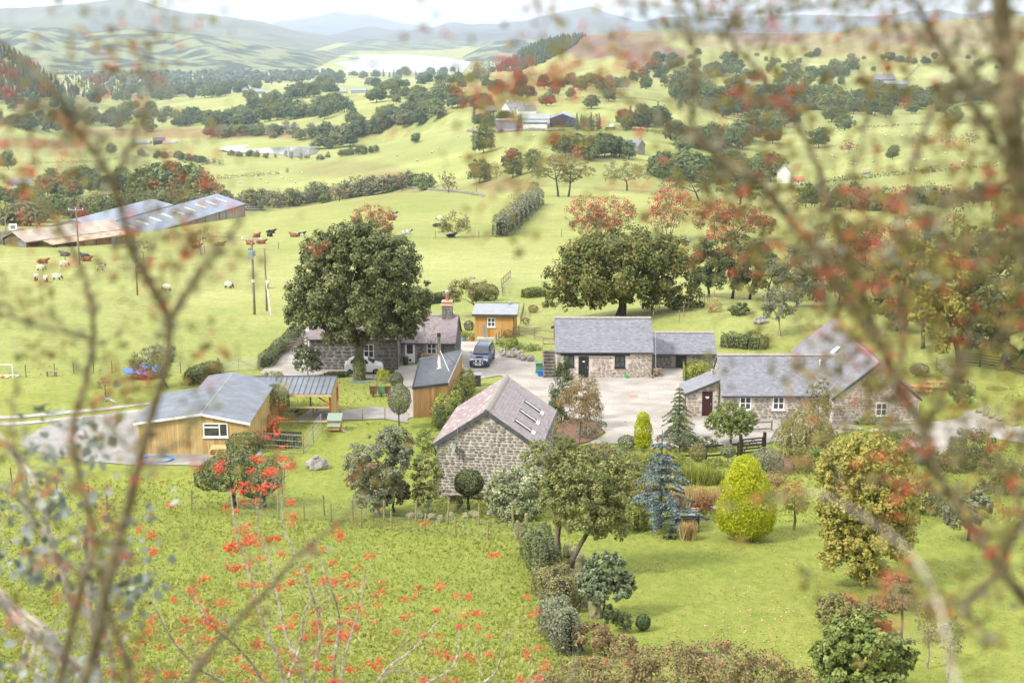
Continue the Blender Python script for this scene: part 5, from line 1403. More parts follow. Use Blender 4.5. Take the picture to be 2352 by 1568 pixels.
def berry_tree(label, bp, blobs, n=2600, nb=1300, leaf='olive', bark=BARK, size=0.25, group=None, bs=0.22, name='rowan_tree'):
 base = hit(*bp); s = scale_at(base); bl = px_blobs(base, s, blobs, bp); _tseed[0] += 1; sd = _tseed[0]
 o = thing(name, base, 0, label, 'tree', group)
 mb = MB(); tips = []; rg = random.Random(sd)
 zc = max(b[2] for b in bl)
 for b in bl:
  for k in range(3):
   d = Vector((b[0] + rg.gauss(0, b[3] * .4), b[1] + rg.gauss(0, b[4] * .4), b[2]))
   grow(mb, Vector((rg.gauss(0,.1), rg.gauss(0,.1),-.1)), d, d.length * .55, max(.035, d.length * .018),3, rg, tips, up=.2, spread=.75, n=5)
 mb.build('trunk', bark, o)
 link('crown', crown('crown', bl, n, size, LV[leaf], sd, dens=.7, ratio=.18), o)
 up = [(x, y, z + c * .12, a * 1.02, b * 1.02, c) for x, y, z, a, b, c in bl]
 tag(link('berries', crown('berries', up, nb, bs, BERRY, sd + 50, dens=.5, ratio=.1, lower=-.3, aspect=.9), o), kind='stuff')
 return o
berry_tree('wide red-berried tree on the field bank directly above the chestnut', (1385,545),[(1345,492,46,44),(1405,495,56,42),(1370,520,60,24)],8500,2600, 'redleaf')
berry_tree('pale-stemmed red-berried tree with bare white limbs right of the widest one', (1537,552),[(1540,480,56,46),(1520,505,40,30)],3600,2200, 'redleaf', BARK_PALE)
berry_tree('spreading bright red berry tree at the right end of the field bank', (1660,552),[(1640,495,52,36),(1700,505,60,34),(1745,520,40,26)],9000,3200, 'redleaf')
berry_tree('bushy orange berry tree showing behind the top of the sycamore', (856,546),[(857,503,50,34),(880,520,24,20)],4200,500, 'rust', group=None)
berry_tree('small red berry tree low among the thicket at the right', (1655,578),[(1660,545,40,26)],1200,900, 'olive')
berry_tree('red berry tree in the thicket behind the right-hand wing', (2050,620),[(2050,560,70,44),(1990,580,46,36)],5000,1600, 'redleaf')
berry_tree('thin red berry bush on the rocky bank right of the wing roof', (2068,770),[(2062,715,30,40)],500,500, 'olive', name='berry_bush')
T_('hawthorn_bush', 'airy olive bush beside a black cow in the far field', 'bush', (1043,546),[(1048,512,34,26),(1022,525,20,15),(1065,522,18,16)],2600,0.26, LV['olive'], BARK, th=1.0, tr=0.1)
T_('small_tree', 'loose olive tree leaning behind the cottage chimney', 'tree', (1098,728),[(1070,664,38,24),(1110,672,34,24),(1040,680,22,18)],3600,0.24, LV['olive'], BARK, th=1.6, tr=0.12)
T_('clipped_hedge', 'dark clipped hedge closing the garden behind the cabin', 'hedge', (1125,690),[(1125,672,22,20),(1105,680,20,16)],1800,0.2, LV['dark'], None, style='shell')
T_('sallow_bush', 'silvery sallow bush at the right of the shady trees', 'bush', (1830,705),[(1828,622,58,54),(1850,660,48,42)],5200,0.30, LV['grey'], BARK, th=1.2, tr=0.16)
T_('small_tree', 'small grey-leaved tree with pale stems on the grassy bank', 'tree', (1792,772),[(1790,690,46,36),(1780,715,34,24)],3200,0.22, LV['grey'], BARK_PALE, th=1.6, tr=0.10)
T_('round_bush', 'dark round bush alone on the grassy bank', 'bush', (1698,722),[(1700,710,23,14)],1500,0.2, LV['dark'], None)
T_('pampas_grass', 'tawny pampas clump on the grassy bank behind the outbuilding', 'grass clump', (1640,716),[(1640,700,16,20)],900,0.3, LV['straw'], None, aspect=.15)
T_('thicket_tree', 'brown-green thicket tree behind the wing roof', 'tree', (1925,700),[(1920,620,60,58),(1950,660,46,40)],4600,0.28, LV['tan'], BARK_DK, th=1.4, tr=0.14)
T_('thicket_tree', 'dull green thicket tree with bare branches right of the wing roof', 'tree', (2010,715),[(2005,650,58,52)],3800,0.28, LV['olive'], BARK_DK, th=1.4, tr=0.14)
T_('leafy_tree', 'tall yellow-leaved tree over the fence at the right edge', 'tree', (2205,842),[(2160,640,62,60),(2200,700,66,60),(2130,700,44,44),(2190,770,56,40)],12000,0.36, LV['maple'], BARK_DK, th=3.0, tr=0.3, group=None)
T_('leafy_tree', 'tall dark green tree at the very right edge above the fence', 'tree', (2300,850),[(2300,700,76,80),(2345,760,70,80),(2260,770,50,44),(2350,850,40,50)],13000,0.36, LV['dark'], BARK_DK, th=3.0, tr=0.35)
T_('leafy_tree', 'rounded olive tree on the skyline of the right-hand wood', 'tree', (2290,700),[(2270,580,62,46),(2330,600,50,50),(2230,600,40,34)],9000,0.36, LV['olive'], BARK_DK, tr=0.25)
T_('leafy_tree', 'dark blue-green tree behind the right-hand wood', 'tree', (2230,600),[(2235,548,42,26)],3200,0.4, LV['dark'], BARK_DK, tr=0.2)
T_('leafy_tree', 'yellow-tinged tree in front of the wood at right', 'tree', (2120,800),[(2105,600,50,40),(2085,650,44,44)],6000,0.34, LV['maple'], BARK_DK, tr=0.2)
for i, (bp, bl, lf, lb) in enumerate([((1880,690),[(1875,600,48,50),(1890,640,44,40)], 'olive', 'tangled olive tree left of the wing roof ridge'),((1975,665),[(1965,585,52,44)], 'rust', 'rusty tree in the thicket above the wing ridge'),((2090,690),[(2080,620,56,56),(2110,660,46,40)], 'tan', 'brown thicket tree right of the red berry tree'),
 ((2150,640),[(2150,570,56,46)], 'grey', 'grey-leaved tree behind the yellow-leaved one'),((2060,760),[(2050,700,44,40),(2085,720,40,36)], 'olive', 'low olive tree on the bank beside the wing'),((2340,560),[(2330,520,60,40)], 'dark', 'dark tree top at the right edge above the wood'),((1930,560),[(1925,530,50,30),(1980,535,40,26)], 'olive', 'olive tree clump on the field edge behind the thicket'),((2110,560),[(2110,520,60,34)], 'rust', 'rusty tree on the field edge behind the wood')]):
 T_('thicket_tree', lb, 'tree', bp, bl, 4600,0.3, LV[lf], BARK_DK, tr=0.14)
T_('conifer', 'ragged half-bare larch at the right edge of the upper field', 'conifer', (2190,545),[(2190,505,26,22),(2200,475,14,16)],1100,0.3, LV['olive'], BARK_DK, th=4, tr=0.16, ratio=.14)
for i, (bp, bl, lb) in enumerate([((1282,452),[(1270,384,44,24),(1245,400,26,14),(1290,372,36,18)], 'flat-topped larch with a forked trunk on the crest, the left of a pair'),
        ((1306,452),[(1312,378,40,24),(1335,398,34,18),(1300,410,24,14)], 'flat-topped larch with a straight trunk on the crest, the right of a pair'),
        ((1440,438),[(1430,390,44,26),(1470,400,30,20),(1405,405,26,14)], 'wide dark larch in the hollow right of the larch pair'),
        ((1605,462),[(1580,405,60,34),(1630,420,50,32),(1545,425,34,16)], 'broad dark cedar-like conifer above the red berry trees'),
        ((1700,470),[(1690,420,46,34),(1720,440,36,24)], 'bushy dark conifer right of the broad cedar-like one')]):
 T_('larch_tree', lb, 'tree', bp, bl, 3000,0.55, LV['olive'] if i < 3 else LV['dark'], BARK_DK, tr=0.4, ratio=.2, flat=.5, dens=.8)
# ------------------------------------------------------------------ hedges
def hedge(name, label, pts, w, h, leaf, n, size, seed, lumpy=0.08, cat='hedge', core=True):
 """clipped hedge along a ground line; pts in picture units"""
 P = [hit(*p) for p in pts]; base = P[0]
 rng = np.random.default_rng(seed)
 seg = [(P[i + 1] - P[i]).length for i in range(len(P) - 1)]; tot = sum(seg)
 t = rng.uniform(0, tot, n); X = np.zeros((n, 3)); D = np.zeros((n, 3)); acc = 0
 for i, L in enumerate(seg):
  m_ = (t >= acc) & (t <= acc + L); f = ((t[m_] - acc) / L)[:, None]
  X[m_] = np.array(P[i]) * (1 - f) + np.array(P[i + 1]) * f; D[m_] = np.array((P[i + 1] - P[i]).normalized()); acc += L
 Sd = np.stack([D[:, 1],-D[:, 0], np.zeros(n)],-1)
 ph = rng.uniform(-0.25, np.pi + 0.25, n); c, s = np.cos(ph), np.sin(ph)
 e = 0.55
 cx, cz = np.sign(c) * np.abs(c) ** e, np.sign(s) * np.abs(s) ** e
 r = rng.uniform(.86,1.0, n) + lumpy * np.sin(t * 1.7 + seed) * np.sin(ph * 3 + t * .9)
 endf = np.clip(np.minimum(t, tot - t) / (w * .5),0,1); endf = np.sqrt(1 - (1 - endf) ** 2) * .8 + .2
 r = r * endf
 endm = rng.uniform(0,1, n) < min(.35, w / (tot + w)); t = np.where(endm, np.where(rng.uniform(0,1, n) < .5, rng.uniform(0, w * .12, n), tot - rng.uniform(0, w * .12, n)), t); r = np.where(endm, r * np.sqrt(rng.uniform(0,1, n)), r)
 X = np.where(endm[:, None], np.where((t < tot / 2)[:, None], np.array(P[0]), np.array(P[-1])), X)
 wv = 1 + .12 * np.sin(t * .8 + seed)
 pos = X + Sd * (cx * w / 2 * r * wv)[:, None]
 pos[:, 2] += np.maximum(cz, 0.0) * h * r + np.where(cz < 0, rng.uniform(0,.3, n) * h, 0)
 N = Sd * c[:, None] + np.array([0,0,1]) * np.abs(s)[:, None] + rng.normal(size=(n, 3)) * .5
 me = leafmesh('foliage', pos - np.array(base), N, size * rng.uniform(.6,1.3, n), rng.uniform(0,1, n), leaf, rng)
 o = thing(name, base, 0, label, cat)
 link('foliage', me, o)
 if not core: return o
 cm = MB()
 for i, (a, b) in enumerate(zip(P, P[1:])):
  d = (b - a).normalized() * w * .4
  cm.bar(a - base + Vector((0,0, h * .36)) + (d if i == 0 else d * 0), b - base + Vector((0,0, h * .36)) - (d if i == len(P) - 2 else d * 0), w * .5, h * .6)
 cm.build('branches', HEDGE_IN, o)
 return o
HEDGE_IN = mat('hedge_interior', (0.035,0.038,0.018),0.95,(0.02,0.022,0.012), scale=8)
hedge('field_hedge', 'thick grey-green hedge running up the far field towards the larches', [(1150,545),(1175,520),(1205,495),(1232,468)],4.2,4.0, LV['grey'],9000,0.34,3,.12)
hedge('garden_hedge', 'yellow-green clipped hedge along the right side of the garage', [(1010,990),(1032,955),(1062,912),(1076,896)],1.7,2.1, LV['lime'],8000,0.15,4)
hedge('garden_hedge', 'clipped dark hedge at the left of the metal field gate', [(436,886),(468,868),(496,856)],1.7,1.35, LV['box'],5000,0.14,5)
hedge('garden_hedge', 'low clipped hedge running up beside the lane right of the metal gate', [(605,846),(640,812),(668,786),(690,764)],1.5,1.3, LV['box'],7000,0.15,6)
hedge('garden_hedge', 'bright laurel hedge block in front of the small outbuilding', [(1570,872),(1638,872)],2.0,1.75, LV['lime'],5500,0.14,7)
hedge('garden_hedge', 'low dark box hedge in front of the white car', [(748,868),(800,864)],.9,.55, LV['dark'],1800,0.1,8)
hedge('garden_hedge', 'clipped green hedge under the chestnut behind the cabin', [(1205,684),(1246,680)],1.6,1.3, LV['green'],2400,0.2,9)
hedge('garden_hedge', 'dark hedge strip behind the cottage roof', [(985,698),(1035,692)],1.5,1.3, LV['dark'],1800,0.2,10)
hedge('garden_hedge', 'dark clipped hedge beneath the apple tree by the lawn', [(1435,1222),(1470,1212)],1.6,1.5, LV['lime'],2600,0.12,11)
hedge('boundary_hedge', 'clipped bushy hedge on the wall between the lower field and the lawn, far end', [(1225,1262),(1245,1300),(1262,1335)],1.5,1.7, LV['box'],6500,0.12,12,.14)
hedge('boundary_hedge', 'shaggy olive hedge in the middle of the boundary wall beside the lawn', [(1258,1345),(1280,1380),(1300,1408)],1.6,1.4, LV['olive'],5500,0.12,13,.16)
hedge('boundary_hedge', 'near end of the clipped boundary hedge beside the three small conifers', [(1268,1440),(1295,1478),(1312,1505)],1.3,1.7, LV['grey'],6500,0.11,14,.12)
hedge('garden_hedge', 'clipped shrubs in a line along the wall behind the outbuilding', [(1660,795),(1720,800),(1760,800)],1.5,1.5, LV['box'],3200,0.16,15,.2)
# ------------------------------------------------------------------ clipped and loose garden shrubs: label, foot, lobes, leaves, size, colour, trunk, style
SH_ = [
 ('topiary_tree', 'round clipped topiary ball on a trunk in front of the open shelter', (633,976),[(631,918,35,37)],4200,.12, 'box', BARK_DK, .09, 'shell'),
 ('round_bush', 'low round clipped bush beside the shelter posts', (622,990),[(618,972,24,20)],1500,.12, 'box', None, 0, 'shell'),
 ('topiary_tree', 'oval clipped topiary on a thin trunk left of the garage', (917,985),[(917,916,27,36)],3600,.12, 'grey', BARK, .07, 'shell'),
 ('topiary_bush', 'flat-topped clipped bush against the garage front', (972,950),[(971,918,20,20)],1600,.11, 'box', BARK_DK, .06, 'shell'),
 ('topiary_bush', 'tall narrow clipped bush at the near end of the garage hedge', (1012,1000),[(1009,955,15,30)],1700,.11, 'box', None, 0, 'shell'),
 ('topiary_bush', 'dark clipped block bush right of the yellow bush', (911,892),[(911,872,16,18)],1500,.11, 'dark', None, 0, 'shell'),
 ('round_bush', 'yellow-green rounded bush beside the sycamore trunk', (880,880),[(880,862,15,15)],1300,.12, 'gold', None, 0, 'crown'),
 ('round_bush', 'dark low bush behind the yellow bush', (895,862),[(893,850,14,9)],700,.12, 'dark', None, 0, 'shell'),
 ('laurel_bush', 'upright loose dark bush between the lane and the cottage', (708,868),[(708,828,34,30),(698,812,24,22)],3200,.18, 'dark', BARK, .05, 'crown'),
 ('round_bush', 'pale lime bush at the lane corner behind the workshop', (626,872),[(626,862,24,9)],900,.14, 'lime', None, 0, 'crown'),
 ('cloud_tree', 'bushy left part of the clipped cloud tree in front of the workshop', (540,1165),[(520,1085,62,42),(480,1095,36,32),(545,1060,46,30)],7000,.13, 'box', BARK_DK, .12, 'shell'),
 ('cloud_tree', 'dark clipped ball tree left of the boulder', (608,1165),[(612,1092,42,38),(590,1115,40,30)],5200,.13, 'box', BARK_DK, .11, 'shell'),
 ('cloud_tree', 'round clipped bush under the workshop window', (560,1060),[(560,1020,42,28),(590,1008,22,18)],3600,.13, 'box', BARK_DK, .1, 'shell'),
 ('holly_tree', 'tall grey-green holly standing left of the stone barn', (870,1185),[(870,1060,72,62),(830,1085,44,40),(905,1020,46,38),(880,1120,50,40),(850,1140,36,34)],13000,.17, 'grey', BARK_PALE, .12, 'crown'),
 ('holly_bush', 'dark glossy bush in the shade beneath the holly', (905,1175),[(905,1130,36,36)],3000,.16, 'dark', BARK_DK, .08, 'crown'),
 ('slender_tree', 'slender speckled tree right in front of the barn corner', (985,1185),[(980,1090,34,52),(985,1140,40,30)],4600,.14, 'apple', BARK_PALE, .06, 'crown'),
 ('topiary_tree', 'round dark topiary on a short trunk against the barn gable', (1077,1172),[(1077,1108,34,32)],3800,.12, 'dark', BARK_DK, .09, 'shell'),
 ('topiary_bush', 'small dark clipped dome at the foot of the barn gable', (1048,1170),[(1048,1152,15,16)],1100,.1, 'dark', None, 0, 'shell'),
 ('round_bush', 'small bright green bush at the foot of the barn gable', (1105,1160),[(1105,1140,12,10)],600,.1, 'lime', None, 0, 'crown'),
 ('variegated_bush', 'big pale variegated bush at the right of the barn gable', (1185,1190),[(1180,1120,64,48),(1150,1135,36,36),(1220,1115,42,42),(1185,1160,62,30)],12000,.16, 'vari', None, 0, 'crown'),
 ('laurel_bush', 'dark rounded shrub at the right side of the barn', (1285,1050),[(1283,1025,40,26),(1265,1012,22,16)],3600,.15, 'green', None, 0, 'crown'),
 ('juniper_tree', 'narrow upright dark juniper in the yard bed', (1290,972),[(1295,845,14,26),(1290,890,25,50),(1286,938,25,42)],7500,.17, 'yew', BARK_DK, .07, 'crown'),
 ('birch_shrub', 'brown twiggy multi-stemmed tree in the yard bed', (1330,1025),[(1318,935,46,52),(1345,900,34,34),(1352,950,34,40)],5600,.12, 'tan', BARK, .05, 'crown'),
 ('birch_shrub', 'pale green thin-topped shrub behind the brown twiggy tree', (1340,985),[(1338,900,38,40),(1360,930,24,34)],2600,.13, 'olive', BARK, .05, 'crown'),
 ('round_bush', 'low mossy green bush in the yard bed', (1262,1000),[(1262,985,18,12)],900,.1, 'green', None, 0, 'shell'),
 ('round_bush', 'grey-green low bush at the right of the yard bed', (1350,1005),[(1350,988,26,14)],1000,.12, 'grey', None, 0, 'crown'),
 ('round_bush', 'small grey bush at the edge of the yard bed', (1385,990),[(1382,975,12,10)],500,.1, 'grey', None, 0, 'crown'),
 ('golden_conifer', 'small bright yellow-green upright conifer by the yard', (1478,1036),[(1477,965,16,22),(1477,990,22,34),(1478,1012,21,20)],6500,.13, 'gold', None, 0, 'shell'),
 ('golden_conifer', 'large bright yellow-green egg-shaped conifer on the lawn', (1714,1238),[(1714,1172,71,60),(1713,1125,58,54),(1712,1084,36,42),(1714,1198,66,40)],26000,.13, 'gold', None, 0, 'shell'),
 ('dark_bush', 'dark clipped bush left of the small golden conifer', (1440,1032),[(1440,1015,22,16)],1200,.11, 'box', None, 0, 'shell'),
 ('dark_bush', 'flat clipped dark block behind the blue spruce', (1420,1060),[(1424,1042,26,18)],1400,.11, 'box', None, 0, 'shell'),
 ('cotoneaster', 'dark loose hedge shrub behind the wooden garden gate', (1600,1035),[(1580,1012,30,14),(1620,1020,30,16),(1555,1025,26,14)],3000,.13, 'dark', None, 0, 'crown'),
 ('topiary_bush', 'flat-topped clipped drum bush near the garden gate', (1603,1060),[(1603,1038,21,20)],1900,.09, 'olive', BARK_DK, .07, 'shell'),
 ('topiary_bush', 'small round clipped bush on bare stems by the garden gate', (1672,1065),[(1672,1035,18,16)],1400,.1, 'grey', BARK_PALE, .05, 'shell'),
 ('round_bush', 'soft grey-green round bush right of the garden gate', (1765,1085),[(1762,1048,32,22),(1775,1065,28,20)],2600,.11, 'grey', None, 0, 'shell'),
 ('round_bush', 'low heathery mound right of the golden conifer', (1780,1110),[(1782,1095,26,14)],1000,.1, 'tan', None, 0, 'shell'),
 ('round_bush', 'dark low bush at the bark path', (1845,1085),[(1845,1070,26,14)],1200,.13, 'dark', None, 0, 'crown'),
 ('small_tree', 'rounded bright green tree in front of the porch of the long house', (1678,1022),[(1678,955,44,34),(1655,970,34,28),(1708,968,34,28),(1680,985,44,22)],6500,.17, 'green', BARK, .08, 'crown'),
 ('weeping_willow', 'weeping yellow willow shrub in front of the long house', (1852,1045),[(1850,975,56,40),(1820,1000,42,40),(1885,1000,40,36),(1850,1020,56,24)],9000,.22, 'willow', BARK, .1, 'weep'),
 ('slender_tree', 'slim feathery tree in front of the long house roof', (1882,985),[(1880,900,26,36),(1880,945,36,34)],3600,.13, 'olive', BARK, .06, 'crown'),
 ('round_bush', 'bright green climbing bush at the valley of the long house', (1930,970),[(1930,932,18,36)],2200,.13, 'lime', None, 0, 'crown'),
 ('maple_tree', 'big yellowing maple at the right of the garden', (2000,1345),[(1985,1040,74,46),(1930,1090,60,60),(2030,1080,66,56),(1985,1140,96,60),(1930,1170,56,50),(2050,1170,60,60),(1990,1230,92,56),(1935,1225,56,46),(2045,1235,58,48),(1960,1280,78,40),(2000,1310,46,30)],26000,.19, 'maple', BARK_DK, .14, 'crown'),
 ('rowan_sapling', 'young grey-green rowan on the edge of the lawn', (1385,1418),[(1392,1310,46,46),(1360,1340,34,38),(1430,1340,30,32),(1390,1350,60,26)],7000,.17, 'rowan', BARK, .06, 'crown'),
 ('apple_tree', 'twin-trunked old apple tree leaning over the boundary hedge', (1282,1318),[(1340,1090,78,54),(1290,1100,54,46),(1390,1130,58,58),(1350,1170,84,52),(1400,1200,52,42),(1240,1050,40,40),(1430,1080,46,42),(1330,1130,90,60)],24000,.15, 'apple', BARK, .0, 'crown'),
 ('dwarf_conifer', 'leftmost of the three dwarf green conifers at the lawn edge', (1402,1452),[(1400,1412,11,26)],1400,.1, 'yew', None, 0, 'crown'),
 ('dwarf_conifer', 'middle dwarf conifer with several upright tips at the lawn edge', (1432,1452),[(1432,1428,20,24),(1420,1418,8,18)],1800,.1, 'yew', None, 0, 'crown'),
 ('dwarf_conifer', 'round dwarf conifer at the right of the three on the lawn edge', (1477,1448),[(1477,1428,17,19)],1500,.09, 'yew', None, 0, 'shell'),
 ('privet_bush', 'large fresh green bush at the bottom right corner of the lawn', (1985,1600),[(1985,1470,86,60),(1920,1500,56,46),(2050,1500,52,52),(1985,1540,100,50)],17000,.17, 'green', None, 0, 'crown'),
 ('scrub_bush', 'olive scrub bush behind the large green bush', (1940,1440),[(1925,1400,50,36),(1970,1410,36,30)],5000,.13, 'olive', BARK, .05, 'crown'),
 ('small_tree', 'small orange-tipped tree with a short trunk right of the golden conifer', (1824,1215),[(1822,1140,36,36),(1830,1160,26,22)],1900,.13, 'maple', BARK, .08, 'crown'),
 ('bird_cherry', 'grey round-headed tree at the right edge of the garden', (2225,1240),[(2210,1180,44,40),(2240,1160,40,36)],4200,.17, 'grey', BARK_DK, .1, 'crown'),
 ('round_bush', 'dark mixed shrub by the gravel path at right', (2240,1080),[(2240,1030,60,44),(2200,1060,46,32)],5200,.16, 'dark', None, 0, 'crown'),
 ('round_bush', 'green shrub below the wing window', (2010,972),[(2010,955,32,12),(1985,965,26,10)],1600,.14, 'green', None, 0, 'crown'),
 ('round_bush', 'bushy shrub beside the fence steps at right', (2210,935),[(2205,895,26,24),(2215,910,24,22)],2600,.15, 'green', None, 0, 'crown'),
 ('round_bush', 'silvery clipped mound by the picnic tables', (2120,865),[(2112,848,22,14)],1100,.14, 'grey', None, 0, 'shell'),
 ('round_bush', 'purple round potted-looking bush by the cabin corner', (1077,758),[(1077,748,12,12)],800,.12, 'purple', None, 0, 'shell'),
 ('round_bush', 'rusty round bush in front of the cabin wall', (1140,772),[(1139,745,14,17)],900,.12, 'rust', None, 0, 'shell'),
 ('round_bush', 'maroon round bush alone on the mown bank', (1225,718),[(1225,709,12,9)],700,.13, 'rust', None, 0, 'shell'),
 ('round_bush', 'clipped olive dome on the rockery', (1168,775),[(1167,766,12,9)],700,.1, 'olive', None, 0, 'shell'),
 ('rockery_plants', 'tumbling green plants along the rockery beside the pickup', (1185,805),[(1160,790,22,10),(1200,800,30,14),(1230,808,18,18)],2600,.14, 'green', None, 0, 'crown'),
 ('fern', 'green fern in a fan above the rockery stones', (1176,800),[(1176,788,14,13)],700,.25, 'lime', None, 0, 'crown'),
 ('flower_pots_plant', 'yellow-green plant in the pot beside the cabin step', (1066,780),[(1066,768,12,10)],500,.12, 'lime', None, 0, 'crown'),
 ('round_bush', 'wispy brown shrub at the end of the cabin', (1208,748),[(1208,738,10,9)],350,.14, 'tan', BARK, .03, 'crown'),
 ('scrub_bush', 'brown and green low scrub at the foot of the boundary wall', (1370,1500),[(1360,1460,50,26),(1420,1480,46,22)],3000,.12, 'tan', None, 0, 'crown'),
 ('tall_bush', 'silvery bushy tree above the trampoline', (385,892),[(350,830,46,34),(375,815,32,28),(325,845,26,24)],4200,.16, 'grey', BARK, .1, 'crown'),
 ('tall_bush', 'yellow-green shrubs beneath the apple tree behind the lawn', (1430,1100),[(1420,1060,50,28),(1380,1040,40,24)],3600,.14, 'olive', None, 0, 'crown'),
 ('round_bush', 'orange-tipped round bush beside the garden pond', (1616,1180),[(1615,1158,22,18)],1200,.11, 'rust', BARK, .04, 'crown'),
 ('pond_reeds', 'upright green reeds around the garden pond', (1605,1110),[(1600,1085,40,22),(1640,1100,30,20),(1575,1110,26,22)],1600,.4, 'lime', None, 0, 'reed'),
 ('pond_reeds', 'straw-coloured reeds at the near side of the garden pond', (1590,1165),[(1580,1140,44,24),(1630,1140,30,20)],1500,.4, 'straw', None, 0, 'reed'),
 ('grass_clump', 'tawny grass clump in front of the black bench', (1582,1238),[(1580,1218,20,20)],900,.35, 'straw', None, 0, 'reed'),
 ('border_shrubs', 'mixed green border shrubs between the yard bed and the apple tree', (1370,1052),[(1330,1040,40,16),(1390,1040,44,18),(1300,1055,34,16)],3600,.13, 'olive', None, 0, 'crown'),
 ('border_shrubs', 'low green plants at the foot of the drum topiary', (1640,1072),[(1640,1062,24,9),(1570,1070,24,10)],1400,.11, 'green', None, 0, 'crown'),
 ('border_shrubs', 'shadowy shrubs at the back of the garden pond', (1530,1085),[(1520,1065,30,18),(1480,1080,34,20),(1545,1090,30,18)],3000,.13, 'box', None, 0, 'crown'),
 ('border_shrubs', 'mixed shrubs under the right-hand gravel path', (2110,1060),[(2080,1040,44,26),(2130,1050,40,26),(2160,1090,40,30)],4600,.15, 'green', None, 0, 'crown'),
 ('border_shrubs', 'yellowish shrubs behind the maple beside the gravel', (2030,1010),[(2020,1000,44,18),(2075,1005,40,18)],3000,.14, 'lime', None, 0, 'crown'),
 ('border_shrubs', 'olive scrub at the right edge of the garden', (2310,1130),[(2300,1090,56,40),(2340,1120,50,40),(2270,1130,40,26)],5200,.16, 'olive', None, 0, 'crown'),
 ('border_shrubs', 'tangled brown shrubs low behind the large green bush', (2080,1400),[(2060,1350,40,34),(2030,1390,40,26)],2600,.13, 'tan', BARK_DK, .05, 'crown'),
 ('slender_tree', 'thin bare birch on the right-hand lawn', (2128,1535),[(2128,1420,26,44),(2140,1460,20,30)],700,.1, 'tan', BARK_PALE, .06, 'crown'),
 ('slender_tree', 'leaning dark thin-stemmed tree on the right-hand lawn', (2068,1478),[(2072,1370,32,36)],1300,.11, 'olive', BARK_DK, .07, 'crown'),
 ('slender_tree', 'pale thin birch nearest the bottom right corner', (2176,1560),[(2185,1460,30,44)],500,.1, 'grey', BARK_PALE, .05, 'crown'),
 ('border_shrubs', 'pale green shrubs right of the variegated bush', (1275,1120),[(1270,1085,34,30),(1255,1110,30,26)],3200,.13, 'green', None, 0, 'crown'),
 ('border_shrubs', 'olive shrubs left of the blue spruce', (1462,1165),[(1455,1130,34,30),(1480,1150,26,22)],2800,.13, 'olive', None, 0, 'crown'),
 ('border_shrubs', 'low green planting in front of the garden fence', (1560,1062),[(1540,1050,34,14),(1500,1050,30,14)],2200,.12, 'lime', None, 0, 'crown'),
 ('border_shrubs', 'russet shrub behind the golden conifer', (1775,1140),[(1790,1125,24,22),(1800,1150,20,16)],1500,.12, 'rust', None, 0, 'crown'),
 ('border_shrubs', 'grey-green bank of shrubs between the maple and the willow', (1880,1075),[(1875,1055,30,22),(1905,1050,30,22)],2600,.13, 'green', None, 0, 'crown'),
 ('border_shrubs', 'dark shrub mass on the right side of the maple', (2130,1180),[(2120,1140,40,36),(2150,1170,36,30)],3600,.15, 'olive', None, 0, 'crown'),
 ('border_shrubs', 'bushy plants along the foot of the barn left wall', (985,1040),[(975,1010,22,26),(985,1040,20,22)],2000,.13, 'green', None, 0, 'crown'),
 ('field_tree', 'leaning bare-limbed tree in the left field by the fence', (462,585),[(462,545,26,18),(445,550,16,12)],700,.25, 'rust', BARK, .12, 'crown'),
 ('field_tree', 'wide bare thorn tree in front of the blue-roofed shed', (305,595),[(295,555,34,24),(325,565,20,18)],800,.25, 'tan', BARK, .12, 'crown'),
 ('small_tree', 'small bare-branched tree on the left lawn by the track', (245,922),[(238,880,14,16)],260,.14, 'tan', BARK, .06, 'crown'),
]
def weep_mesh(bl, n, size, m, sd):
 rng = np.random.default_rng(sd); b = np.array(bl); k = rng.integers(0, len(b), n // 24); P = []; N = []
 for i in k:
  d = rng.normal(size=3); d /= np.linalg.norm(d); d[2] = abs(d[2])
  p = b[i, :3] + d * b[i, 3:6] * rng.uniform(.7,1.0); out = np.array([d[0], d[1],0]) * .05; L = rng.uniform(.5,1.1) * b[i, 5] * 1.3
  for j in range(24):
   f = j / 24; P.append(p + out * j * .35 + np.array([0,0,-L * f ** 1.5]) + rng.normal(size=3) * .05); N.append([d[0], d[1],.2])
 P = np.array(P); N = np.array(N) + rng.normal(size=(len(P),3)) * .4
 return leafmesh('crown', P, N, size * rng.uniform(.6,1.2, len(P)), np.repeat(rng.uniform(0,1, len(k)),24) * .5 + rng.uniform(0,.5, len(P)), m, rng, .3)
def reed_mesh(bl, n, size, m, sd):
 rng = np.random.default_rng(sd); b = np.array(bl); k = rng.integers(0, len(b), n)
 q = rng.uniform(-1,1,(n, 2)) * b[k, 3:5] * .8; z0 = b[k, 2] - b[k, 5]; h = 2 * b[k, 5] * rng.uniform(.5,1.05, n)
 lean = rng.normal(size=(n, 2)) * .16 * h[:, None]; w = .018 + .01 * rng.uniform(size=n); an = rng.uniform(0, np.pi, n)
 B = np.stack([b[k, 0] + q[:, 0], b[k, 1] + q[:, 1], np.maximum(z0,-.05)],-1); sd_ = np.stack([np.cos(an) * w, np.sin(an) * w, 0 * w],-1)
 Tp = B + np.stack([lean[:, 0], lean[:, 1], h],-1); Md = (B + Tp) / 2 + np.stack([-lean[:, 0] * .15,-lean[:, 1] * .15, h * .06],-1)
 V = np.stack([B - sd_, B + sd_, Md + sd_, Tp, Md - sd_],1)
 V2 = np.stack([B - sd_, B + sd_, Tp + sd_ * .2, Tp - sd_ * .2],1)
 return npmesh('crown', V2.reshape(-1,3), np.arange(4 * n).reshape(n, 4), m, rng.uniform(0,1, n))
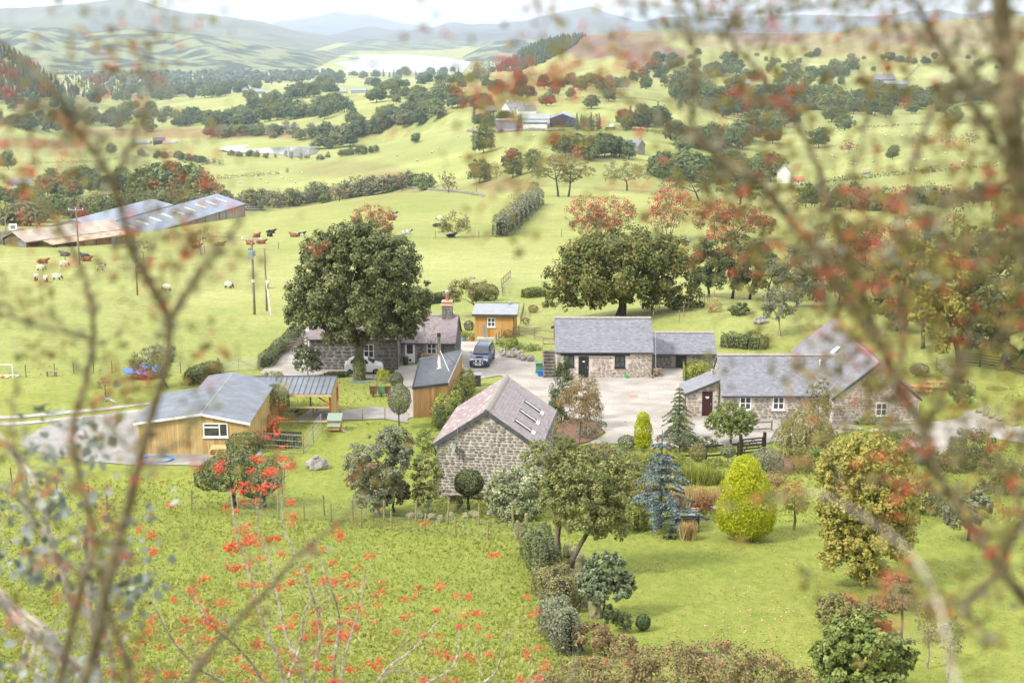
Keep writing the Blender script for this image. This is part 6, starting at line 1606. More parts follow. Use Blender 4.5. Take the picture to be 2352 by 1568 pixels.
for i, (nm, lb, bp, bl, n, size, lf, bk, tr, st) in enumerate(SH_):
 cat = 'tree' if nm.endswith('tree') or nm in ('golden_conifer', 'dwarf_conifer', 'rowan_sapling', 'bird_cherry') else 'bush'
 if nm in ('fern', 'rockery_plants', 'flower_pots_plant', 'pond_reeds', 'grass_clump'): cat = 'plant'
 if st in ('weep', 'reed'):
  base = hit(*bp); b2 = px_blobs(base, scale_at(base), bl, bp)
  o = thing(nm, base, 0, lb, cat)
  link('foliage' if st == 'reed' else 'crown', (weep_mesh if st == 'weep' else reed_mesh)(b2, n, size, LV[lf],700 + i), o)
  if bk: link('trunk', trunk_mesh('trunk', bk, .8, tr, [b[:3] for b in b2],7), o)
  continue
 kw = {}
 if nm == 'golden_conifer': kw = dict(rmin=.8, bump=.07, aspect=.4)
 elif nm in ('juniper_tree', 'dwarf_conifer') and st == 'crown': kw = dict(ratio=.35, dens=1.3, aspect=.3)
 elif st == 'crown': kw = dict(ratio=.19, dens=1.0); n = int(n * 1.25); size *= .88
 if nm == 'apple_tree': kw['ratio'] = .2
 T_(nm, lb, cat, bp, bl, n, size, LV[lf], bk if nm != 'apple_tree' else None, tr=tr or .1, style=st, **kw)
ap = [o for o in bpy.data.objects if o.name.startswith('apple_tree')][0]
mb = MB(); rg = random.Random(8); tips = []
b0 = ap.location
for foot, head, r0 in (((1276,1318),(1290,1150),.17),((1296,1320),(1370,1190),.15)):
 a = hit(*foot) - b0; y = hit(*foot).y
 pts = [at(foot[0], foot[1] + 6, y) - b0, at((foot[0] * .75 + head[0] * .25) + 2, foot[1] * .7 + head[1] * .3, y + .1) - b0, at((foot[0] + head[0]) / 2 - 3,(foot[1] + head[1]) / 2, y + .3) - b0, at(*head, y + .5) - b0]
 mb.tube(pts, [r0 * 1.25, r0, r0 * .85, r0 * .65],8, cap=False)
 for k in range(3): grow(mb, pts[3 if k else 2], Vector((rg.uniform(-.6,.9), rg.uniform(-.4,.4),.9)),1.5, r0 * .5,3, rg, tips, up=.2, spread=.7)
mb.build('trunk', BARK, ap)
# ------------------------------------------------------------------ blue spruce and cedar
def whorl_tree(name, label, bp, top_px, r_px, leaf, tiers, per, droop, size, seed, dens=60, bark=BARK_DK, taper=0.8, bare=0.12):
 base = hit(*bp); s = scale_at(base); h = (CZ + ray(bp[0], top_px)[1] * base.y) - base.z; r = r_px / s
 rng = np.random.default_rng(seed); rg = random.Random(seed)
 o = thing(name, base, 0, label, 'conifer'); mb = MB(); mb.tube([(0,0,-.1),(0,0, h * .5),(0,0, h * .99)],[h * .02, h * .013, h * .003],7)
 P, N = [],[]
 for t in range(tiers):
  f = (t + rg.uniform(-.15,.15)) / tiers; z = h * (bare + (1 - bare) * f); L = r * (1 - f) ** taper * rg.uniform(.75,1.1) + .06 * h * (1 - f) + .03
  for k in range(per):
   a = 2 * math.pi * (k + rg.uniform(-.3,.3)) / per + t * 1.1; LL = L * rg.uniform(.7,1.15); dx, dy = math.cos(a), math.sin(a)
   pts = [Vector((0,0, z)), Vector((dx * LL * .5, dy * LL * .5, z + LL * .10 - droop * LL * .2)), Vector((dx * LL, dy * LL, z + LL * .05 - droop * LL))]
   mb.tube(pts, [.025,.017,.005],4, cap=False)
   n = max(8, int(dens * LL))
   u = rng.uniform(.18,1.05, n); q = rng.normal(size=n) * .22 * LL * (1.1 - u)
   zz = np.interp(u, [0,.5,1],[p.z for p in pts])
   P.append(np.stack([dx * LL * u - dy * q, dy * LL * u + dx * q, zz + rng.normal(size=n) * .035 - droop * np.abs(q) * .6],-1))
   N.append(np.tile([dx * .2, dy * .2,1.0],(n, 1)) + rng.normal(size=(n, 3)) * .4)
 P = np.concatenate(P); N = np.concatenate(N)
 link('crown', leafmesh('crown', P, N, size * rng.uniform(.6,1.3, len(P)), rng.uniform(0,1, len(P)), leaf, rng, .35), o)
 mb.build('trunk', bark, o)
 return o, h
CLAY_CONE = mat('spruce_cone', (0.42,0.20,0.07),0.8,(0.30,0.13,0.05), scale=6)
o_sp, h_sp = whorl_tree('blue_spruce', 'blue spruce with orange cones standing on the lawn edge', (1516,1212),985,84, LV['spruce'],10,6,.18,.15,5, dens=210, bark=BARK)
for i in range(34):
 rg = random.Random(i + 77); f = rg.uniform(.35,.93); a = rg.uniform(0,6.28); rr = 2.0 * (1 - f) ** .8 * rg.uniform(.5,.95)
 MB().lathe([(.01,-.1),(.05,-.04),(.045,.04),(.01,.09)],6,(rr * math.cos(a), rr * math.sin(a), h_sp * f + .05)).build('cone', CLAY_CONE, o_sp)
whorl_tree('cedar_tree', 'feathery drooping cedar sapling in front of the porch', (1558,1012),884,42, LV['cedar'],12,6,.35,.15,6, dens=120)
fb, _ = whorl_tree('spruce_sapling', 'low dark spruce branch spreading at the foot of the blue spruce', (1540,1236),1196,24, LV['yew'],4,6,.5,.13,9, dens=90)
for i, (pts, lb) in enumerate([([(880,262),(960,252),(1040,250)], 'dark hedge line left of the blue barns'),([(60,380),(220,372),(330,360)], 'long hedge line left of the pond'),([(330,420),(480,414),(640,400)], 'hedge line across the meadow below the pond'),([(1560,300),(1700,290)], 'short hedge above the white gabled house'),([(1900,420),(2000,410),(2150,395),(2340,380)], 'long hedge across the foot of the right-hand pasture'),
 ([(1850,305),(2000,294),(2130,287)], 'hedge below the bare ridge on the right'),([(1390,300),(1500,304),(1600,330)], 'hedge running right from the blue barns'),([(1300,230),(1420,226),(1560,240)], 'hedge across the field above the blue barns'),([(2060,205),(2085,180),(2112,152)], 'hedge beside the grassy track high on the right'),([(1640,212),(1800,206)], 'hedge under the grey roofed house on the right hillside'),([(600,240),(700,228),(820,222)], 'hedge line below the pale blue far barn'),([(930,196),(1040,208),(1110,222)], 'hedge line in the rolling fields below the lake')]):
 hedge('hedgerow', lb, pts, 3.0,2.0, FAR['mid' if i % 2 else 'dark'],800,.9,60 + i, .6, core=False)
# ------------------------------------------------------------------ vehicles
TYRE = mat('tyre_rubber', (0.02,0.02,0.021),0.85,(0.028,0.028,0.028), scale=8)
ALLOY = mat('alloy_wheel', (0.50,0.51,0.52),0.3,(0.40,0.41,0.42), scale=6, metal=0.7)
CHROME = mat('chrome', (0.65,0.66,0.68),0.15,(0.55,0.56,0.58), scale=4, metal=0.9)
NAVY = mat('navy_car_paint', (0.020,0.036,0.11),0.2,(0.016,0.03,0.095), scale=2, spec=0.7)
CARWHITE = mat('white_car_paint', (0.78,0.78,0.77),0.2,(0.74,0.74,0.73), scale=2, spec=0.6)
LAMP = mat('headlamp_lens', (0.70,0.72,0.74),0.12,(0.6,0.62,0.64), scale=5, spec=0.7)
REDLAMP = mat('tail_lamp', (0.35,0.01,0.012),0.2,(0.28,0.01,0.01), scale=5)
CARGLASS = mat('car_glass', (0.022,0.028,0.030),0.05,(0.03,0.036,0.038), scale=2, spec=0.8)
def wheel(parent, x, y, r, w, side):
 """tyre with a rim and spokes; axle along y"""
 t = MB()
 prof = [(r * .62,-w / 2),(r * .93,-w / 2),(r, -w * .32),(r, w * .32),(r * .93, w / 2),(r * .62, w / 2)]
 t.lathe(prof, 20)
 o = t.build('wheel', TYRE, parent, loc=(x, y, r), rot=(R(90),0,0), smooth=False)
 k = -side
 rim = MB().lathe([(r * .63, k * w * .38),(r * .60, k * w * .46),(r * .5, k * w * .40),(r * .14, k * w * .46),(r * .1, k * w * .5)] if k > 0 else [(r * .1, k * w * .5),(r * .14, k * w * .46),(r * .5, k * w * .40),(r * .60, k * w * .46),(r * .63, k * w * .38)],16)
 rm = rim.build('rim', ALLOY, o)
 for i in range(5):
  a = 2 * math.pi * i / 5
  MB().bar((r * .14 * math.cos(a), r * .14 * math.sin(a), k * w * .47),(r * .58 * math.cos(a), r * .58 * math.sin(a), k * w * .47), r * .16,.02).build('spoke', ALLOY, o)
def loft(sections, m, name, parent, caps=True, smooth=True):
 """body through cross-sections: each a list of (x, y, z)"""
 mb = MB(); n = len(sections[0])
 for s in sections: mb.v += [tuple(p) for p in s]
 for i in range(len(sections) - 1):
  for k in range(n):
   mb.f.append((i * n + k, i * n + (k + 1) % n, (i + 1) * n + (k + 1) % n, (i + 1) * n + k)); mb.a.append(.5)
 if caps:
  mb.f.append(tuple(range(n))[::-1]); mb.f.append(tuple((len(sections) - 1) * n + k for k in range(n))); mb.a += [.5,.5]
 o = mb.build(name, m, parent, smooth=smooth)
 me = o.data
 bm = bmesh.new(); bm.from_mesh(me); bmesh.ops.recalc_face_normals(bm, faces=bm.faces[:]); bm.to_mesh(me); bm.free()
 if smooth:
  try: me.set_sharp_from_angle(angle=R(32))
  except Exception: pass
 return o
def car_section(x, zb, zs, zt, hw, ht):
 """closed ring: sill, belly of the door, shoulder, roof edge"""
 return [(x, -hw * .94, zb),(x, -hw, (zb + zs) / 2),(x, -hw * .97, zs),(x, -ht, zt),(x, ht, zt),(x, hw * .97, zs),(x, hw, (zb + zs) / 2),(x, hw * .94, zb)]
def pickup():
 f = hit(1099,846)
 d = Vector((-.13,-.99,0)).normalized()            # heading: towards us
 ang = math.atan2(d.y, d.x)
 L = 5.2
 c = f - d * (L / 2 - .05); c.z = ground(c.x, c.y) + 0.06
 o = thing('pickup_truck', c, ang, 'navy blue pickup truck with chrome bull bar and roof rails facing us in the yard', 'pickup truck')
 hw = .92
 S = lambda x, zb, zs, zt, w=hw, t=None: car_section(x, zb, zs, zt, w, t if t is not None else w * .9)
 body = loft([S(2.55,.55,.78,.86,.80,.74), S(2.46,.42,.90,.98,.88,.80), S(2.3,.40,1.0,1.06,.92), S(1.3,.40,1.08,1.14,.93), S(.95,.40,1.10,1.15,.93), S(-.9,.40,1.12,1.16,.93), S(-2.3,.42,1.12,1.16,.93), S(-2.55,.5,1.10,1.14,.90)], NAVY, 'body', o)
 cab = loft([[(1.02,-.86,1.13),(1.02,.86,1.13),(1.0,.84,1.15),(1.0,-.84,1.15)],[(.25,-.80,1.15),(.25,.80,1.15),(.25,.66,1.70),(.25,-.66,1.70)],[(-.2,-.84,1.15),(-.2,.84,1.15),(-.2,.68,1.77),(-.2,-.68,1.77)],[(-2.3,-.84,1.15),(-2.3,.84,1.15),(-2.25,.70,1.76),(-2.25,-.70,1.76)],[(-2.52,-.84,1.13),(-2.52,.84,1.13),(-2.4,.68,1.70),(-2.4,-.68,1.70)]], NAVY, 'cab', o)
 MB().add([(1.0,-.74,1.19),(1.0,.74,1.19),(.29,.61,1.67),(.29,-.61,1.67)],[(0,1,2,3)]).build('windscreen', CARGLASS, o, loc=(.035,0,.02))
 for s in (-1,1):
  for xa, xb in ((.18,-.55),(-.62,-1.3),(-1.4,-2.2)):
   MB().add([(xa, s * .862,1.20),(xb, s * .862,1.20),(xb, s * .735,1.68),(xa - .02, s * .725,1.66)],[(0,1,2,3) if s > 0 else (3,2,1,0)]).build('side_window', CARGLASS, o)
  MB().tube([(.1, s * .62,1.80),(-.3, s * .62,1.86),(-2.1, s * .62,1.85),(-2.3, s * .62,1.78)],.03,6).build('roof_rail', CHROME, o)
  MB().box((.75, s * 1.02,1.24),(.06,0,0),(0,.11,0),(0,0,.1)).build('mirror', CHROME, o)
  h = MB().box((2.47, s * .66,.90),(.07, s * -.03,0),(0,.19,0),(0,0,.11)).build('headlight', LAMP, o)
  MB().box((2.53, s * .70,.56),(.03,0,0),(0,.1,0),(0,0,.06)).build('fog_light', LAMP, o)
  MB().tube([(1.2, s * .93,.42),(-1.2, s * .93,.42)],.05,6).build('side_step', IRON, o)
  for x in (1.62,-1.58):
   wheel(o, x, s * .80,.385,.26, s)
   arch = MB()
   for i in range(10):
    a0, a1 = math.pi * i / 10, math.pi * (i + 1) / 10
    arch.add([(x + .47 * math.cos(a), s * .945,.385 + .47 * math.sin(a)) for a in (a0, a1)] + [(x + .40 * math.cos(a), s * .945,.385 + .40 * math.sin(a)) for a in (a1, a0)],[(0,1,2,3) if s < 0 else (3,2,1,0)])
   arch.build('wheel_arch', IRON, o)
 gr = MB().bx(2.48,2.57,-.42,.42,.74,.96).build('grille', IRON, o)
 for y in (-.14,.14): MB().bx(2.55,2.6, y - .02, y + .02,.74,.97).build('grille_bar', CHROME, gr)
 MB().bx(2.55,2.59,-.44,.44,.955,1.0).build('grille_bar', CHROME, gr)
 bb = MB().tube([(2.66,-.5,.32),(2.78,-.46,.62),(2.72,-.36,1.02),(2.72,.36,1.02),(2.78,.46,.62),(2.66,.5,.32)],.038,8)
 bb.tube([(2.77,-.45,.66),(2.77,.45,.66)],.03,8); bb = bb.build('bull_bar', CHROME, o)
 for y in (-.2,.2):
  for z in (.54,.86): MB().lathe([(.02,0),(.1,.02),(.11,.08),(.09,.1)],10).build('spot_lamp', LAMP, bb, loc=(2.78, y, z), rot=(0, R(90),0))
 pl = MB().bx(2.62,2.64,-.27,.27,.40,.52).build('number_plate', WHITE, o)
 MB().bx(2.5,2.58,-.86,.86,.40,.62).build('bumper', NAVY, o)
 MB().bx(1.1,2.2,-.32,.32,1.125,1.165).build('bonnet_scoop', NAVY, o)
pickup()
def small_car():
 p = hit(834,860); p = Vector((p.x, p.y + .75,0)); p.z = ground(p.x, p.y) + .07
 o = thing('small_car', p, R(2), 'small white hatchback parked beside the cottage behind the sycamore trunk', 'car')
 hw = .80; ax = 1.15
 S = lambda x, zb, zs, zt, w, t: car_section(x, zb, zs, zt, w, t)
 loft([S(1.80,.34,.55,.62,.55,.45), S(1.70,.24,.70,.78,.70,.60), S(1.45,.22,.82,.88,.78,.70), S(.95,.22,.92,.97,.81,.76), S(.3,.22,.96,.99,.82,.78), S(-1.0,.22,.98,1.0,.82,.78), S(-1.55,.24,.96,.99,.78,.72), S(-1.74,.32,.84,.92,.68,.60)], CARWHITE, 'body', o)
 loft([[(.98,-.74,.94),(.98,.74,.94),(.96,.72,.96),(.96,-.72,.96)],[(.38,-.70,.98),(.38,.70,.98),(.36,.58,1.38),(.36,-.58,1.38)],[(-.2,-.74,.98),(-.2,.74,.98),(-.2,.60,1.48),(-.2,-.60,1.48)],[(-1.0,-.74,.98),(-1.0,.74,.98),(-1.0,.58,1.44),(-1.0,-.58,1.44)],[(-1.58,-.68,.95),(-1.58,.68,.95),(-1.36,.5,1.26),(-1.36,-.5,1.26)]], CARWHITE, 'cabin', o)
 MB().add([(.97,-.66,.99),(.97,.66,.99),(.40,.54,1.36),(.40,-.54,1.36)],[(0,1,2,3)]).build('windscreen', CARGLASS, o, loc=(.03,0,.025))
 for s in (-1,1):
  MB().add([(.55, s * .745,1.01),(-.42, s * .76,1.01),(-.42, s * .628,1.42),(.25, s * .62,1.38)],[(0,1,2,3) if s > 0 else (3,2,1,0)]).build('side_window', CARGLASS, o)
  MB().add([(-.5, s * .76,1.01),(-1.2, s * .745,1.03),(-1.08, s * .60,1.36),(-.5, s * .628,1.42)],[(0,1,2,3) if s > 0 else (3,2,1,0)]).build('side_window', CARGLASS, o)
  MB().lathe([(.01,0),(.13,.01),(.14,.05),(.1,.08)],12).build('headlight', LAMP, o, loc=(1.60, s * .52,.74), rot=(0, R(60),0))
  MB().bx(-1.73,-1.62, s * .55 - .09, s * .55 + .09,.62,.88).build('tail_light', REDLAMP, o)
  MB().blob((.55, s * .88,1.02),(.1,.07,.07),2,7,5,0).build('mirror', CARWHITE, o)
  MB().bx(-.2,.0, s * .83 - .012, s * .83 + .012,.82,.85).build('door_handle', CHROME, o)
  for x in (ax, -ax): wheel(o, x, s * .70,.29,.19, s)
 MB().lathe([(.0,0),(.11,.005),(.11,.02),(.0,.022)],12).build('side_sticker', WHITE, o, loc=(-.72,-.74,1.17), rot=(R(75),0,0))
small_car()
# ------------------------------------------------------------------ animals: one skinned body each
WOOL = mat('sheep_wool', (0.72,0.68,0.58),0.95,(0.58,0.54,0.45), scale=9, bump=0.6, bscale=30)
BLACKHAIR = mat('black_hide', (0.016,0.015,0.016),0.6,(0.026,0.024,0.024), scale=5)
BROWNHIDE = mat('brown_hide', (0.20,0.075,0.024),0.7,(0.15,0.055,0.018), scale=3)
GREYHIDE = mat('roan_hide', (0.50,0.50,0.50),0.75,(0.10,0.10,0.11), scale=3.2, lo=.38, hi=.52)
PIEDHIDE = mat('pied_hide', (0.62,0.60,0.58),0.75,(0.016,0.015,0.016), scale=1.6, lo=.48, hi=.52)
def skin_mesh(name, verts, edges, radii, mats, pick, sub=1):
 me = bpy.data.meshes.new(name); me.from_pydata(verts, edges, [])
 ob = bpy.data.objects.new(name, me); COL.objects.link(ob)
 sk = ob.modifiers.new('skin', 'SKIN'); ob.modifiers.new('sub', 'SUBSURF').levels = sub
 for i, r in enumerate(radii):
  v = me.skin_vertices[0].data[i]; v.radius = r if isinstance(r, tuple) else (r, r); v.use_root = (i == 0)
 dg = bpy.context.evaluated_depsgraph_get(); ev = ob.evaluated_get(dg)
 out = bpy.data.meshes.new_from_object(ev)
 bpy.data.objects.remove(ob); out.name = name
 out.materials.clear()
 for m in mats: out.materials.append(m)
 for p in out.polygons: p.material_index = pick(p.center); p.use_smooth = True
 return out
def sheep_mesh(graze):
 hz = (.28,.16) if graze else (.98,1.02)
 V = [(0,0,.62),(-.38,0,.64),(.36,0,.64),(.56,0,.62 if graze else .82),(.70,0,.36 if graze else .95),(.84,0,.14 if graze else .88),
  (-.40,.13,.36),(-.42,.13,.02),(-.40,-.13,.36),(-.42,-.13,.02),(.34,.13,.36),(.34,.13,.02),(.34,-.13,.36),(.34,-.13,.02),(-.54,0,.62),
  (.66,.14,.44 if graze else 1.0),(.66,-.14,.44 if graze else 1.0)]
 E = [(0,1),(0,2),(2,3),(3,4),(4,5),(1,6),(6,7),(1,8),(8,9),(2,10),(10,11),(2,12),(12,13),(1,14),(4,15),(4,16)]
 Rd = [.30,.29,.27,.17,.11,.07,.10,.045,.10,.045,.09,.045,.09,.045,.14,.035,.035]
 dark = lambda c: 1 if (c.z < .34 and abs(c.x) < .60 or (c.x > .60)) else 0
 return skin_mesh('body', V, E, Rd, [WOOL, BLACKHAIR], dark)
SHEEP = {True: sheep_mesh(True), False: sheep_mesh(False)}
def sheep(px, py, ang, graze, label):
 p = hit(px, py); o = link('sheep', SHEEP[graze], None, p, (0,0, R(ang)),(1.05,1.05,1.05)); tag(o, label, 'sheep', 'sheep grazing in the near pasture')
for a in [(94,622,0, True, 'white sheep with a black head, the topmost of the flock at far left'),(83,645,-80, True, 'leftmost sheep, facing us with its head down'),
  (106,648,-60, True, 'sheep facing us between the two side-on sheep at left'),(131,643,0, True, 'side-on grazing sheep lowest in the flock at left'),
  (147,613,15, True, 'sheep just under the fence line, partly behind a blurred branch'),(231,622,10, False, 'sheep looking up near the fence below the brown cow'),
  (315,618,-70, True, 'sheep standing behind the leaning pole in the left field'),(384,668,160, True, 'pinkish sheep behind the dark blurred branch in the left field'),
  (525,662,-25, True, 'sheep grazing left of the transformer pole'),(613,662,-85, True, 'sheep half hidden behind the plain wooden pole'),
  (1010,506,180, True, 'white sheep beside the airy olive bush in the cow field')]:
 sheep(*a)
def cow_mesh(mats, pick):
 V = [(0,0,.42),(-.62,0,.46),(-.98,0,.40),(.55,0,.50),(.92,0,.74),(1.16,0,.98),(1.46,0,.86),
  (.62,.34,.16),(.98,.36,.08),(.62,-.34,.16),(.98,-.34,.08),(-.55,.42,.20),(-.18,.55,.08),(-.55,-.40,.20),(-.18,-.52,.08),
  (1.16,.2,1.06),(1.16,-.2,1.06),(-1.12,.05,.28)]
 E = [(0,1),(1,2),(0,3),(3,4),(4,5),(5,6),(3,7),(7,8),(3,9),(9,10),(1,11),(11,12),(1,13),(13,14),(5,15),(5,16),(2,17)]
 Rd = [(.46,.40),(.44,.42),.32,(.38,.40),.24,.17,.10,.14,.08,.14,.08,.2,.09,.2,.09,.05,.05,.05]
 return skin_mesh('body', V, E, Rd, mats, pick)
one = lambda c: 0
COW = {'brown': cow_mesh([BROWNHIDE], one), 'black': cow_mesh([BLACKHAIR], one), 'grey': cow_mesh([GREYHIDE, BLACKHAIR], lambda c: 1 if c.x > .95 else 0), 'pied': cow_mesh([PIEDHIDE, BLACKHAIR], lambda c: 1 if c.x > .8 else 0)}
for px, py, ang, k, lb in [
 (98,605,0, 'brown', 'brown cow lying flat against the fence at far left'),(150,588,170, 'black', 'black cow lying behind the blurred branch at far left'),
 (196,592,165, 'black', 'black cow lying behind a brown one by the tall pole'),(198,600,5, 'brown', 'brown cow lying just right of the tall pole'),
 (452,570,10, 'brown', 'brown cow lying left of the bare-limbed field tree'),(505,565,5, 'brown', 'brown cow lying right of the bare-limbed field tree'),
 (575,562,150, 'brown', 'brown cow partly behind the transformer pole'),(600,560,0, 'brown', 'bright brown cow lying with raised head right of the transformer pole'),
 (590,545,60, 'brown', 'small brown cow lying on its own higher up the field'),(620,543,-60, 'black', 'black cow lying end-on above the bright brown cow'),
 (622,536,10, 'black', 'black cow lying behind the end-on black cow'),(676,544,160, 'brown', 'brown cow nosing out left of a pied one'),
 (690,542,0, 'pied', 'black and white cow half hidden by the sycamore crown'),(903,495,20, 'pied', 'speckled black-headed cow highest in the far field'),
 (900,506,0, 'brown', 'brown cow lying right of the orange berry tree'),(815,505,170, 'brown', 'brown cow just showing above the sycamore'),
 (885,533,0, 'brown', 'brown cow lying below the orange berry tree'),(934,537,0, 'grey', 'grey and white cow lying behind the fence in the far field'),
 (1004,521,0, 'black', 'black cow with raised head left of the airy olive bush'),(1036,545,0, 'black', 'black cow lying under the airy olive bush')]:
 p = hit(px, py); o = link('cow', COW[k], None, p, (0,0, R(ang)),(.86,.86,.86)); tag(o, lb, 'cow', 'cattle lying in the far field')
def peafowl():
 p = hit(246,926)
 m1 = mat('pale_plumage', (0.40,0.45,0.46),0.7,(0.12,0.16,0.20), scale=8)
 me = skin_mesh('body', [(0,0,.38),(.18,0,.42),(.26,0,.66),(.34,0,.78),(-.2,0,.38),(-.6,0,.25),(-1.0,0,.12),(.02,.06,.2),(.04,.06,.01),(.02,-.06,.2),(.04,-.06,.01)],
    [(0,1),(1,2),(2,3),(0,4),(4,5),(5,6),(0,7),(7,8),(0,9),(9,10)],[.15,.11,.05,.05,.13,.09,.06,.02,.012,.02,.012],[m1], one)
 tag(link('peacock', me, None, p, (0,0, R(160))), 'pale peacock with a trailing tail under the bare tree on the left lawn', 'bird')
peafowl()
# ------------------------------------------------------------------ fences, gates, poles
WIRE = mat('fence_wire', (0.22,0.22,0.22),0.5,(0.16,0.16,0.16), scale=5, metal=0.6)
WIRE_GR = mat('green_coated_wire', (0.05,0.20,0.16),0.5,(0.04,0.15,0.12), scale=5)
def wire_fence(label, pts, gap, h, wires=4, m=None, r=0.05, wr=0.006, mesh_net=False, topm=None):
 """posts with strained wires; pts in picture units"""
 P = [hit(*p) for p in pts]; base = P[0]
 o = thing('wire_fence', base, 0, label, 'fence'); m = m or POSTWOOD; rg = random.Random(len(label))
 tops = []; sd = 0
 allp = []
 for a, b in zip(P, P[1:]):
  n = max(1, round((b - a).length / gap))
  for i in range(n + (1 if b is P[-1] else 0)): q = a.lerp(b, i / n); q.z = ground(q.x, q.y); allp.append(q)
 pm = MB().lathe([(r * 1.05,-.3),(r, .1),(r * .95, h),(r * .6, h + .03)],7).mesh('post', m)
 for q in allp: link('post', pm, o, q - base, (rg.gauss(0,.025), rg.gauss(0,.025), rg.uniform(0,3)))
 for k in range(wires):
  z = h * (.15 + .8 * k / max(1, wires - 1)); w = MB()
  w.tube([q - base + Vector((0,-r, z)) for q in allp], wr, 4, cap=False)
  w.build('wire', topm if topm and k == wires - 1 else WIRE, o)
 if mesh_net:
  nt = MB()
  for a, b in zip(allp, allp[1:]):
   n = max(2, int((b - a).length / .3))
   for i in range(1, n): q = a.lerp(b, i / n) - base; nt.bar(q + Vector((0,-r, h * .15)), q + Vector((0,-r, h * .95)),.005)
  tag(nt.build('netting', WIRE, o), kind='stuff')
 return o
wire_fence('line of posts and wire across the top of the sheep field', [(-20,608),(150,600),(330,596),(470,582),(640,572)],12,1.25,3, OLDWOOD, .07,.01)
wire_fence('line of posts and wire between the two far fields behind the sycamore', [(890,546),(1000,548),(1100,546),(1160,543),(1290,545),(1420,545)],10,1.5,3, OLDWOOD, .07,.01, mesh_net=False)
wire_fence('thin fence along the stone wall on the crest of the cow field', [(830,448),(930,436),(1030,440),(1110,450),(1180,458)],14,1.3,2, OLDWOOD, .08,.012)
wire_fence('front row of netting fence between the lower field and the garden, green top wire', [(548,1182),(640,1192),(760,1198),(830,1212),(900,1218),(975,1224),(1047,1232),(1120,1240),(1190,1240)],1.9,1.1,5, POSTWOOD, .055,.006, True, WIRE_GR)
wire_fence('back row of taller garden fence posts with netting below the stone barn', [(440,1172),(540,1165),(640,1178),(745,1184),(810,1196),(882,1198),(955,1200),(1028,1202),(1100,1205),(1178,1212)],1.9,1.25,4, POSTWOOD, .06,.006, False, WIRE_GR)
wire_fence('fence at the far edge of the left lawn below the sheep field', [(-20,868),(60,866),(125,862),(215,858),(300,852),(415,858)],2.1,1.15,4, OLDWOOD, .05,.006)
wire_fence('short fence of posts at the left edge below the drive', [(-20,1110),(28,1114),(62,1118),(205,1158),(246,1170)],3.2,1.2,3, OLDWOOD, .05,.006)
wire_fence('fence along the path left of the garage', [(782,968),(833,966),(884,964)],1.9,1.0,3, POSTWOOD, .05,.006)
wire_fence('fence behind the long barn under the chestnut', [(1500,742),(1560,740),(1600,700),(1640,690)],3.0,1.3,3, OLDWOOD, .05,.006)
def rail_fence(label, pts, gap, h, rails=3, m=None, th=0.09, ht=0.12):
 P = [hit(*p) for p in pts]; base = P[0]; m = m or OLDWOOD
 o = thing('rail_fence', base, 0, label, 'fence'); allp = []
 for a, b in zip(P, P[1:]):
  n = max(1, round((b - a).length / gap))
  for i in range(n + (1 if b is P[-1] else 0)): q = a.lerp(b, i / n); q.z = ground(q.x, q.y); allp.append(q)
 pm = MB().bx(-.055,.055,-.055,.055,-.3, h + .06).mesh('post', m)
 for q in allp: link('post', pm, o, q - base)
 for a, b in zip(allp, allp[1:]):
  for k in range(rails): MB().bar(a - base + Vector((0,-.06, h * (.3 + .65 * k / max(1, rails - 1)))), b - base + Vector((0,-.06, h * (.3 + .65 * k / max(1, rails - 1)))),.04, ht).build('rail', m, o)
 return o
rail_fence('two-rail wooden fence climbing from the rockery to the long barn', [(1178,775),(1192,772),(1228,778),(1274,786)],2.4,1.15,2)
rail_fence('wooden handrail beside the rockery in front of the cabin', [(1140,790),(1158,772)],1.5,1.1,1)
rail_fence('dark rail fence under the trees at the far right', [(2195,836),(2250,842),(2300,850),(2360,868)],2.6,1.2,4, DARKWOOD)
rail_fence('pale rail fence beside the steps right of the long house', [(2150,850),(2190,880),(2238,915)],2.0,1.15,3)
rail_fence('short fence of rails at the lane end beside the cottage', [(640,812),(672,808),(706,798)],1.6,1.1,3, OLDWOOD)
rail_fence('low wooden barrier in front of the long house', [(1728,992),(1772,990)],1.7,.8,2)
rail_fence('dark garden fence left of the garden gate', [(1560,1055),(1622,1056),(1694,1050)],2.0,1.05,2, DARKWOOD)
rail_fence('rails around the bank behind the cabin roof', [(1196,745),(1203,715)],2.5,1.0,2)
rail_fence('rails and posts at the top of the garden beside the white seat', [(1155,680),(1152,660),(1172,640)],3.0,1.2,2)
def field_gate():
 a, b = hit(503,854), hit(598,850); d = b - a; L = d.length - .2; o = thing('field_gate', a, math.atan2(d.y, d.x), 'galvanised seven-bar metal field gate between two hedges', 'gate')
 h = 1.2
 for x in (.1, L): MB().tube([(x, 0,.08),(x, 0, h + .05)],.03,7).build('stile', GALV, o)
 for i, z in enumerate((.14,.3,.46,.62,.8,1.0,1.2)): MB().tube([(.1,0, z),(L, 0, z)],.022,6).build('bar', GALV, o)
 MB().bar((.1,-.03,.14),(L / 2,-.03,1.18),.05,.02).build('brace', GALV, o); MB().bar((L / 2,-.03,1.18),(L, -.03,.14),.05,.02).build('brace', GALV, o)
 MB().bar((L / 2,-.03,.12),(L / 2,-.03,1.2),.05,.02).build('brace', GALV, o)
 for x in (-.05, L + .16): MB().bx(x - .07, x + .07,-.07,.07,-.3,1.4).build('gate_post', OLDWOOD, o)
field_gate()
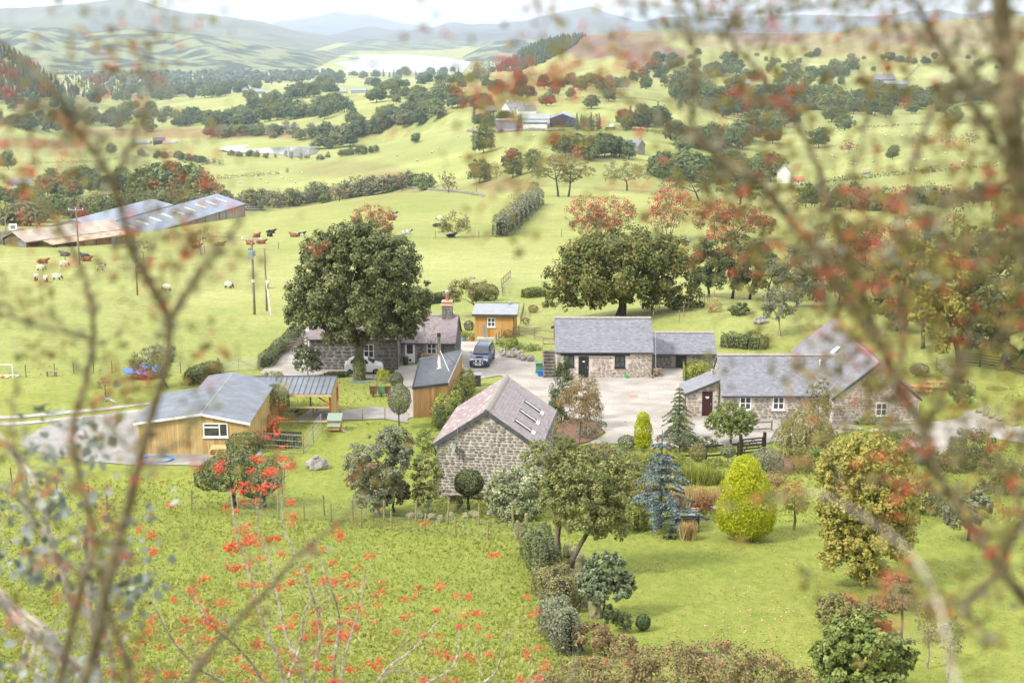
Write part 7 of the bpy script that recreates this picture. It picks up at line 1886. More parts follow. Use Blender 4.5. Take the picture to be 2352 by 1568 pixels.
def wood_gate(label, pa, pb, m, h=1.15, bars=5):
 a, b = hit(*pa), hit(*pb); d = b - a; L = d.length; o = thing('garden_gate', a, math.atan2(d.y, d.x), label, 'gate')
 for x in (-.1, L + .1): MB().bx(x - .09, x + .09,-.09,.09,-.3, h + .32).build('gate_post', m, o)
 for x in (.05, L - .05): MB().bx(x - .045, x + .045,-.035,.035,.08, h).build('stile', m, o)
 for i in range(bars): z = .14 + (h - .2) * i / (bars - 1); MB().bx(.095, L - .095,-.02,.02, z - .045, z + .045).build('bar', m, o)
 MB().bar((.1,-.04,.14),(L / 2,-.04, h - .06),.07,.03).build('brace', m, o); MB().bar((L / 2,-.04, h - .06),(L - .1,-.04,.14),.07,.03).build('brace', m, o)
wood_gate('dark five-bar wooden garden gate beside the bright green tree', (1703,1044),(1752,1040), DARKWOOD)
wood_gate('weathered wooden gate at the top of the lane beside the cottage', (642,810),(694,800), OLDWOOD, 1.1)
def pole(label, foot, top_px, r=.14, cross=False, trans=False, m=None):
 p = hit(*foot); h = (CZ + ray(foot[0], top_px)[1] * p.y) - p.z
 o = thing('utility_pole', p, 0, label, 'pole'); m = m or OLDWOOD
 lean = 0
 MB().lathe([(r, -.4),(r * .95, h * .3),(r * .75, h),(r * .3, h + .05)],9).build('pole_shaft', m, o, smooth=True)
 if cross:
  MB().bx(-1.2,1.2,-.12,-.02, h - .35, h - .22).build('crossarm', GALV, o)
  for x in (-1.1,0,1.1): MB().lathe([(.05,0),(.1,.05),(.05,.12),(.1,.17),(.04,.26)],8,(x, -.07, h - .22)).build('insulator', LAMP, o)
  for s in (-1,1): MB().bar((s * .6,-.08, h - .3),(0,-.08, h - .8),.04).build('brace', GALV, o)
 if trans:
  t = MB().bx(-.42,.12,-.6,-.15, h - 2.6, h - 1.5).build('transformer', FELT_BLUE, o)
  for x in (-.3,-.1): MB().lathe([(.05,0),(.07,.06),(.04,.1),(.07,.16),(.03,.3)],7,(x, -.35, h - 1.5)).build('insulator', IRON, t)
  MB().bx(.2,.42,-.3,-.15, h - 2.2, h - 1.5).build('fuse_box', FELT_BLUE, o)
  MB().lathe([(.2,0),(.2,.3),(.17,.35)],9,(0,0, h * .42)).build('collar', WHITE, o)
 return o, h
FELT_BLUE = mat('transformer_paint', (0.26,0.33,0.40),0.5,(0.2,0.26,0.32), scale=4)
PO = {}
PO['t'] = pole('tall utility pole with a crossarm and grey transformer in the sheep field', (585,722),545,.16, True, True)
PO['p'] = pole('plain thinner wooden pole right of the transformer pole', (613,714),570,.13)
pole('wooden pole leaning in the left field behind the blurred branches', (316,678),560,.12)
PO['l'] = pole('brown utility pole with crossarm in front of the rusty barn', (183,608),478,.15, True)
pole('slim lamp pole at the left corner of the rusty barn', (86,560),490,.12)
pole('grey pole at the far left end of the rusty barn', (16,560),497,.13)
pole('small distant utility pole on the slope below the larches', (1095,446),408,.13, True)
st = thing('pole_stay', hit(622,722),0, 'pale stay wire guarding the plain wooden pole', 'wire')
b0 = st.location
MB().tube([Vector((0,0,0)), at(610,640, PO['p'][0].location.y) - b0],.035,5).build('stay_wire', WHITE, st)
def powerline(label, a, b, sag=1.2, r=.018):
 mb = MB(); pts = []
 for i in range(13): t = i / 12; q = a.lerp(b, t); q.z -= sag * 4 * t * (1 - t); pts.append(q - a)
 o = mb.tube(pts, r, 4, cap=False).build('power_line', WIRE, None, loc=a); tag(o, label, 'wire')
pt = PO['t'][0].location + Vector((0,0, PO['t'][1])); pl_ = PO['l'][0].location + Vector((0,0, PO['l'][1]))
for k, x in enumerate((-1.1,0,1.1)):
 powerline(['overhead wire left of the three strung between the crossarm poles', 'middle overhead wire strung between the crossarm poles', 'right overhead wire strung between the crossarm poles'][k], pl_ + Vector((x, -.07,0)), pt + Vector((x, -.07,0)))
# ------------------------------------------------------------------ farm sheds in the left distance
def sheds():
 z = ground(-52,272)
 A = hit(290,537); B = hit(562,498); B.z = A.z
 d = (B - A); L = d.length; ang = math.atan2(d.y, d.x)
 o = thing('cattle_shed', A, ang, 'large cattle shed with blue-grey roof and pale rooflights behind the sheep field', 'shed')
 zb = min(0, ground(B.x, B.y) - A.z) - 1
 A.z += (ground(B.x, B.y) - A.z) * .55; o.location = A
 he, hr, D, D2 = 1.3,3.5,15.0,12
 w = MB().prism([(0, zb),(D, zb),(D, he),(D / 2, hr),(0, he)], 'x', 0, L).prism([(D + .1, zb),(D + D2, zb),(D + D2, he),(D + D2 / 2, hr - .6),(D + .1, he + .4)], 'x', L * .22, L * .84).build('wall', GREYWOOD, o)
 boards(w, (0,0,0),0, L, lambda x: zb + .5, lambda x: he - .1, GREYWOOD, .8,.1,.06,(),3)
 for i in range(9): MB().bx(L * i / 8 - .08, L * i / 8 + .08,-.16,-.06, zb, he - .1).build('steel_post', REDOX, o)
 rf = MB().prism([(-.4, he - .18),(D / 2, hr),(D, he),(D, he + .08),(D / 2, hr + .1),(-.4, he - .08)], 'x', -.4, L + .4).build('roof', TIN_BLUE, o)
 a = math.atan2(hr - he + .18, D / 2 + .4); S = (D / 2 + .4) / math.cos(a)
 corrugated((-.4,-.4, he - .05),(1,0,0),(0, math.cos(a), math.sin(a)), L + .8, S, TIN_BLUE, .5,.06, parent=rf, sheets=24)
 for i in range(10):
  x = L * (i + .6) / 10.4; c = Vector((x, -.4 + S * .58 * math.cos(a), he - .05 + S * .58 * math.sin(a))) + Vector((0,-math.sin(a), math.cos(a))) * .1
  MB().box(c, (.55,0,0),(0, math.cos(a) * 1.5, math.sin(a) * 1.5),(0,-math.sin(a) * .02, math.cos(a) * .02)).build('rooflight', SKYLT, rf)
 r2 = MB().prism([(D, he + .42),(D + D2 / 2, hr - .45),(D + D2 + .3, he),(D + D2 + .3, he + .1),(D + D2 / 2, hr - .35),(D, he + .52)], 'x', L * .22 - .3, L * .84 + .3).build('roof', TIN_BLUE, o)
 C = at(62,560,252); C.z = ground(C.x, C.y) - .2
 E = at(285,540,268); d = E - C; d.z = 0; L = d.length; ang = math.atan2(d.y, d.x)
 o = thing('old_barn', C, ang, 'old barn with weathered pale roof, rusty lean-to and open dark gable end', 'barn')
 he, hr, D = 1.2,2.6,7.5
 for i in range(6):
  for y in (0, D): MB().bx(L * i / 5 - .09, L * i / 5 + .09, y - .09, y + .09,-2, he).build('post', DARKWOOD, o)
 MB().prism([(0.1,-2),(D, -2),(D, he),(D / 2, hr - .2),(0.1, he)], 'x', 4.5, L).build('wall', DARKWOOD, o)
 MB().prism([(0, he - .25),(D / 2, hr - .25),(D, he - .25),(D, he),(D / 2, hr),(0, he)], 'x', 0,.12).build('gable_truss', DARKWOOD, o)
 rf = MB().prism([(-.3, he - .1),(D / 2, hr),(D + .3, he - .1),(D + .3, he),(D / 2, hr + .1),(-.3, he)], 'x', -.5, L + .3).build('roof', ASBESTOS, o)
 a = math.atan2(hr - he + .1, D / 2 + .3); S = (D / 2 + .3) / math.cos(a)
 corrugated((-.5,-.3, he + .02),(1,0,0),(0, math.cos(a), math.sin(a)), L + .8, S, ASBESTOS, .35,.06, parent=rf, sheets=18)
 lt = MB().prism([(-3.2,.5),(0, he - .15),(0, he - .05),(-3.2,.6)], 'x', 3.0, L).build('lean_to_roof', RUST, o)
 corrugated((3.0,-3.3,.6),(1,0,0),(0, math.cos(.17), math.sin(.17)), L - 3,3.3, ASBESTOS_RUST, .35,.06, parent=lt, sheets=12)
 MB().bx(8, L, -3.1,-3.0,-2,.5).build('lean_to_wall', RUST, o)
 for i in range(6): MB().bx(4 + i * (L - 4) / 6 - .07,4 + i * (L - 4) / 6 + .07,-3.15,-3.0,-2,.5).build('post', DARKWOOD, o)
 MB().bx(L - 5, L - 4.2,-3.16,-3.02,-.8,.45).build('door', FELT, o)
 s0, s1 = hit(-10,562), hit(56,558); d = s1 - s0
 sf = thing('board_fence', s0, math.atan2(d.y, d.x), 'grey upright board screen left of the old barn', 'fence')
 boards(sf, (0,0,0),0, d.length, lambda x: -.5, lambda x: 2.2, GREYWOOD, .3,.04,.04,(),8)
 MB().bx(0, d.length, .05,.1,.4,.5).bx(0, d.length, .05,.1,1.6,1.7).build('rail', OLDWOOD, sf)
 tk = thing('water_trough', hit(55,566),0, 'pale blue trough at the corner of the old barn', 'trough')
 MB().bx(-.9,.9,-.4,.4,0,.9).build('tank', FELT_BLUE, tk, bevel=.06); MB().bx(-.95,.95,-.45,.45,.9,.97).build('rim', FELT, tk)
 sg = thing('signboard', hit(32,552), R(10), 'white sign with a blue panel beside the old barn', 'sign')
 MB().bx(-.75,.75,-.03,.03,1.0,3.2).build('panel', WHITE, sg); MB().bx(-.45,.45,-.045,-.032,2.2,2.9).bx(-.5,.5,-.045,-.032,1.4,1.6).build('print', TIN_BLUE, sg)
 for x in (-.6,.6): MB().bx(x - .05, x + .05,.03,.1,-.3,3.2).build('post', OLDWOOD, sg)
 BAG = mat('bale_wrap', (0.10,0.105,0.115),0.3,(0.2,0.205,0.215), scale=1.5, spec=0.6)
 rg = random.Random(3)
 bm_ = MB().lathe([(.2,-.62),(.58,-.6),(.64,-.45),(.64,.45),(.58,.6),(.2,.62)],12).mesh('bale', BAG, smooth=True)
 k = 0
 words = ['leftmost', 'second', 'third', 'fourth', 'fifth', 'sixth', 'seventh', 'eighth']
 for row in range(3):
  for i in range(8 - row):
   p = hit(563 + i * 6.2 + row * 3,484 - row * .5);
   q = Vector((p.x, p.y, ground(p.x, p.y) + .62 + row * 1.0))
   o = link('silage_bale', bm_, None, q, (R(90), R(rg.uniform(0,180)), R(55 + rg.uniform(-6,6))),(1,1,1.05))
   tag(o, f'{words[i]} wrapped bale from the shed in the {["bottom", "middle", "top"][row]} row of the bale stack', 'bale', 'wrapped bales stacked behind the shed')
ASBESTOS_RUST = mat('rust_streaked_sheet', (0.36,0.30,0.235),0.9,(0.28,0.17,0.11), scale=0.7, lo=.4, hi=.6)
sheds()
# ------------------------------------------------------------------ far houses and farms
RENDERW = mat('white_render', (0.72,0.71,0.68),0.85,(0.64,0.63,0.6), scale=0.6)
STONEF = mat('distant_stone', (0.27,0.25,0.23),0.9,(0.18,0.17,0.155), scale=0.8)
PINKR = mat('pinkish_render', (0.55,0.38,0.32),0.85,(0.48,0.32,0.27), scale=0.8)
def house(name, label, p, ang, Wd, D, he, hr, wm, rm, wins=(2,2), chim=(0.1,), cat='house', hip=False):
 """far house: walls, roof, windows with panes, chimneys; ridge along local x, front towards -y"""
 p = Vector(p); p.z = ground(p.x, p.y); o = thing(name, p, R(ang), label, cat)
 if hip:
  MB().bx(0, Wd, 0, D, -3, he).build('wall', wm, o)
  i = D / 2
  rf = MB().add([(-.4,-.4, he),(Wd + .4,-.4, he),(Wd + .4, D + .4, he),(-.4, D + .4, he),(i, D / 2, hr),(Wd - i, D / 2, hr)],[(0,1,5,4),(1,2,5),(2,3,4,5),(3,0,4),(3,2,1,0)]).build('roof', rm, o)
 else:
  MB().prism([(0,-3),(D, -3),(D, he),(D / 2, hr),(0, he)], 'x', 0, Wd).build('wall', wm, o)
  k = (hr - he) / (D / 2)
  rf = MB().prism([(-.4, he - .4 * k + .02),(D / 2, hr + .02),(D + .4, he - .4 * k + .02),(D + .4, he - .4 * k + .2),(D / 2, hr + .22),(-.4, he - .4 * k + .2)], 'x', -.3, Wd + .3).build('roof', rm, o)
 c, r_ = wins
 for i in range(c):
  for j in range(r_):
   x = Wd * (i + .5) / c - .5; z = .9 + j * (he - .6) / max(1, r_)
   w = MB().bx(x, x + 1.0,-.06,.02, z, z + 1.2).build('window', WHITE, o); MB().bx(x + .1, x + .9,-.08,-.061, z + .1, z + 1.1).build('pane', GLASS, w)
 for t in chim: MB().bx(Wd * t - .5, Wd * t + .5, D / 2 - .4, D / 2 + .4, hr - .8, hr + 1.2).build('chimney', wm, rf)
 return o
h0 = hit(198,417,500); house('white_house', 'white two-storey house with hipped slate roof in the hollow at left', h0,12,9.5,8,5.2,8.2, RENDERW, SLATE, (3,2),(), hip=True)
house('white_house', 'low white annexe with a pale roof in front of the hipped white house', hit(203,420,500) + Vector((0,-6,0)),12,7,5,2.6,4.6, RENDERW, SLATE, (2,1),())
house('low_house', 'low grey-roofed house at the far left edge of the hollow', hit(22,432,500),8,13,8,2.8,5.4, RENDERW, FELT, (4,1),())
house('gabled_house', 'white gabled house with red-roofed porch on the right-hand slope', hit(1816,420,400),78,7,7,5.2,8.6, RENDERW, FELT, (2,2),())
house('porch', 'small red-roofed porch against the white gabled house', hit(1818,424,400) + Vector((0,-3.0,0)),0,5.6,3,2.4,3.8, RENDERW, CLAY, (1,1),())
house('stone_mansion', 'grey stone mansion with several gables above the right-hand wood', hit(2008,200,800),8,24,11,8,13, STONEF, SLATE, (6,2),(.12,.5,.88))
house('stone_wing', 'long low wing right of the grey stone mansion', hit(2032,202,800),4,26,8,4,7, STONEF, FELT, (5,1),())
house('white_cottage', 'white cottage on the bare ridge at the right edge', hit(2286,213,700),20,8,5,3.4,5.8, RENDERW, SLATE, (2,1),(.9,))
house('farmhouse', 'grey far-off farmhouse among trees left of the lake', hit(548,214,900),15,16,9,5,9, STONEF, SLATE, (3,2),(.1,.9))
house('farm_barn', 'pale grey barn beside the far-off farmhouse', hit(568,218,900),10,26,12,4.5,8, FELT, FELT, (0,0),())
house('far_barn', 'small pale blue barn in the fields below the lake', hit(806,216,900),-6,20,10,4.5,6.5, FELT, TIN_BLUE, (0,0),())
house('far_barn', 'small grey shed left of the pale blue barn below the lake', hit(780,216,900),0,10,7,3,5, FELT, FELT, (0,0),())
house('far_barn', 'dark barn with a pale lean-to left of the pond', hit(352,334,700),10,12,9,5,8, DARKWOOD, TIN_DARK, (0,0),())
house('far_barn', 'low white-roofed sheds left of the dark barn', hit(312,334,700),-8,16,8,3,5, FELT, FELT, (0,0),())
house('far_barn', 'low pinkish shed right of the dark barn', hit(374,334,700),0,14,7,2.5,4, PINKR, FELT, (0,0),())
house('stone_cottage', 'pink-gabled cottage among the trees below the blue barns', hit(1345,358,450),60,9,6,3.6,6.4, PINKR, SLATE, (2,1),(.1,))
house('stone_cottage', 'grey stone cottage behind trees right of the pink gable', hit(1434,350,450),-40,9,7,4,7, STONEF, SLATE, (2,1),(.9,))
house('far_house', 'grey roofed house below the brown hilltops', hit(1690,200,900),5,16,8,4,7, STONEF, FELT, (3,1),(.1,))
f0 = hit(1155,282,700)
house('farmhouse', 'white farmhouse with pale slate gables at the left of the blue barns', hit(1168,276,700) + Vector((0,40,0)),40,14,8,5.5,9.5, RENDERW, FELT, (3,2),(.15,.85))
house('farmhouse', 'white dormered cottage wing behind the blue barns', hit(1190,274,700) + Vector((0,36,0)),5,14,7,4.5,8, RENDERW, SLATE, (3,1),(.5,))
house('stone_cottage', 'small grey gabled cottage left of the white farmhouse', hit(1115,272,700) + Vector((0,30,0)),20,9,6,3.8,7, STONEF, SLATE, (2,1),(.1,))
def blue_barns():
 p = hit(1263,292,700)
 o = thing('blue_barn', p, R(-4), 'dark blue steel barn with two open bays in its gable', 'barn')
 Wd, D, he, hr = 17,22,5.5,8.6
 MB().prism([(0,-2),(Wd, -2),(Wd, he),(Wd / 2, hr - .1),(0, he)], 'y', 0, D).build('wall', TIN_NAVY, o)
 rf = MB().prism([(-.4, he - .1),(Wd / 2, hr),(Wd + .4, he - .1),(Wd + .4, he + .15),(Wd / 2, hr + .25),(-.4, he + .15)], 'y', -.4, D).build('roof', TIN_BLUE, o)
 for x0, x1, z1 in ((3.6,8.2,4.2),(8.7,11.4,3.2)):
  b = MB().bx(x0, x1,-.12,.05,0, z1).build('open_bay', BLACK, o)
  MB().bx(x0 + .1, x1 - .1,-.2,-.13,.0,1.1).build('bay_gate', RUST, b)
 for i in range(20): MB().bx(Wd * i / 20 + .05, Wd * i / 20 + .12,-.06,.0,4.4, he if i in (0,19) else he).build('cladding_rib', TIN_NAVY, o)
 q = thing('farm_barn', p + Vector((-20,3,0)), R(-4), 'grey-roofed barn with cream walls joined left of the dark blue barn', 'barn')
 MB().prism([(0,-2),(14,-2),(14,5.2),(7,7.8),(0,5.2)], 'x', 0,20).build('wall', RENDERW, q)
 MB().prism([(-.4,5.1),(7,7.85),(14.4,5.1),(14.4,5.35),(7,8.1),(-.4,5.35)], 'x', -.3,20.3).build('roof', FELT, q)
 q2 = thing('farm_barn', p + Vector((-18,-6,-.2)), R(-4), 'low shed with white wall and pale flat roof in front of the blue barns', 'shed')
 MB().bx(0,16,0,7,-2,2.4).build('wall', RENDERW, q2); MB().bx(0,16,.1,6.9,2.4,3.6).build('upper_wall', TIN_BLUE, q2)
 MB().prism([(-.4,3.6),(7.4,4.4),(7.4,4.6),(-.4,3.8)], 'x', -.3,16.3).build('roof', FELT, q2)
 q3 = thing('farm_barn', p + Vector((-36,4,0)), R(-4), 'pale blue long shed at the left end of the blue barns', 'shed')
 MB().bx(0,15,0,8,-2,4).build('wall', TIN_BLUE, q3); MB().prism([(-.4,4),(8.4,4.8),(8.4,5.0),(-.4,4.2)], 'x', -.3,15.3).build('roof', FELT, q3)
 mx = thing('farm_machinery', hit(1405,296,700),0, 'pale cement mixer and scrap machinery right of the blue barns', 'machinery')
 MB().blob((0,0,1.8),(1.6,1.2,1.2),3,10,7,.03).build('drum', RENDERW, mx); MB().bx(-4,3,-.8,.8,.3,.9).build('chassis', IRON, mx)
 for x in (-3,-1.6,1.6): MB().lathe([(.2,-.9),(.5,-.9),(.5,.9),(.2,.9)],10).build('wheel', TYRE, mx, loc=(x, 0,.5), rot=(R(90),0,0))
blue_barns()
def stone_wall_line(label, pts, h, w, seed, ymin=300, m=None, gap=.9, name='dry_stone_wall'):
 P = [hit(*p, ymin) for p in pts]; base = P[0]; o = thing(name, base, 0, label, 'wall'); rg = random.Random(seed); body = MB(); k = 0
 allp = []
 for a, b in zip(P, P[1:]):
  n = max(1, int((b - a).length / gap))
  for i in range(n): q = a.lerp(b, i / n); q.z = ground(q.x, q.y); allp.append(q)
 for q in allp:
  c = q - base + Vector((rg.gauss(0,.15), rg.gauss(0,.15), h * rg.uniform(.2,.45)))
  s = MB().blob((0,0,0),(gap * rg.uniform(.45,.75), w * rg.uniform(.4,.6), h * rg.uniform(.4,.7)), rg.randrange(999),7,5,.2, rg.random())
  if k < 200: s.build('stone', m or STONE_PALE, o, loc=c)
  k += 1
 return o
STONE_PALE = mat('lichened_stone', (0.31,0.29,0.265),0.9,(0.15,0.14,0.125), scale=2, bump=.4)
STONE_MOSS = mat('mossy_stone', (0.26,0.24,0.18),0.95,(0.15,0.15,0.04), scale=2.5, bump=.5)
stone_wall_line('tumbled dry stone wall along the crest of the cow field', [(925,432),(985,436),(1050,442),(1110,450),(1155,456)],1.2,1.0,3)
stone_wall_line('pale dry stone wall below the blue barns', [(1075,302),(1130,306),(1180,303),(1260,302),(1300,300)],2.0,1.5,4,700, gap=2.2)
stone_wall_line('mossy boundary wall along the lawn edge under the apple tree', [(1312,1275),(1326,1310),(1340,1345),(1352,1385),(1366,1425)],.7,.6,5,40, STONE_MOSS, .4)
stone_wall_line('row of boulders edging the gravel path at the right', [(2250,935),(2270,955),(2300,968),(2345,985)],.5,.6,6,60, STONE_MOSS, .7)
stone_wall_line('rockery of pale boulders behind the pickup', [(1156,818),(1180,822),(1205,828),(1232,832)],.9,.9,7,60, STONE_PALE, .7, 'rockery')
stone_wall_line('low stone kerb around the garden pond', [(1560,1130),(1600,1175),(1660,1165),(1680,1120)],.4,.4,8,60, STONE_PALE, .7)
stone_wall_line('low mossy retaining wall below the stone barn', [(950,1190),(1010,1195),(1060,1188),(1120,1186)],.45,.5,9,60, STONE_MOSS, .5)
stone_wall_line('stone edging in front of the shrub border of the long house', [(1905,985),(1950,988),(1995,990)],.45,.45,10,60, STONE_MOSS, .6)
# ------------------------------------------------------------------ small things around the farm
def put(name, label, cat, px, py, rz=0, group=None): return thing(name, hit(px, py), R(rz), label, cat, group)
PLG = mat('green_plastic', (0.10,0.24,0.12),0.5,(0.08,0.19,0.10), scale=5)
PLB = mat('blue_plastic', (0.02,0.13,0.42),0.4,(0.018,0.11,0.36), scale=5)
PLY = mat('yellow_hose', (0.55,0.44,0.14),0.5,(0.45,0.35,0.1), scale=5)
PLBR = mat('bright_green_plastic', (0.02,0.35,0.08),0.4,(0.02,0.28,0.06), scale=5)
PLAY = mat('sky_blue_plastic', (0.03,0.24,0.58),0.4,(0.03,0.2,0.48), scale=5)
ORANGE = mat('orange_ball', (0.75,0.16,0.03),0.4,(0.6,0.12,0.02), scale=5)
BRICKR = mat('clay_paver', (0.40,0.19,0.12),0.9,(0.32,0.15,0.1), scale=5)
LOG = mat('cut_log', (0.36,0.25,0.15),0.9,(0.2,0.14,0.09), scale=5)
o = put('wheelie_bin', 'green wheeled bin beside the stone steps', 'bin', 1238,858)
MB().prism([(-.28,.1),(.28,.1),(.32,1.0),(-.32,1.0)], 'y', -.3,.35).build('body', PLG, o, bevel=.03); MB().prism([(-.36,1.0),(.38,1.0),(.34,1.1),(-.32,1.12)], 'y', -.38,.4).build('lid', PLG, o, bevel=.02)
for x in (-.28,.28): MB().lathe([(.03,-.04),(.1,-.04),(.1,.04),(.03,.04)],10).build('wheel', TYRE, o, loc=(x, .36,.1), rot=(0, R(90),0))
o = put('storage_tub', 'blue tub in front of the green wheeled bin', 'tub', 1242,864)
MB().prism([(-.22,0),(.22,0),(.28,.5),(-.28,.5)], 'y', -.25,.25).build('body', PLB, o); MB().bx(-.3,.3,-.27,.27,.5,.55).build('rim', PLB, o)
o = put('ladder', 'aluminium ladder leaning against the end of the long barn', 'ladder', 1497,862)
for x in (0,.38): MB().bar((x, 0,0),(x + .12,2.4,3.75),.05,.08).build('stile', GALV, o)
for i in range(14): t = (i + .5) / 14; MB().bar((.12 * t, 2.4 * t, 3.75 * t),(.38 + .12 * t, 2.4 * t, 3.75 * t),.035).build('rung', GALV, o)
o = put('log_pile', 'heap of split logs at the foot of the ladder', 'logs', 1506,866)
rg = random.Random(5)
for i in range(26): a = rg.uniform(0,6.28); c = Vector((rg.gauss(0,.3), rg.gauss(.1,.25),.1 + rg.random() * .7)); d = Vector((math.cos(a), math.sin(a), rg.uniform(-.4,.6))) * .22; MB().tube([c - d, c + d],.06,6).build('log', LOG, o)
o = thing('hose', hit(1455,866) + Vector((0,.15,0)),0, 'coil of pale yellow hose hanging on the long barn wall', 'hose');
rg = random.Random(2)
for i in range(5):
 w = .25 + .06 * rg.random(); zb = .05 + .5 * rg.random() * (i > 0); pts = [(w * math.cos(t * .3142) * (.7 + .3 * math.cos(t * .157)),-.14 - .02 * i, (1.75 + zb) / 2 + (1.75 - zb) / 2 * math.sin(t * .3142)) for t in range(21)]
 MB().tube(pts, .028,6).build('loop', PLY, o)
o = put('watering_can', 'bright green watering can beside the hose', 'watering can', 1440,869)
MB().lathe([(.16,0),(.17,.02),(.14,.28),(.1,.3)],10).build('body', PLBR, o); MB().tube([(.14,0,.08),(.3,0,.2),(.38,0,.32)],.025,6).build('spout', PLBR, o); MB().tube([(-.14,0,.1),(-.24,0,.2),(-.1,0,.32),(.06,0,.32)],.02,6).build('handle', PLBR, o)
for i, (px, m, lb) in enumerate(((829, RUST, 'rusty red wheelbarrow, left of the three'),(873, PLG, 'green wheelbarrow standing on end in the middle'),(898, RUST, 'rusty wheelbarrow behind the green one'))):
 px = (858,876,893)[i]; o = put('wheelbarrow', lb, 'wheelbarrow', px, 910,0, 'wheelbarrows propped on the lawn')
 MB().add([(-.3,-.12,.25),(.3,-.12,.25),(.34,-.18,.95),(-.34,-.18,.95),(-.18,.18,.38),(.18,.18,.38),(.2,.16,.8),(-.2,.16,.8)],[(0,1,2,3),(7,6,5,4),(0,4,5,1),(1,5,6,2),(2,6,7,3),(3,7,4,0)]).build('tray', m, o)
 for s in (-1,1): MB().tube([(s * .05,-.2,.12),(s * .26,-.26,.7),(s * .3,-.1,1.35)],.02,6).build('handle', m, o); MB().tube([(s * .2,.1,0),(s * .24,.0,.5)],.02,6).build('leg', IRON, o)
 MB().lathe([(.05,-.045),(.19,-.045),(.2,0),(.19,.045),(.05,.045)],12).build('wheel', TYRE, o, loc=(0,-.26,.2), rot=(0, R(90),0))
o = put('boulder', 'pale mossy boulder with a small stone on top on the garden lawn', 'boulder', 728,1076)
MB().blob((0,0,.3),(.75,.6,.5),4,12,8,.12).build('rock', STONE_PALE, o); MB().blob((.0,-.1,.85),(.2,.18,.14),6,8,6,.1).build('top_stone', STONE_PALE, o)
o = put('chicken_coop', 'small wooden hen house with green felt roof beside the shelter', 'hen house', 768,990)
MB().bx(-.5,.5,-.05,.9,.18,.85).build('body', CEDAR, o); MB().bx(-.42,.42,-.4,-.05,.18,.5).build('nest_box', CEDAR, o)
FELT_GREEN = mat('green_felt', (0.20,0.27,0.22),0.9,(0.15,0.21,0.17), scale=6)
MB().prism([(-.12,.82),(.95,1.12),(.95,1.17),(-.12,.87)], 'x', -.56,.56).build('roof', FELT_GREEN, o); MB().prism([(-.46,.46),(-.05,.58),(-.05,.62),(-.46,.5)], 'x', -.48,.48).build('nest_lid', FELT_GREEN, o)
for x in (-.45,.45):
 for y in (0,.85): MB().bx(x - .04, x + .04, y - .04, y + .04,0,.2).build('leg', OLDWOOD, o)
MB().bar((.55,-.2,.3),(1.1,-.7,.02),.2,.03).build('ramp', OLDWOOD, o)
for i in range(6):
 p = hit(492,1050); w = 1.15 - .06 * (i % 2)
 o = thing('pallet', p + Vector((.35 + .05 * (i % 3),-.4,.15 * i)), R(4 * (i % 3) - 3), f'{["bottom", "second", "third", "fourth", "fifth", "top"][i]} wooden pallet of the stack under the workshop window', 'pallet', 'pallet stack')
 for k in range(5): MB().bx(-.55,.55,-.5 + k * .21,-.36 + k * .21,.11,.135).build('slat', TIMBER, o)
 for x in (-.5,0,.5): MB().bx(x - .05, x + .05,-.5,.48,.0,.108).build('bearer', TIMBER, o)
o = put('blue_hoop', 'loose coil of blue water pipe lying on the grey chippings', 'pipe', 355,1058)
for i in range(3): MB().tube([((1.15 - .1 * i) * math.cos(t * .2618) + .15 * i, (1.0 - .08 * i) * math.sin(t * .2618),.08 + .04 * i) for t in range(25)],.025,6).build('loop', PLAY, o)
o = put('blue_board', 'flat blue sledge lying beneath the sycamore', 'sledge', 834,878)
MB().add([(-1.4,-.1,.05),(0,-.22,.08),(1.3,.12,.05),(1.2,.22,.05),(0,-.02,.08),(-1.3,.05,.05)],[(0,1,4,5),(1,2,3,4)]).build('deck', PLAY, o)
o = put('slate_slab', 'dark slate slab leaning on the sycamore trunk', 'slate', 825,871)
MB().box((-.25,-.62,.4),(.2,0,0),(0,.03,0),(0,.12,.42)).build('slab', SLATE_DK, o)
o = put('garden_bench', 'slatted wooden bench under the cottage window', 'bench', 990,836)
for z, y in ((.45,-.2),(.45,-.08),(.45,.04)): MB().bx(-.9,.9, y, y + .1, z, z + .03).build('seat_slat', SANDST, o)
for i in range(11): MB().bx(-.85 + i * .16,-.79 + i * .16,.16,.19,.5,.95).build('back_slat', SANDST, o)
MB().bx(-.92,.92,.15,.2,.95,1.03).build('top_rail', SANDST, o)
for x in (-.9,.9): MB().bx(x - .04, x + .04,-.22,-.14,0,.66).bx(x - .04, x + .04,.14,.22,0,.98).build('leg', SANDST, o)
o = put('garden_bench', 'black slatted bench seen from behind on the lawn', 'bench', 1578,1222)
for i in range(5): MB().bx(-.62,.62,-.02,.02,.42 + i * .11,.50 + i * .11).build('back_slat', BLACK, o)
for x in (-.62,.62): MB().bx(x - .04, x + .04,-.05,.05,0,1.0).bx(x - .04, x + .04,.4,.48,0,.6).build('leg', BLACK, o)
MB().bx(-.6,.6,.05,.46,.4,.44).build('seat', BLACK, o); MB().bx(-.4,.45,.0,.2,.98,1.01).build('ledge', FELT, o)
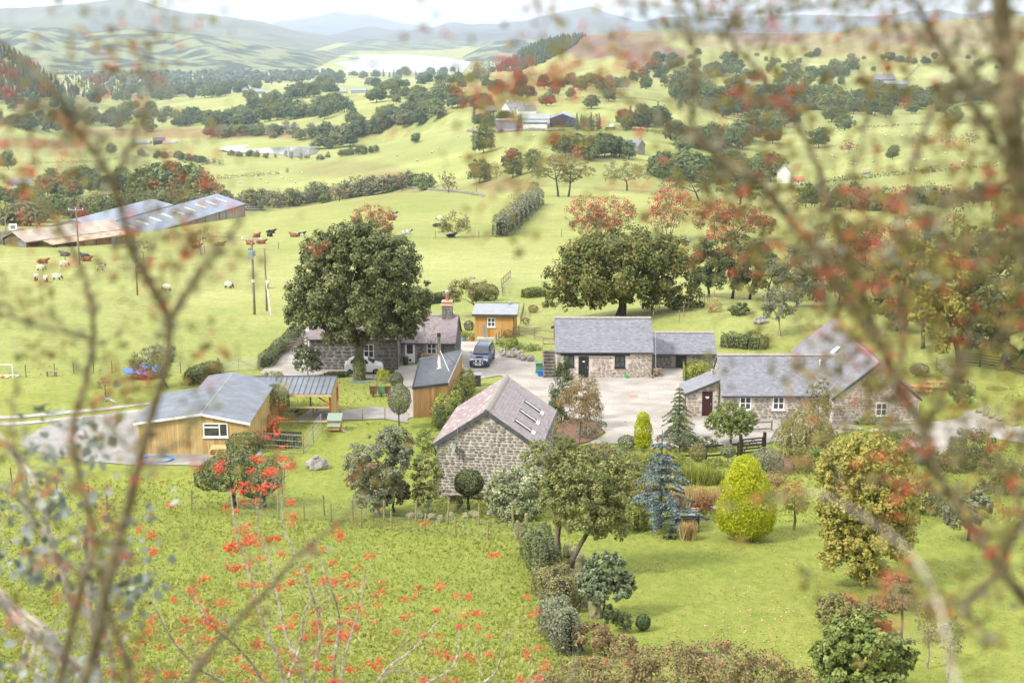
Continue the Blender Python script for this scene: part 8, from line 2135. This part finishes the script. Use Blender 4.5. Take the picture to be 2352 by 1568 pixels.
for i, (px, py, lb) in enumerate(((2115,905, 'red-brown picnic table nearest the wing'),(2150,895, 'red-brown picnic table further right by the steps'))):
 o = put('picnic_table', lb, 'picnic table', px, py, 20 * i - 10)
 for k in range(5): MB().bx(-.9,.9,-.38 + k * .155,-.25 + k * .155,.72,.755).build('top_plank', CEDAR, o)
 for y in (-.75,.65): MB().bx(-.9,.9, y, y + .22,.43,.465).build('seat_plank', CEDAR, o)
 for x in (-.7,.7): MB().bar((x, -.7,0),(x, -.1,.72),.09,.04).build('leg', CEDAR, o); MB().bar((x, .8,0),(x, .15,.72),.09,.04).build('leg', CEDAR, o); MB().bx(x - .02, x + .02,-.8,.85,.38,.43).build('bearer', CEDAR, o)
o = put('football_goal', 'white football goal at the left edge of the lawn', 'goal', 10,868)
for a, b in (((-1.6,0,0),(-1.6,0,1.25)),((.8,0,0),(.8,0,1.25)),((-1.6,0,1.25),(.8,0,1.25)),((.8,0,1.25),(1.1,.9,0)),((-1.6,0,1.25),(-1.3,.9,0)),((.8,0,0),(1.1,.9,0)),((-1.3,.9,0.02),(1.1,.9,0.02))): MB().tube([a, b],.04,7).build('bar', WHITE, o)
tag(MB().blob((0,0,.14),.14,1,10,8,0).build('ball', ORANGE, None, smooth=True, loc=hit(6,868)), 'orange football in the white goal', 'ball')
tag(MB().blob((0,0,.13),.13,1,10,8,0).build('ball', WHITE, None, smooth=True, loc=hit(17,868)), 'white football in the white goal', 'ball')
o = put('plank_seat', 'small plank bench by the fence on the left lawn', 'bench', 119,864)
MB().bx(-.5,.5,-.14,.14,.42,.47).build('seat', OLDWOOD, o)
for x in (-.4,.4): MB().bx(x - .05, x + .05,-.1,.1,0,.42).build('leg', OLDWOOD, o)
o = put('trampoline', 'round trampoline with a blue padded edge behind the silvery tree', 'trampoline', 330,866)
MB().lathe([(1.5,.7),(1.85,.7),(1.85,.76),(1.5,.76)],24).build('pad', PLB, o); MB().lathe([(.01,.72),(1.5,.72)],24).build('mat', BLACK, o)
for i in range(6): a = i * 1.047; MB().tube([(1.7 * math.cos(a),1.7 * math.sin(a),0),(1.7 * math.cos(a),1.7 * math.sin(a),.7)],.03,6).build('leg', GALV, o)
for i, x in enumerate((663,678)):
 o = put('barbecue', f'{["left", "right"][i]} black kettle barbecue standing in the open shelter', 'barbecue', x, 962)
 MB().lathe([(.05,.55),(.24,.6),(.33,.72),(.34,.8),(.3,.8)],12).build('bowl', BLACK, o); MB().lathe([(.34,.81),(.3,.9),(.05,.95)],12).build('lid', FELT, o)
 for k in range(3): a = 2.1 * k; MB().tube([(.15 * math.cos(a),.15 * math.sin(a),.62),(.3 * math.cos(a),.3 * math.sin(a),0)],.015,5).build('leg', BLACK, o)
o = put('gas_cage', 'grey metal storage locker behind the hedge by the barn', 'locker', 1094,886)
MB().bx(-.5,.4,-.4,.5,0,1.05).build('body', IRON, o, bevel=.02); MB().bx(-.56,.46,-.46,.56,1.05,1.12).build('lid', FELT, o)
o = put('paving_patch', 'pair of red clay slabs let into the yard gravel', 'slabs', 1466,912)
MB().bx(-.75,-.02,-.3,.45,-.05,.07).build('slab', BRICKR, o); MB().bx(.02,.7,-.1,.45,-.05,.07).build('slab', SANDST, o)
o = put('dustbin', 'dark dustbin beside the white cottage door', 'bin', 932,838)
MB().lathe([(.22,0),(.27,.75),(.29,.76)],12).build('body', IRON, o); MB().lathe([(.3,.76),(.28,.84),(.05,.9)],12).build('lid', TIN_DARK, o)
for px, py, m, lb in ((1064,783, FELT_BLUE, 'blue-grey plant pot beside the cabin'),(1084,784, CLAY, 'red plant pot beside the cabin')):
 o = put('plant_pot', lb, 'pot', px, py); MB().lathe([(.22,0),(.34,.35),(.36,.42),(.3,.42)],12).build('pot', m, o); link('plant', crown('plant', [(0,0,.65,.35,.35,.3)],350,.13, LV['lime'], px), o)
tag(MB().box((0,0,.75),(.06,0,.02),(0,.05,0),(-.08,0,.75)).build('spade', PLAY, None, loc=hit(1113,776)), 'blue shovel propped against the cabin wall', 'shovel')
o = put('pen_fence', 'metal framed mesh pen panels between the workshop and the hen house', 'fence', 600,1036)
A = [hit(600,1036), hit(698,1042), hit(720,1015), hit(738,990)]; b0 = o.location
for a, b in zip(A, A[1:]):
 for q in (a, b): MB().tube([q - b0, q - b0 + Vector((0,0,1.4))],.03,6).build('post', GALV, o)
 for z in (.1,.5,.9,1.35): MB().tube([a - b0 + Vector((0,0, z)), b - b0 + Vector((0,0, z))],.014,4).build('rail', GALV, o)
 n = 16; nt = MB()
 for i in range(1, n): q = a.lerp(b, i / n) - b0; nt.bar(q + Vector((0,0,.1)), q + Vector((0,0,1.35)),.008)
 tag(nt.build('mesh_infill', GALV, o), kind='stuff')
o = put('board_screen', 'dark slatted board screen at the back of the pen', 'fence', 606,1022)
d = hit(694,1026) - o.location
for i in range(6): MB().bar((0,0,.2 + i * .17),(d.x, d.y, d.z + .2 + i * .17),.03,.13).build('board', DARKWOOD, o)
link('climbing_plant', crown('climbing_plant', [(d.x * t, d.y - .25,.4,.5,.3,.45) for t in (.1,.35,.6,.85)],2200,.12, LV['dark'],5), o)
o = put('timber_stile', 'wooden stile at the corner of the lower field', 'stile', 1196,1240)
for i in range(4): MB().bx(-.3,.25,-.06,.06,.1 + i * .24,.2 + i * .24).build('step', OLDWOOD, o)
MB().tube([(.3,0,-.2),(.3,0,1.5)],.1,8).build('post', POSTWOOD, o); MB().tube([(-.22,0,-.2),(-.22,0,1.1)],.06,8).build('post', OLDWOOD, o)
def rocks(label, spots):
 for i, (px, py, r) in enumerate(spots):
  p = hit(px, py); tag(MB().blob((0,0, r * .3),(r, r * .8, r * .6), px, 10,7,.18).build('rock', STONE_PALE, None, loc=p), label[i], 'rock')
rocks(['pinkish rock on the grassy bank behind the outbuilding', 'grey rock outcrop below the red berry trees', 'white rock outcrop on the right-hand pasture', 'small white stone at the foot of the barn gable', 'pale rock in the pasture behind the sycamore', 'rock on the bank right of the wing roof'],
 [(1748,742,.8),(1575,556,.9),(1990,400,2.2),(1128,1182,.3),(1085,640,.4),(2020,770,.6)])
tag(MB().lathe([(.9,-.1),(.95,.02),(.5,.07),(.02,.08)],12).build('moss_cushion', MOSS, None, loc=hit(2290,893)), 'flat mossy stump on the right-hand lawn', 'stump')
rg = random.Random(12); k = 0
for (x0, x1, y0, y1, n, nm) in ((900,1260,310,385,14, 'pasture under the blue barns'),(1860,2240,280,400,22, 'right-hand pasture'),(520,700,385,425,12, 'meadow below the pond'),(1950,2250,150,200,16, 'high field on the right'),(640,1050,190,240,10, 'fields below the lake')):
 for i in range(n):
  p = hit(x0 + (x1 - x0) * (i + rg.random()) / n, rg.uniform(y0, y1),300)
  o = link('sheep', SHEEP[True], None, p, (0,0, rg.uniform(0,6.28)),(1.3,1.3,1.3)); tag(o, f'far-off white sheep, {ORD[i]} from left in the {nm}', 'sheep', f'sheep in the {nm}')
# ------------------------------------------------------------------ grass: tufts, rough sward and fallen leaves
def grass():
 rng = np.random.default_rng(5); n = 190000
 y = 45 + 94 * rng.uniform(0,1, n) ** 2.2; x = rng.uniform(-.40,.40, n) * (y + 4)
 px, py = to_px(x, y, gz(x, y))
 lawn = ((px > 1330) & (py > 1200)) | ((py > 985) & (py < 1190) & (px > 640) & (px < 990)) | ((px < 520) & (py > 862) & (py < 1100))
 yard = (py > 770) & (py < 1040) & (px > 925) & (px < 2300) | (px > 690) & (px < 930) & (py > 770) & (py < 868) | ((px > 40) & (px < 600) & (py > 940) & (py < 1078)) | (px > 590) & (px < 720) & (py > 750) & (py < 870) | (px > 740) & (px < 945) & (py > 930) & (py < 970)
 keep = (rng.uniform(0,1, n) < np.clip((135 - y) / 60,0,1)) & ~yard & ~((px < 460) & (py > 905) & (py < 980)); x, y, px, py, lawn = x[keep], y[keep], px[keep], py[keep], lawn[keep]
 n = len(x); z = gz(x, y)
 patch = np.sin(x / 2.3 + np.sin(y / 1.7) * 2) * np.sin(y / 2.9 + np.sin(x / 3.1) * 1.5)
 h = rng.uniform(.05,.15, n) * (1 + .6 * np.clip(patch, 0,1)) * np.where(lawn, .35,1) * np.clip(y / 85,.8,1.1)
 w = h * rng.uniform(.5,1.1, n) * np.where(lawn, 2.0,1.1); a = rng.uniform(0, np.pi, n)
 T = np.stack([np.cos(a) * w, np.sin(a) * w, 0 * w],-1); B = np.stack([x, y, z - .01],-1); L = rng.normal(size=(n, 3)) * .5 * h[:, None]; L[:, 2] = h
 V = np.stack([B - T * .5, B + T * .5, B + L + T * .25, B + L - T * .25],1)
 v = np.clip(.45 + .3 * patch + rng.normal(size=n) * .22,0,1)
 m = leafmat('grass_blades', [(0.20,0.238,0.042),(0.27,0.30,0.062),(0.35,0.355,0.10)],.4)
 tag(link('grass', npmesh('grass', V.reshape(-1,3), np.arange(4 * n).reshape(n, 4), m, v)), 'rough green grass of the lower fields and lawns', 'grass', kind='stuff')
 k = 700; y = rng.uniform(50,84, k); x = rng.uniform(-.36,.02, k) * y; c = np.sin(x / 1.9) * np.sin(y / 2.4) > -.1; x, y = x[c], y[c]; P = np.repeat(np.stack([x, y, gz(x, y) + .06],-1),7,0); P[:, :2] += rng.normal(size=(len(P),2)) * .11; P[:, 2] += rng.uniform(0,.08, len(P))
 N = rng.normal(size=P.shape) * .5 + np.array([0,0,1]); tag(link('meadow_herbs', leafmesh('meadow_herbs', P, N, rng.uniform(.05,.13, len(P)), rng.uniform(0,1, len(P)), LV['lime'], rng, .4)), 'broad-leaved docks and tussocks dotting the lower left field', 'herbs', kind='stuff')
 pts = []
 rg = random.Random(9)
 while len(pts) < 620:
  q = (rg.gauss(1760,120), rg.gauss(1420,55)) if rg.random() < .75 else (rg.uniform(1450,2150), rg.uniform(1260,1530))
  p = hit(*q); pts.append(p)
 pts += [p + Vector((0,0,.05)) for p in (hit(rg.uniform(1100,1620), rg.uniform(850,1000)) for _ in range(420))]
 P = np.array([(p.x, p.y, p.z + .03) for p in pts]); N = rng.normal(size=P.shape) * .35 + np.array([0,0,1])
 tag(link('fallen_leaves', leafmesh('fallen_leaves', P, N, rng.uniform(.06,.13, len(P)), rng.uniform(0,1, len(P)), FALLEN, rng, .8)), 'scattered brown fallen leaves on the right-hand lawn and yard', 'leaves', kind='stuff')
FALLEN = leafmat('fallen_leaf', [(0.22,0.12,0.05),(0.36,0.22,0.11),(0.46,0.32,0.19)],0)
grass()
# ------------------------------------------------------------------ berry trees on the bank in front of us
LICHEN = mat('lichened_bark', (0.23,0.185,0.10),0.95,(0.11,0.085,0.045), scale=22, bump=.8, bscale=60)
PALETWIG = mat('pale_twig_bark', (0.46,0.41,0.36),0.9,(0.20,0.155,0.12), scale=16, bump=.5, bscale=40)
HAW = leafmat('haw_leaf', [(0.085,0.082,0.026),(0.145,0.135,0.038),(0.21,0.185,0.043),(0.17,0.08,0.03),(0.28,0.245,0.07)],.3)
SILV = leafmat('silvery_leaf', [(0.10,0.125,0.105),(0.19,0.22,0.19),(0.33,0.37,0.34)],.25)
LICH = leafmat('lichen_tuft', [(0.16,0.15,0.085),(0.27,0.26,0.18),(0.13,0.115,0.06)],.2)
_bm = MB().blob((0,0,0),1.0,1,5,3,0)
_bv = np.array(_bm.v); _bf = np.array([f if len(f) == 4 else (*f, f[-1]) for f in _bm.f])
def berry_mesh(name, C, r, m, rng):
 n = len(C); V = (_bv[None] * (r * rng.uniform(.8,1.15,(n, 1,1))) + C[:, None]).reshape(-1,3)
 Q = (_bf[None] + (np.arange(n) * len(_bv))[:, None, None]).reshape(-1,4)
 T = np.concatenate([Q[:, [0,1,2]], Q[:, [0,2,3]][Q[:, 2] != Q[:, 3]]])
 return npmesh(name, V, T, m, None, True)
def front_tree(name, label, limbs, root, bark, seed, twig, leafs, berries, tl=(.15,.4), depth=1, bunch=6, extra=(), up=.1, n=7):
 """limbs: [(picture points, near distance, far distance, radius start, radius end)]; twigs, leaves and berries grow from them"""
 rg = random.Random(seed); rng = np.random.default_rng(seed)
 rx, ry = root; base = Vector((rx, ry, ground(rx, ry))); o = thing(name, base, 0, label, 'tree')
 mb = MB(); tips = []; knots = []
 for pts, y0, y1, r0, r1 in limbs:
  P = []
  for i, (px, py) in enumerate(pts):
   t = i / (len(pts) - 1); P.append(at(px, py, y0 + (y1 - y0) * t + rg.gauss(0,.01 * y0)) - base)
  Q = []
  for i in range(len(P) - 1):                                # smooth the line
   a, b, c, d = P[max(i - 1,0)], P[i], P[i + 1], P[min(i + 2, len(P) - 1)]
   for k in range(4):
    t = k / 4; Q.append(.5 * ((2 * b) + (c - a) * t + (2 * a - 5 * b + 4 * c - d) * t * t + (3 * b - a - 3 * c + d) * t ** 3))
  Q.append(P[-1])
  rad = [(r0 + (r1 - r0) * i / (len(Q) - 1)) * rg.uniform(.88,1.15) for i in range(len(Q))]
  mb.tube(Q, rad, n, rg.random())
  for i in range(2, len(Q)):
   if rg.random() < twig:
    d = (Q[i] - Q[i - 1]).normalized(); a = d.orthogonal().normalized(); a.rotate(Matrix.Rotation(rg.uniform(0,6.28),3, d))
    grow(mb, Q[i].copy(),(d * .6 + a).normalized(), rg.uniform(*tl), max(rad[i] * .28, r1 * .35), depth, rg, tips, up=up, spread=.8, n=4, kids=(1,3), wob=.2)
   if rg.random() < .5: knots.append(Q[i])
  tips.append((Q[-1], Vector((0,0,1))))
 mb.build('branches', bark, o)
 T = np.array([t[0] for t in tips])
 k = leafs[1]; idx = rng.integers(0, len(T), k); sp = leafs[3]
 P = T[idx] + rng.normal(size=(k, 3)) * sp
 tag(link('leaves', leafmesh('leaves', P, rng.normal(size=(k, 3)) + np.array([0,-.4,.5]), leafs[2] * rng.uniform(.6,1.3, k), rng.uniform(0,1, k), leafs[0], rng, .75), o), kind='stuff')
 nb, br, bs, bmt = berries
 C = T[rng.choice(len(T), min(nb, len(T) * 3))] + rng.normal(size=(min(nb, len(T) * 3),3)) * bs * .6
 C = np.concatenate([C] + [np.array([at(x, y, yy) - base]) + rng.normal(size=(c, 3)) * .045 * sp_ for x, y, yy, c, sp_ in extra]) if extra else C
 C = np.repeat(C, bunch, 0); C = C + rng.normal(size=C.shape) * bs * np.array([1,1,.6])
 tag(link('berries', berry_mesh('berries', C, br, bmt, rng), o), kind='stuff')
 if knots and bark is LICHEN:
  K = np.array(knots); K = np.repeat(K, 5,0) + rng.normal(size=(len(K) * 5,3)) * .03
  tag(link('lichen', leafmesh('lichen', K, rng.normal(size=K.shape), rng.uniform(.015,.045, len(K)), rng.uniform(0,1, len(K)), LICH, rng, .8), o), kind='stuff')
 return o
front_tree('hawthorn_tree', 'blurred lichen-covered hawthorn with red berries close by on the left', [
 ([(150,1700),(215,1500),(250,1330),(285,1200),(315,1080),(348,950),(380,840),(388,740),(350,660),(312,590),(285,510),(258,420),(215,345),(170,285),(120,205),(40,130),(-60,60)],4.6,4.3,.019,.007),
 ([(388,740),(430,670),(480,600),(520,545),(560,500)],4.4,4.3,.013,.004),([(258,420),(300,330),(330,250),(350,170),(330,90)],4.3,4.2,.009,.003),
 ([(110,1700),(150,1500),(190,1340),(215,1240),(185,1100),(165,990),(195,880),(215,780),(205,680),(175,590),(130,510),(60,440),(-40,380)],4.9,5.1,.015,.006),
 ([(260,1700),(300,1560),(255,1420),(228,1300)],4.7,4.7,.014,.012),([(380,1700),(440,1560),(520,1450),(620,1350),(690,1270),(780,1200),(840,1130)],5.0,5.2,.015,.004),
 ([(-60,300),(30,270),(110,250),(180,300)],4.3,4.3,.006,.010),([(215,780),(140,760),(60,740),(-40,700)],5.0,4.9,.008,.004),([(90,1240),(60,1120),(30,980),(40,860)],5.0,5.2,.007,.003),([(315,1080),(420,1010),(470,930)],4.5,4.5,.006,.003)],
 (-1.15,4.5), LICHEN, 31,.62,(HAW, 1500,.032,.045),(170,.0058,.014, BERRY),(.08,.22),2,4,
 [(40,170,4.3,5,1),(310,110,4.2,5,1.2),(500,430,4.3,6,1),(440,390,4.3,4,1),(200,480,4.4,5,1),(120,360,4.4,5,1.2),(30,370,4.5,8,1.4),(80,395,4.5,5,1),(330,1065,4.5,3,1),(230,1200,4.4,3,1),(440,1075,4.6,3,1),(560,600,4.4,4,1)])
front_tree('hawthorn_tree', 'blurred lichen-covered hawthorn with red berries close by on the right', [
 ([(2500,1500),(2400,1420),(2300,1310),(2210,1180),(2150,1080),(2120,980),(2060,880),(2025,800),(1960,705),(1905,625),(1850,555),(1790,470),(1720,405),(1640,350),(1590,285),(1598,190),(1590,90),(1560,10),(1520,-80)],4.3,4.6,.019,.006),
 ([(2025,800),(1985,690),(1935,570),(1900,460),(1872,370),(1830,280),(1770,200),(1700,120),(1655,40),(1620,-60)],4.5,4.7,.013,.004),
 ([(2440,900),(2380,620),(2345,420),(2320,260),(2310,120),(2290,-80)],4.0,4.0,.034,.026),([(2345,420),(2290,330),(2230,230),(2160,100),(2080,-20)],4.1,4.2,.014,.006),([(2380,620),(2290,560),(2200,560),(2120,620),(2060,700)],4.1,4.3,.012,.005),
 ([(2500,1120),(2400,1150),(2330,1220),(2300,1310)],4.2,4.3,.012,.012),([(2210,1180),(2160,1110),(2060,1000),(1990,960)],4.3,4.4,.009,.004),([(1640,350),(1560,300),(1480,250),(1400,210),(1300,185),(1200,180),(1110,205)],4.5,4.5,.007,.003),
 ([(2080,-40),(1960,0),(1800,20),(1660,38),(1560,24),(1420,8)],4.4,4.6,.006,.003),([(2120,980),(2180,880),(2230,760),(2240,640),(2300,500)],4.4,4.3,.010,.005),([(2300,1310),(2220,1390),(2290,1480)],4.2,4.2,.012,.006),([(2345,420),(2250,440),(2160,480),(2080,540),(2030,640)],4.1,4.3,.010,.004),([(2310,120),(2230,160),(2140,260),(2100,380),(2080,500)],4.0,4.3,.010,.003),([(2440,760),(2330,760),(2240,820),(2160,900)],4.1,4.2,.012,.004),([(2440,1000),(2360,960),(2280,980),(2190,1060)],4.0,4.2,.012,.004),([(1960,705),(1880,700),(1800,720)],4.5,4.6,.006,.002),([(1905,625),(1880,520),(1950,400),(1990,280),(1980,150)],4.5,4.6,.007,.003),([(2060,880),(2080,760),(2070,640),(2110,500)],4.4,4.4,.008,.003),([(2440,1260),(2370,1240),(2330,1130),(2290,1060)],4.0,4.2,.012,.004)],
 (1.9,4.2), LICHEN, 47,.72,(HAW, 3900,.035,.052),(290,.0062,.014, BERRY),(.10,.34),2,4,
 [(1130,204,4.5,10,1),(1190,179,4.5,10,.9),(1245,186,4.5,12,1),(1300,186,4.5,10,.9),(1100,215,4.5,6,.7),(1380,180,4.5,6,1.2),(1390,225,4.5,7,1.3),(1160,195,4.5,8,.8),(1900,640,4.4,4,1),(2090,1040,4.3,9,1.6),(2100,1100,4.3,9,1.5),(2150,1060,4.3,5,1),(2010,460,4.4,4,1),(2240,380,4.1,4,1),(1700,240,4.6,4,1),(1450,150,4.6,4,1)])
tag(front_tree('pale_branch', 'pale blurred bough sweeping across the lower right', [([(2230,1700),(2180,1500),(2160,1400),(2120,1310),(2060,1240),(1990,1190),(1900,1140),(1830,1120)],2.7,3.3,.0045,.002)],(.95,2.7), PALETWIG, 9,.2,(HAW, 30,.035,.04),(6,.006,.015, BERRY),(.1,.25),0,3), cat='branch')
ST = [[(705,1720),(720,1560),(735,1440),(700,1320),(650,1200),(655,1045)],[(760,1720),(790,1520),(825,1400),(840,1310)],[(690,1720),(640,1520),(600,1420),(570,1310),(540,1210),(530,1120)],[(640,1720),(600,1560),(540,1480),(480,1430),(440,1350)],
 [(830,1720),(870,1560),(950,1490),(1010,1420)],[(880,1720),(950,1590),(1040,1530),(1055,1440)],[(560,1720),(520,1580),(450,1530),(385,1450),(335,1350)],[(960,1720),(1080,1590),(1140,1540),(1165,1440)],[(720,1720),(700,1560),(660,1470),(640,1380),(620,1290),(590,1190),(610,1100)],
 [(800,1720),(850,1600),(900,1540),(1020,1560)],[(600,1720),(560,1600),(470,1570),(380,1560)],[(740,1720),(765,1600),(770,1500),(780,1420),(760,1350),(735,1290)],[(660,1720),(650,1600),(690,1480),(700,1400),(745,1330)],[(1050,1720),(1180,1600),(1230,1560)],[(520,1720),(440,1600),(330,1570)]]
front_tree('rowan_tree', 'leafless rowan with pale twigs and bright orange-red berry bunches at the lower left', [(s, 21 + .5 * math.sin(i * 2.3),21 + 1.2 * math.sin(i * 1.7),.032,.008) for i, s in enumerate(ST)],(-2.6,21.0), PALETWIG, 15,.85,(LV['olive'],260,.06,.1),(300,.015,.045, BERRY_OR),(.25,.7),2,14,(),.35,5)
front_tree('alder_bush', 'leafy branch with silvery leaves and pale peeling boughs at the left edge', [([(-60,930),(10,1010),(45,1060),(70,1085),(95,1150),(115,1230),(150,1340),(175,1420)],9.2,9.0,.010,.016),([(-60,1330),(20,1400),(70,1450),(130,1500),(190,1560),(230,1640)],9.0,9.0,.028,.032),([(-60,1290),(30,1390),(100,1440),(150,1500),(210,1560),(240,1640)],9.6,9.6,.02,.03),([(240,1640),(225,1530),(205,1400),(200,1300),(195,1200)],9.3,9.3,.025,.014),
 ([(-60,1090),(20,1130),(80,1190),(140,1300)],9.0,9.2,.01,.012),([(240,1640),(260,1540),(240,1450),(205,1400)],9.4,9.3,.02,.014),([(-60,1240),(20,1280),(90,1310)],9.1,9.2,.008,.006),([(140,1300),(200,1290),(270,1290)],9.1,9.2,.008,.004)],(-2.55,9.3), PALETWIG, 23,.4,(SILV, 620,.085,.11),(6,.006,.02, BERRY),(.15,.4),1,2)
def thorn_scrub():
 base = Vector((5.4,46.5, ground(5.4,46.5))); s = F / 48.0
 o = thing('berry_thicket', base, 0, 'twiggy brown-green thicket with scattered red berries along the bottom edge', 'bush')
 bl = [(x, dy, z, rx, ry, rz) for (x, dy, z, rx, ry, rz) in px_blobs(base, s, [(1330,1560,80,50),(1430,1540,90,56),(1540,1535,100,56),(1650,1530,100,60),(1750,1545,80,50),(1840,1570,60,40),(1230,1585,60,34)], None)]
 mb = MB(); rg = random.Random(3); tips = []
 for b in bl:
  for k in range(9): d = Vector((rg.gauss(0,.35), rg.gauss(0,.3),1)); grow(mb, Vector((b[0] + rg.gauss(0, b[3] * .4), b[1], b[2] - b[5] * 1.1)), d, b[5] * .85,.028,3, rg, tips, up=.2, spread=.8, n=4)
 mb.build('branches', PALETWIG, o)
 link('crown', crown('crown', bl, 9000,.10, LV['tan'],4, dens=.8, ratio=.2), o); link('crown', crown('crown', bl, 9000,.10, LV['olive'],5, dens=.8, ratio=.2), o)
 rng = np.random.default_rng(2); T = np.array([t[0] for t in tips]); C = np.repeat(T[rng.choice(len(T),70)],10,0); C = C + rng.normal(size=C.shape) * .045
 tag(link('berries', berry_mesh('berries', C, .016, BERRY_OR, rng), o), kind='stuff')
thorn_scrub()
